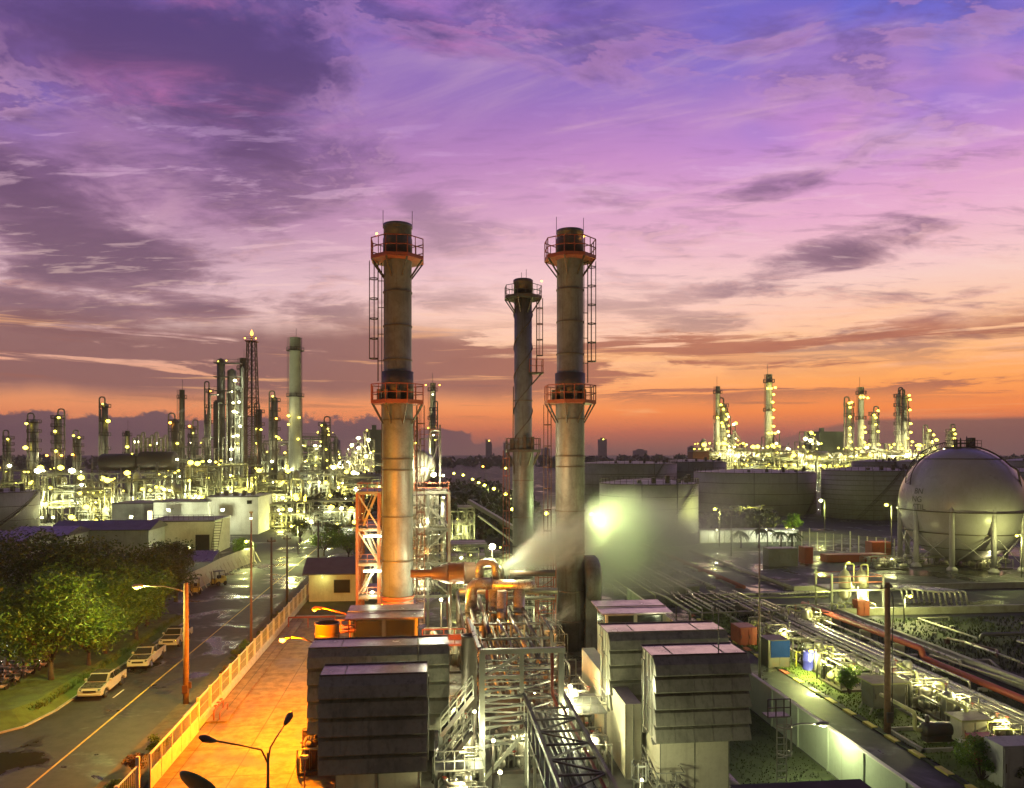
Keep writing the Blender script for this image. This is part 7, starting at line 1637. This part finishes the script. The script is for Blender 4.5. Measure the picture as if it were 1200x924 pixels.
pyramid('distant low unit edged with lamps below the green block', [(958, 548), (972, 532), (984, 540), (996, 532), (1006, 528), (1016, 530)], YR, 6, RG, 1.0)
pyramid('distant unit of lamps between the swan-neck column and the twin columns', [(1012, 534), (1020, 520), (1028, 528), (1038, 520), (1046, 524), (1054, 532)], YR, 7, RG, 1.05)
pyramid('distant unit of lamps between the twin columns and the sphere', [(1060, 532), (1070, 528), (1082, 520), (1092, 514), (1100, 526), (1110, 534)], YR, 8, RG, 1.05)
for (pa, pb, pt, yy, lab) in ((812, 880, 540, 610, 'distant row of lamps along pipe racks at the left end of the right refinery'), (866, 945, 543, 600, 'distant row of lamps along pipe racks below the tallest chimney'), (940, 1010, 545, 600, 'distant row of lamps along pipe racks in the middle of the right refinery'), (1004, 1080, 541, 600, 'distant row of lamps along pipe racks beside the sphere')):
    block('pipe_rack_unit', lab, pa, pb, pt - 14, yy, 12, int(pa), 46, lr=.95, kind=('bulb_far',), light=26000, vessels=5, group=RG, levels=3)
for (px, pt, w, st, lamps, lab) in (
    (841, 453, 5, 'stack', [(2, 475), (5, 480), (-2, 490), (3, 496)], 'slender dark-topped chimney at the left of the right refinery'),
    (848, 474, 6, 'column', [(2, 486), (1, 492), (-3, 500), (3, 506), (0, 515)], 'looped column hugging the slender dark-topped chimney'),
    (901, 439, 7, 'stack', [(-4, 456), (0, 456), (5, 455), (3, 463), (2, 472), (3, 481), (2, 490), (3, 500), (-3, 508), (1, 508), (5, 508)], 'tallest chimney of the right refinery with a spiral of lamps'),
    (995, 473, 6, 'column', [(-3, 473), (0, 472), (-2, 478), (-2, 489), (-2, 502), (-2, 510), (-1, 518)], 'column with lamps up its left side, left of the red-lit chimney'),
    (1009, 454, 6, 'stack', [(-4, 466, R_), (0, 466), (5, 467, R_), (1, 501), (2, 507), (1, 519), (-2, 513)], 'chimney with a ring of orange and yellow lamps near its top'),
    (1024, 484, 6, 'column', [(-3, 487), (2, 482), (-1, 490), (-1, 498), (2, 506)], 'shorter column with two lamps on top, right of the ringed chimney'),
    (1053, 462, 5, 'column', [(1, 526)], 'left half of the twin columns with looped tops'),
    (1060, 464, 6, 'column', [(2, 464), (3, 469), (3, 481), (4, 497), (4, 507), (0, 514), (6, 518)], 'right half of the twin columns, dotted with lamps'),
    (1114, 505, 5, 'column', [(0, 504), (2, 509), (1, 514), (1, 523)], 'small lit column just above the top of the sphere'),
    (1087, 506, 5, 'column', [(-1, 505), (4, 510), (2, 519), (5, 526)], 'small lit column left of the sphere top')):
    column('refinery_chimney' if st == 'stack' else 'refinery_column', lab, 'chimney' if st == 'stack' else 'column', px, pt, 548, YR - 6, w, lamps, st, 'towers of the right refinery', 'tank_pale', 1.15, kind='bulb_far', light=14000)
for (pa, pb, pt, Y, dp, lab) in ((960, 990, 507, 660, 26, 'plain green-grey box building above the right refinery lamps'), (430, 462, 505, 520, 24, 'plain green-grey box building partly behind the left tall chimney')):
    a, b = W(pa, pt, Y), W(pb, pt, Y); t = thing('block_building', lab, 'building', (a.x, a.y, 0)); m = MB(); m.box(0, b.x - a.x, 0, dp, 0, a.z); m.build('wall', 'green_block', t); m = MB(); m.box(-.4, b.x - a.x + .4, -.4, dp + .4, a.z, a.z + .8); m.build('parapet', 'green_block', t)
    m = MB(); m.box(3, 6, 3, 6, a.z + .8, a.z + 4); m.build('roof_box', 'green_block', t)
a, b = W(812, 531, 590), W(832, 531, 590); t = thing('lit_building', 'small orange-lit building at the left end of the right refinery', 'building', (a.x, a.y, 0)); m = MB(); m.box(0, b.x - a.x, 0, 12, 0, a.z + 1); m.build('wall', 'brick', t); m = MB(); m.box(-.3, b.x - a.x + .3, -.3, 12, a.z + 1, a.z + 1.6); m.build('roof', 'grey_wall', t)
for x, k in ((3, 'bulb_far'), (9, 'bulb_orange')): bulb(t, (x, -1.5, 6), .8, k)
for x in (1, 5, 10, 12): bulb(t, (x, -.5, a.z + 3), .7, 'bulb_far')
m = MB(); [m.beam((x, -.5, a.z + 1.6), (x, -.5, a.z + 3), .2) for x in (1, 5, 10, 12)]; m.build('lamp_stand', 'grey_steel', t); lamp_light(t, (8, -6, 6), 9000, (1, .5, .12), 1)
# skyline ---------------------------------------------------------------------
for i, (px, pt, w, Y, lab) in enumerate(((573, 516, 7, 2600, 'slim far skyscraper with a slanted lit top, left of the middle chimney'), (594, 519, 7, 2800, 'faint far tower block directly left of the middle chimney'), (640, 526, 9, 2800, 'faint low far building between the middle and right chimneys'),
                                  (707, 515, 9, 2600, 'far tower block right of the right chimney'), (812, 524, 8, 3000, 'faint far tower at the left end of the bright right refinery'), (752, 528, 14, 2900, 'low far building above the dull tank'), (394, 516, 8, 2700, 'faint far tower behind the left refinery lamps'))):
    a = W(px - w / 2, pt, Y); b = W(px + w / 2, pt, Y); t = thing('tower_block', lab, 'skyscraper', (a.x, a.y, 0), 0, 'far city towers'); wd = b.x - a.x; m = MB()
    m.box(0, wd, 0, wd, 0, a.z - (9 if i == 0 else 0))
    m.build('wall', 'far_city', t)
    m = MB()
    if i == 0: z = a.z - 9; m.face([(0, 0, z + 12), (wd, 0, z), (0, 0, z)]); m.face([(0, wd, z + 12), (0, wd, z), (wd, wd, z)]); m.face([(0, 0, z + 12), (0, wd, z + 12), (wd, wd, z), (wd, 0, z)]); m.face([(0, 0, z), (0, wd, z), (0, wd, z + 12), (0, 0, z + 12)])
    else: m.box(wd * .25, wd * .75, wd * .3, wd * .7, a.z, a.z + 5)
    m.build('crown_roof', 'far_city', t)
    if i in (0, 3): bulb(t, (wd * .5, -2, a.z + (0 if i else -2)), 2.2, 'bulb_yellow')
# ================================================================ STEAM AND AIR
def volmat(name, col, dens, nscale, lo, hi, soft, axis=None):
    """density: noise wisps, thinning away from the plume's axis and along its length (object space)"""
    m = bpy.data.materials.new(name); m.use_nodes = True; t = NT(m.node_tree); t.nt.nodes.remove(t.nt.nodes['Principled BSDF'])
    tc = t.n('ShaderNodeTexCoord'); sp = t.n('ShaderNodeSeparateXYZ'); t.nt.links.new(tc.outputs['Object'], sp.inputs[0]); X, Y_, Z = (S(t, sp.outputs[i]) for i in range(3))
    # plume space: X runs 0..1 along it, the radius in Y,Z is 1 at the surface of the widening cone
    rad = t.m('SQRT', Y_ * Y_ + Z * Z) / (X * soft[1] + soft[0])
    n = t.noise(tc.outputs['Object'], 1.0, 5, .6, .3)
    mp = t.n('ShaderNodeMapping'); mp.inputs['Scale'].default_value = nscale; t.nt.links.new(tc.outputs['Object'], mp.inputs[0]); t.put(n.s.node.inputs['Vector'], mp.outputs[0]); n.s.node.inputs['Distortion'].default_value = 1.1
    d = t.step(rad, 1.0, .1, 0.0, 1.0); d = d * t.step(n - t.step(X, .2, 1.0) * .16 - t.step(rad, .3, 1.0) * .12, lo, hi) * t.step(X, .97, .25, 0.0, 1.0) * t.step(X, -.02, .06)
    d = d * t.m('ADD', t.m('MULTIPLY', t.step(X, 0.0, .5, 1.0, 0.0), 2.2), .55)
    v = t.n('ShaderNodeVolumePrincipled'); v.inputs['Color'].default_value = col + (1,); v.inputs['Anisotropy'].default_value = .45; t.put(v.inputs['Density'], d * dens)
    t.nt.links.new(v.outputs[0], t.nt.nodes['Material Output'].inputs['Volume']); m.cycles.volume_step_rate = .5; MATS[name] = m; return m
def plume(label, a, b, r0, r1, dens, nscale, lo=.38, hi=.62, name='steam', anis=0.0):
    """cone-shaped cloud of steam from a to b; object X axis (length 1) points along it"""
    a, b = Vector(a), Vector(b); L = (b - a).length; mat = volmat(name + label[:6], (.93, .93, .9), dens, nscale, lo, hi, (r0, r1 - r0)); [setattr(n_.inputs['Anisotropy'], 'default_value', anis) for n_ in mat.node_tree.nodes if n_.type == 'PRINCIPLED_VOLUME']
    m = MB(); m.lathe([(r0 * 1.0, -.01), (r0 + (r1 - r0) * .5, .5), (r1, 1.0)], (0, 0, 0), 20, 'x'); o = m.build(name, mat)
    q = (b - a).to_track_quat('X', 'Z'); o.matrix_world = Matrix.Translation(a) @ q.to_matrix().to_4x4() @ Matrix.Diagonal((L, L, L, 1)); return tag(o, label, 'steam', kind='stuff')
plume('jet of white steam blown up to the right from the bent pipes', W(583, 673, 71), W(716, 606, 76), .03, .44, 2.4, (4, 8, 8), .22, .58)
plume('broad bank of drifting steam glowing green in front of the tanks', W(632, 640, 80), W(915, 640, 146), .07, .22, .15, (6, 11, 11), .27, .60, anis=.4)
plume('small puff of steam at the foot of the right chimney', W(622, 748, 66), W(690, 700, 70), .03, .28, 1.2, (5, 10, 10), .34, .6)
plume('faint wisp of steam above the drum structure of the left refinery', W(196, 488, 285), W(250, 468, 290), .02, .14, .2, (5, 10, 10), .3, .6)
HZ = bpy.data.materials.new('haze_air'); HZ.use_nodes = True; t = NT(HZ.node_tree); t.nt.nodes.remove(t.nt.nodes['Principled BSDF']); v = t.n('ShaderNodeVolumePrincipled'); v.inputs['Color'].default_value = (.80, .76, .72, 1); v.inputs['Density'].default_value = HAZE; v.inputs['Anisotropy'].default_value = .1
t.nt.links.new(v.outputs[0], t.nt.nodes['Material Output'].inputs['Volume'])
if HAZE > 0: m = MB(); m.box(-1500, 2200, -60, 3300, -1, 112); tag(m.build('haze', HZ), kind='stuff')
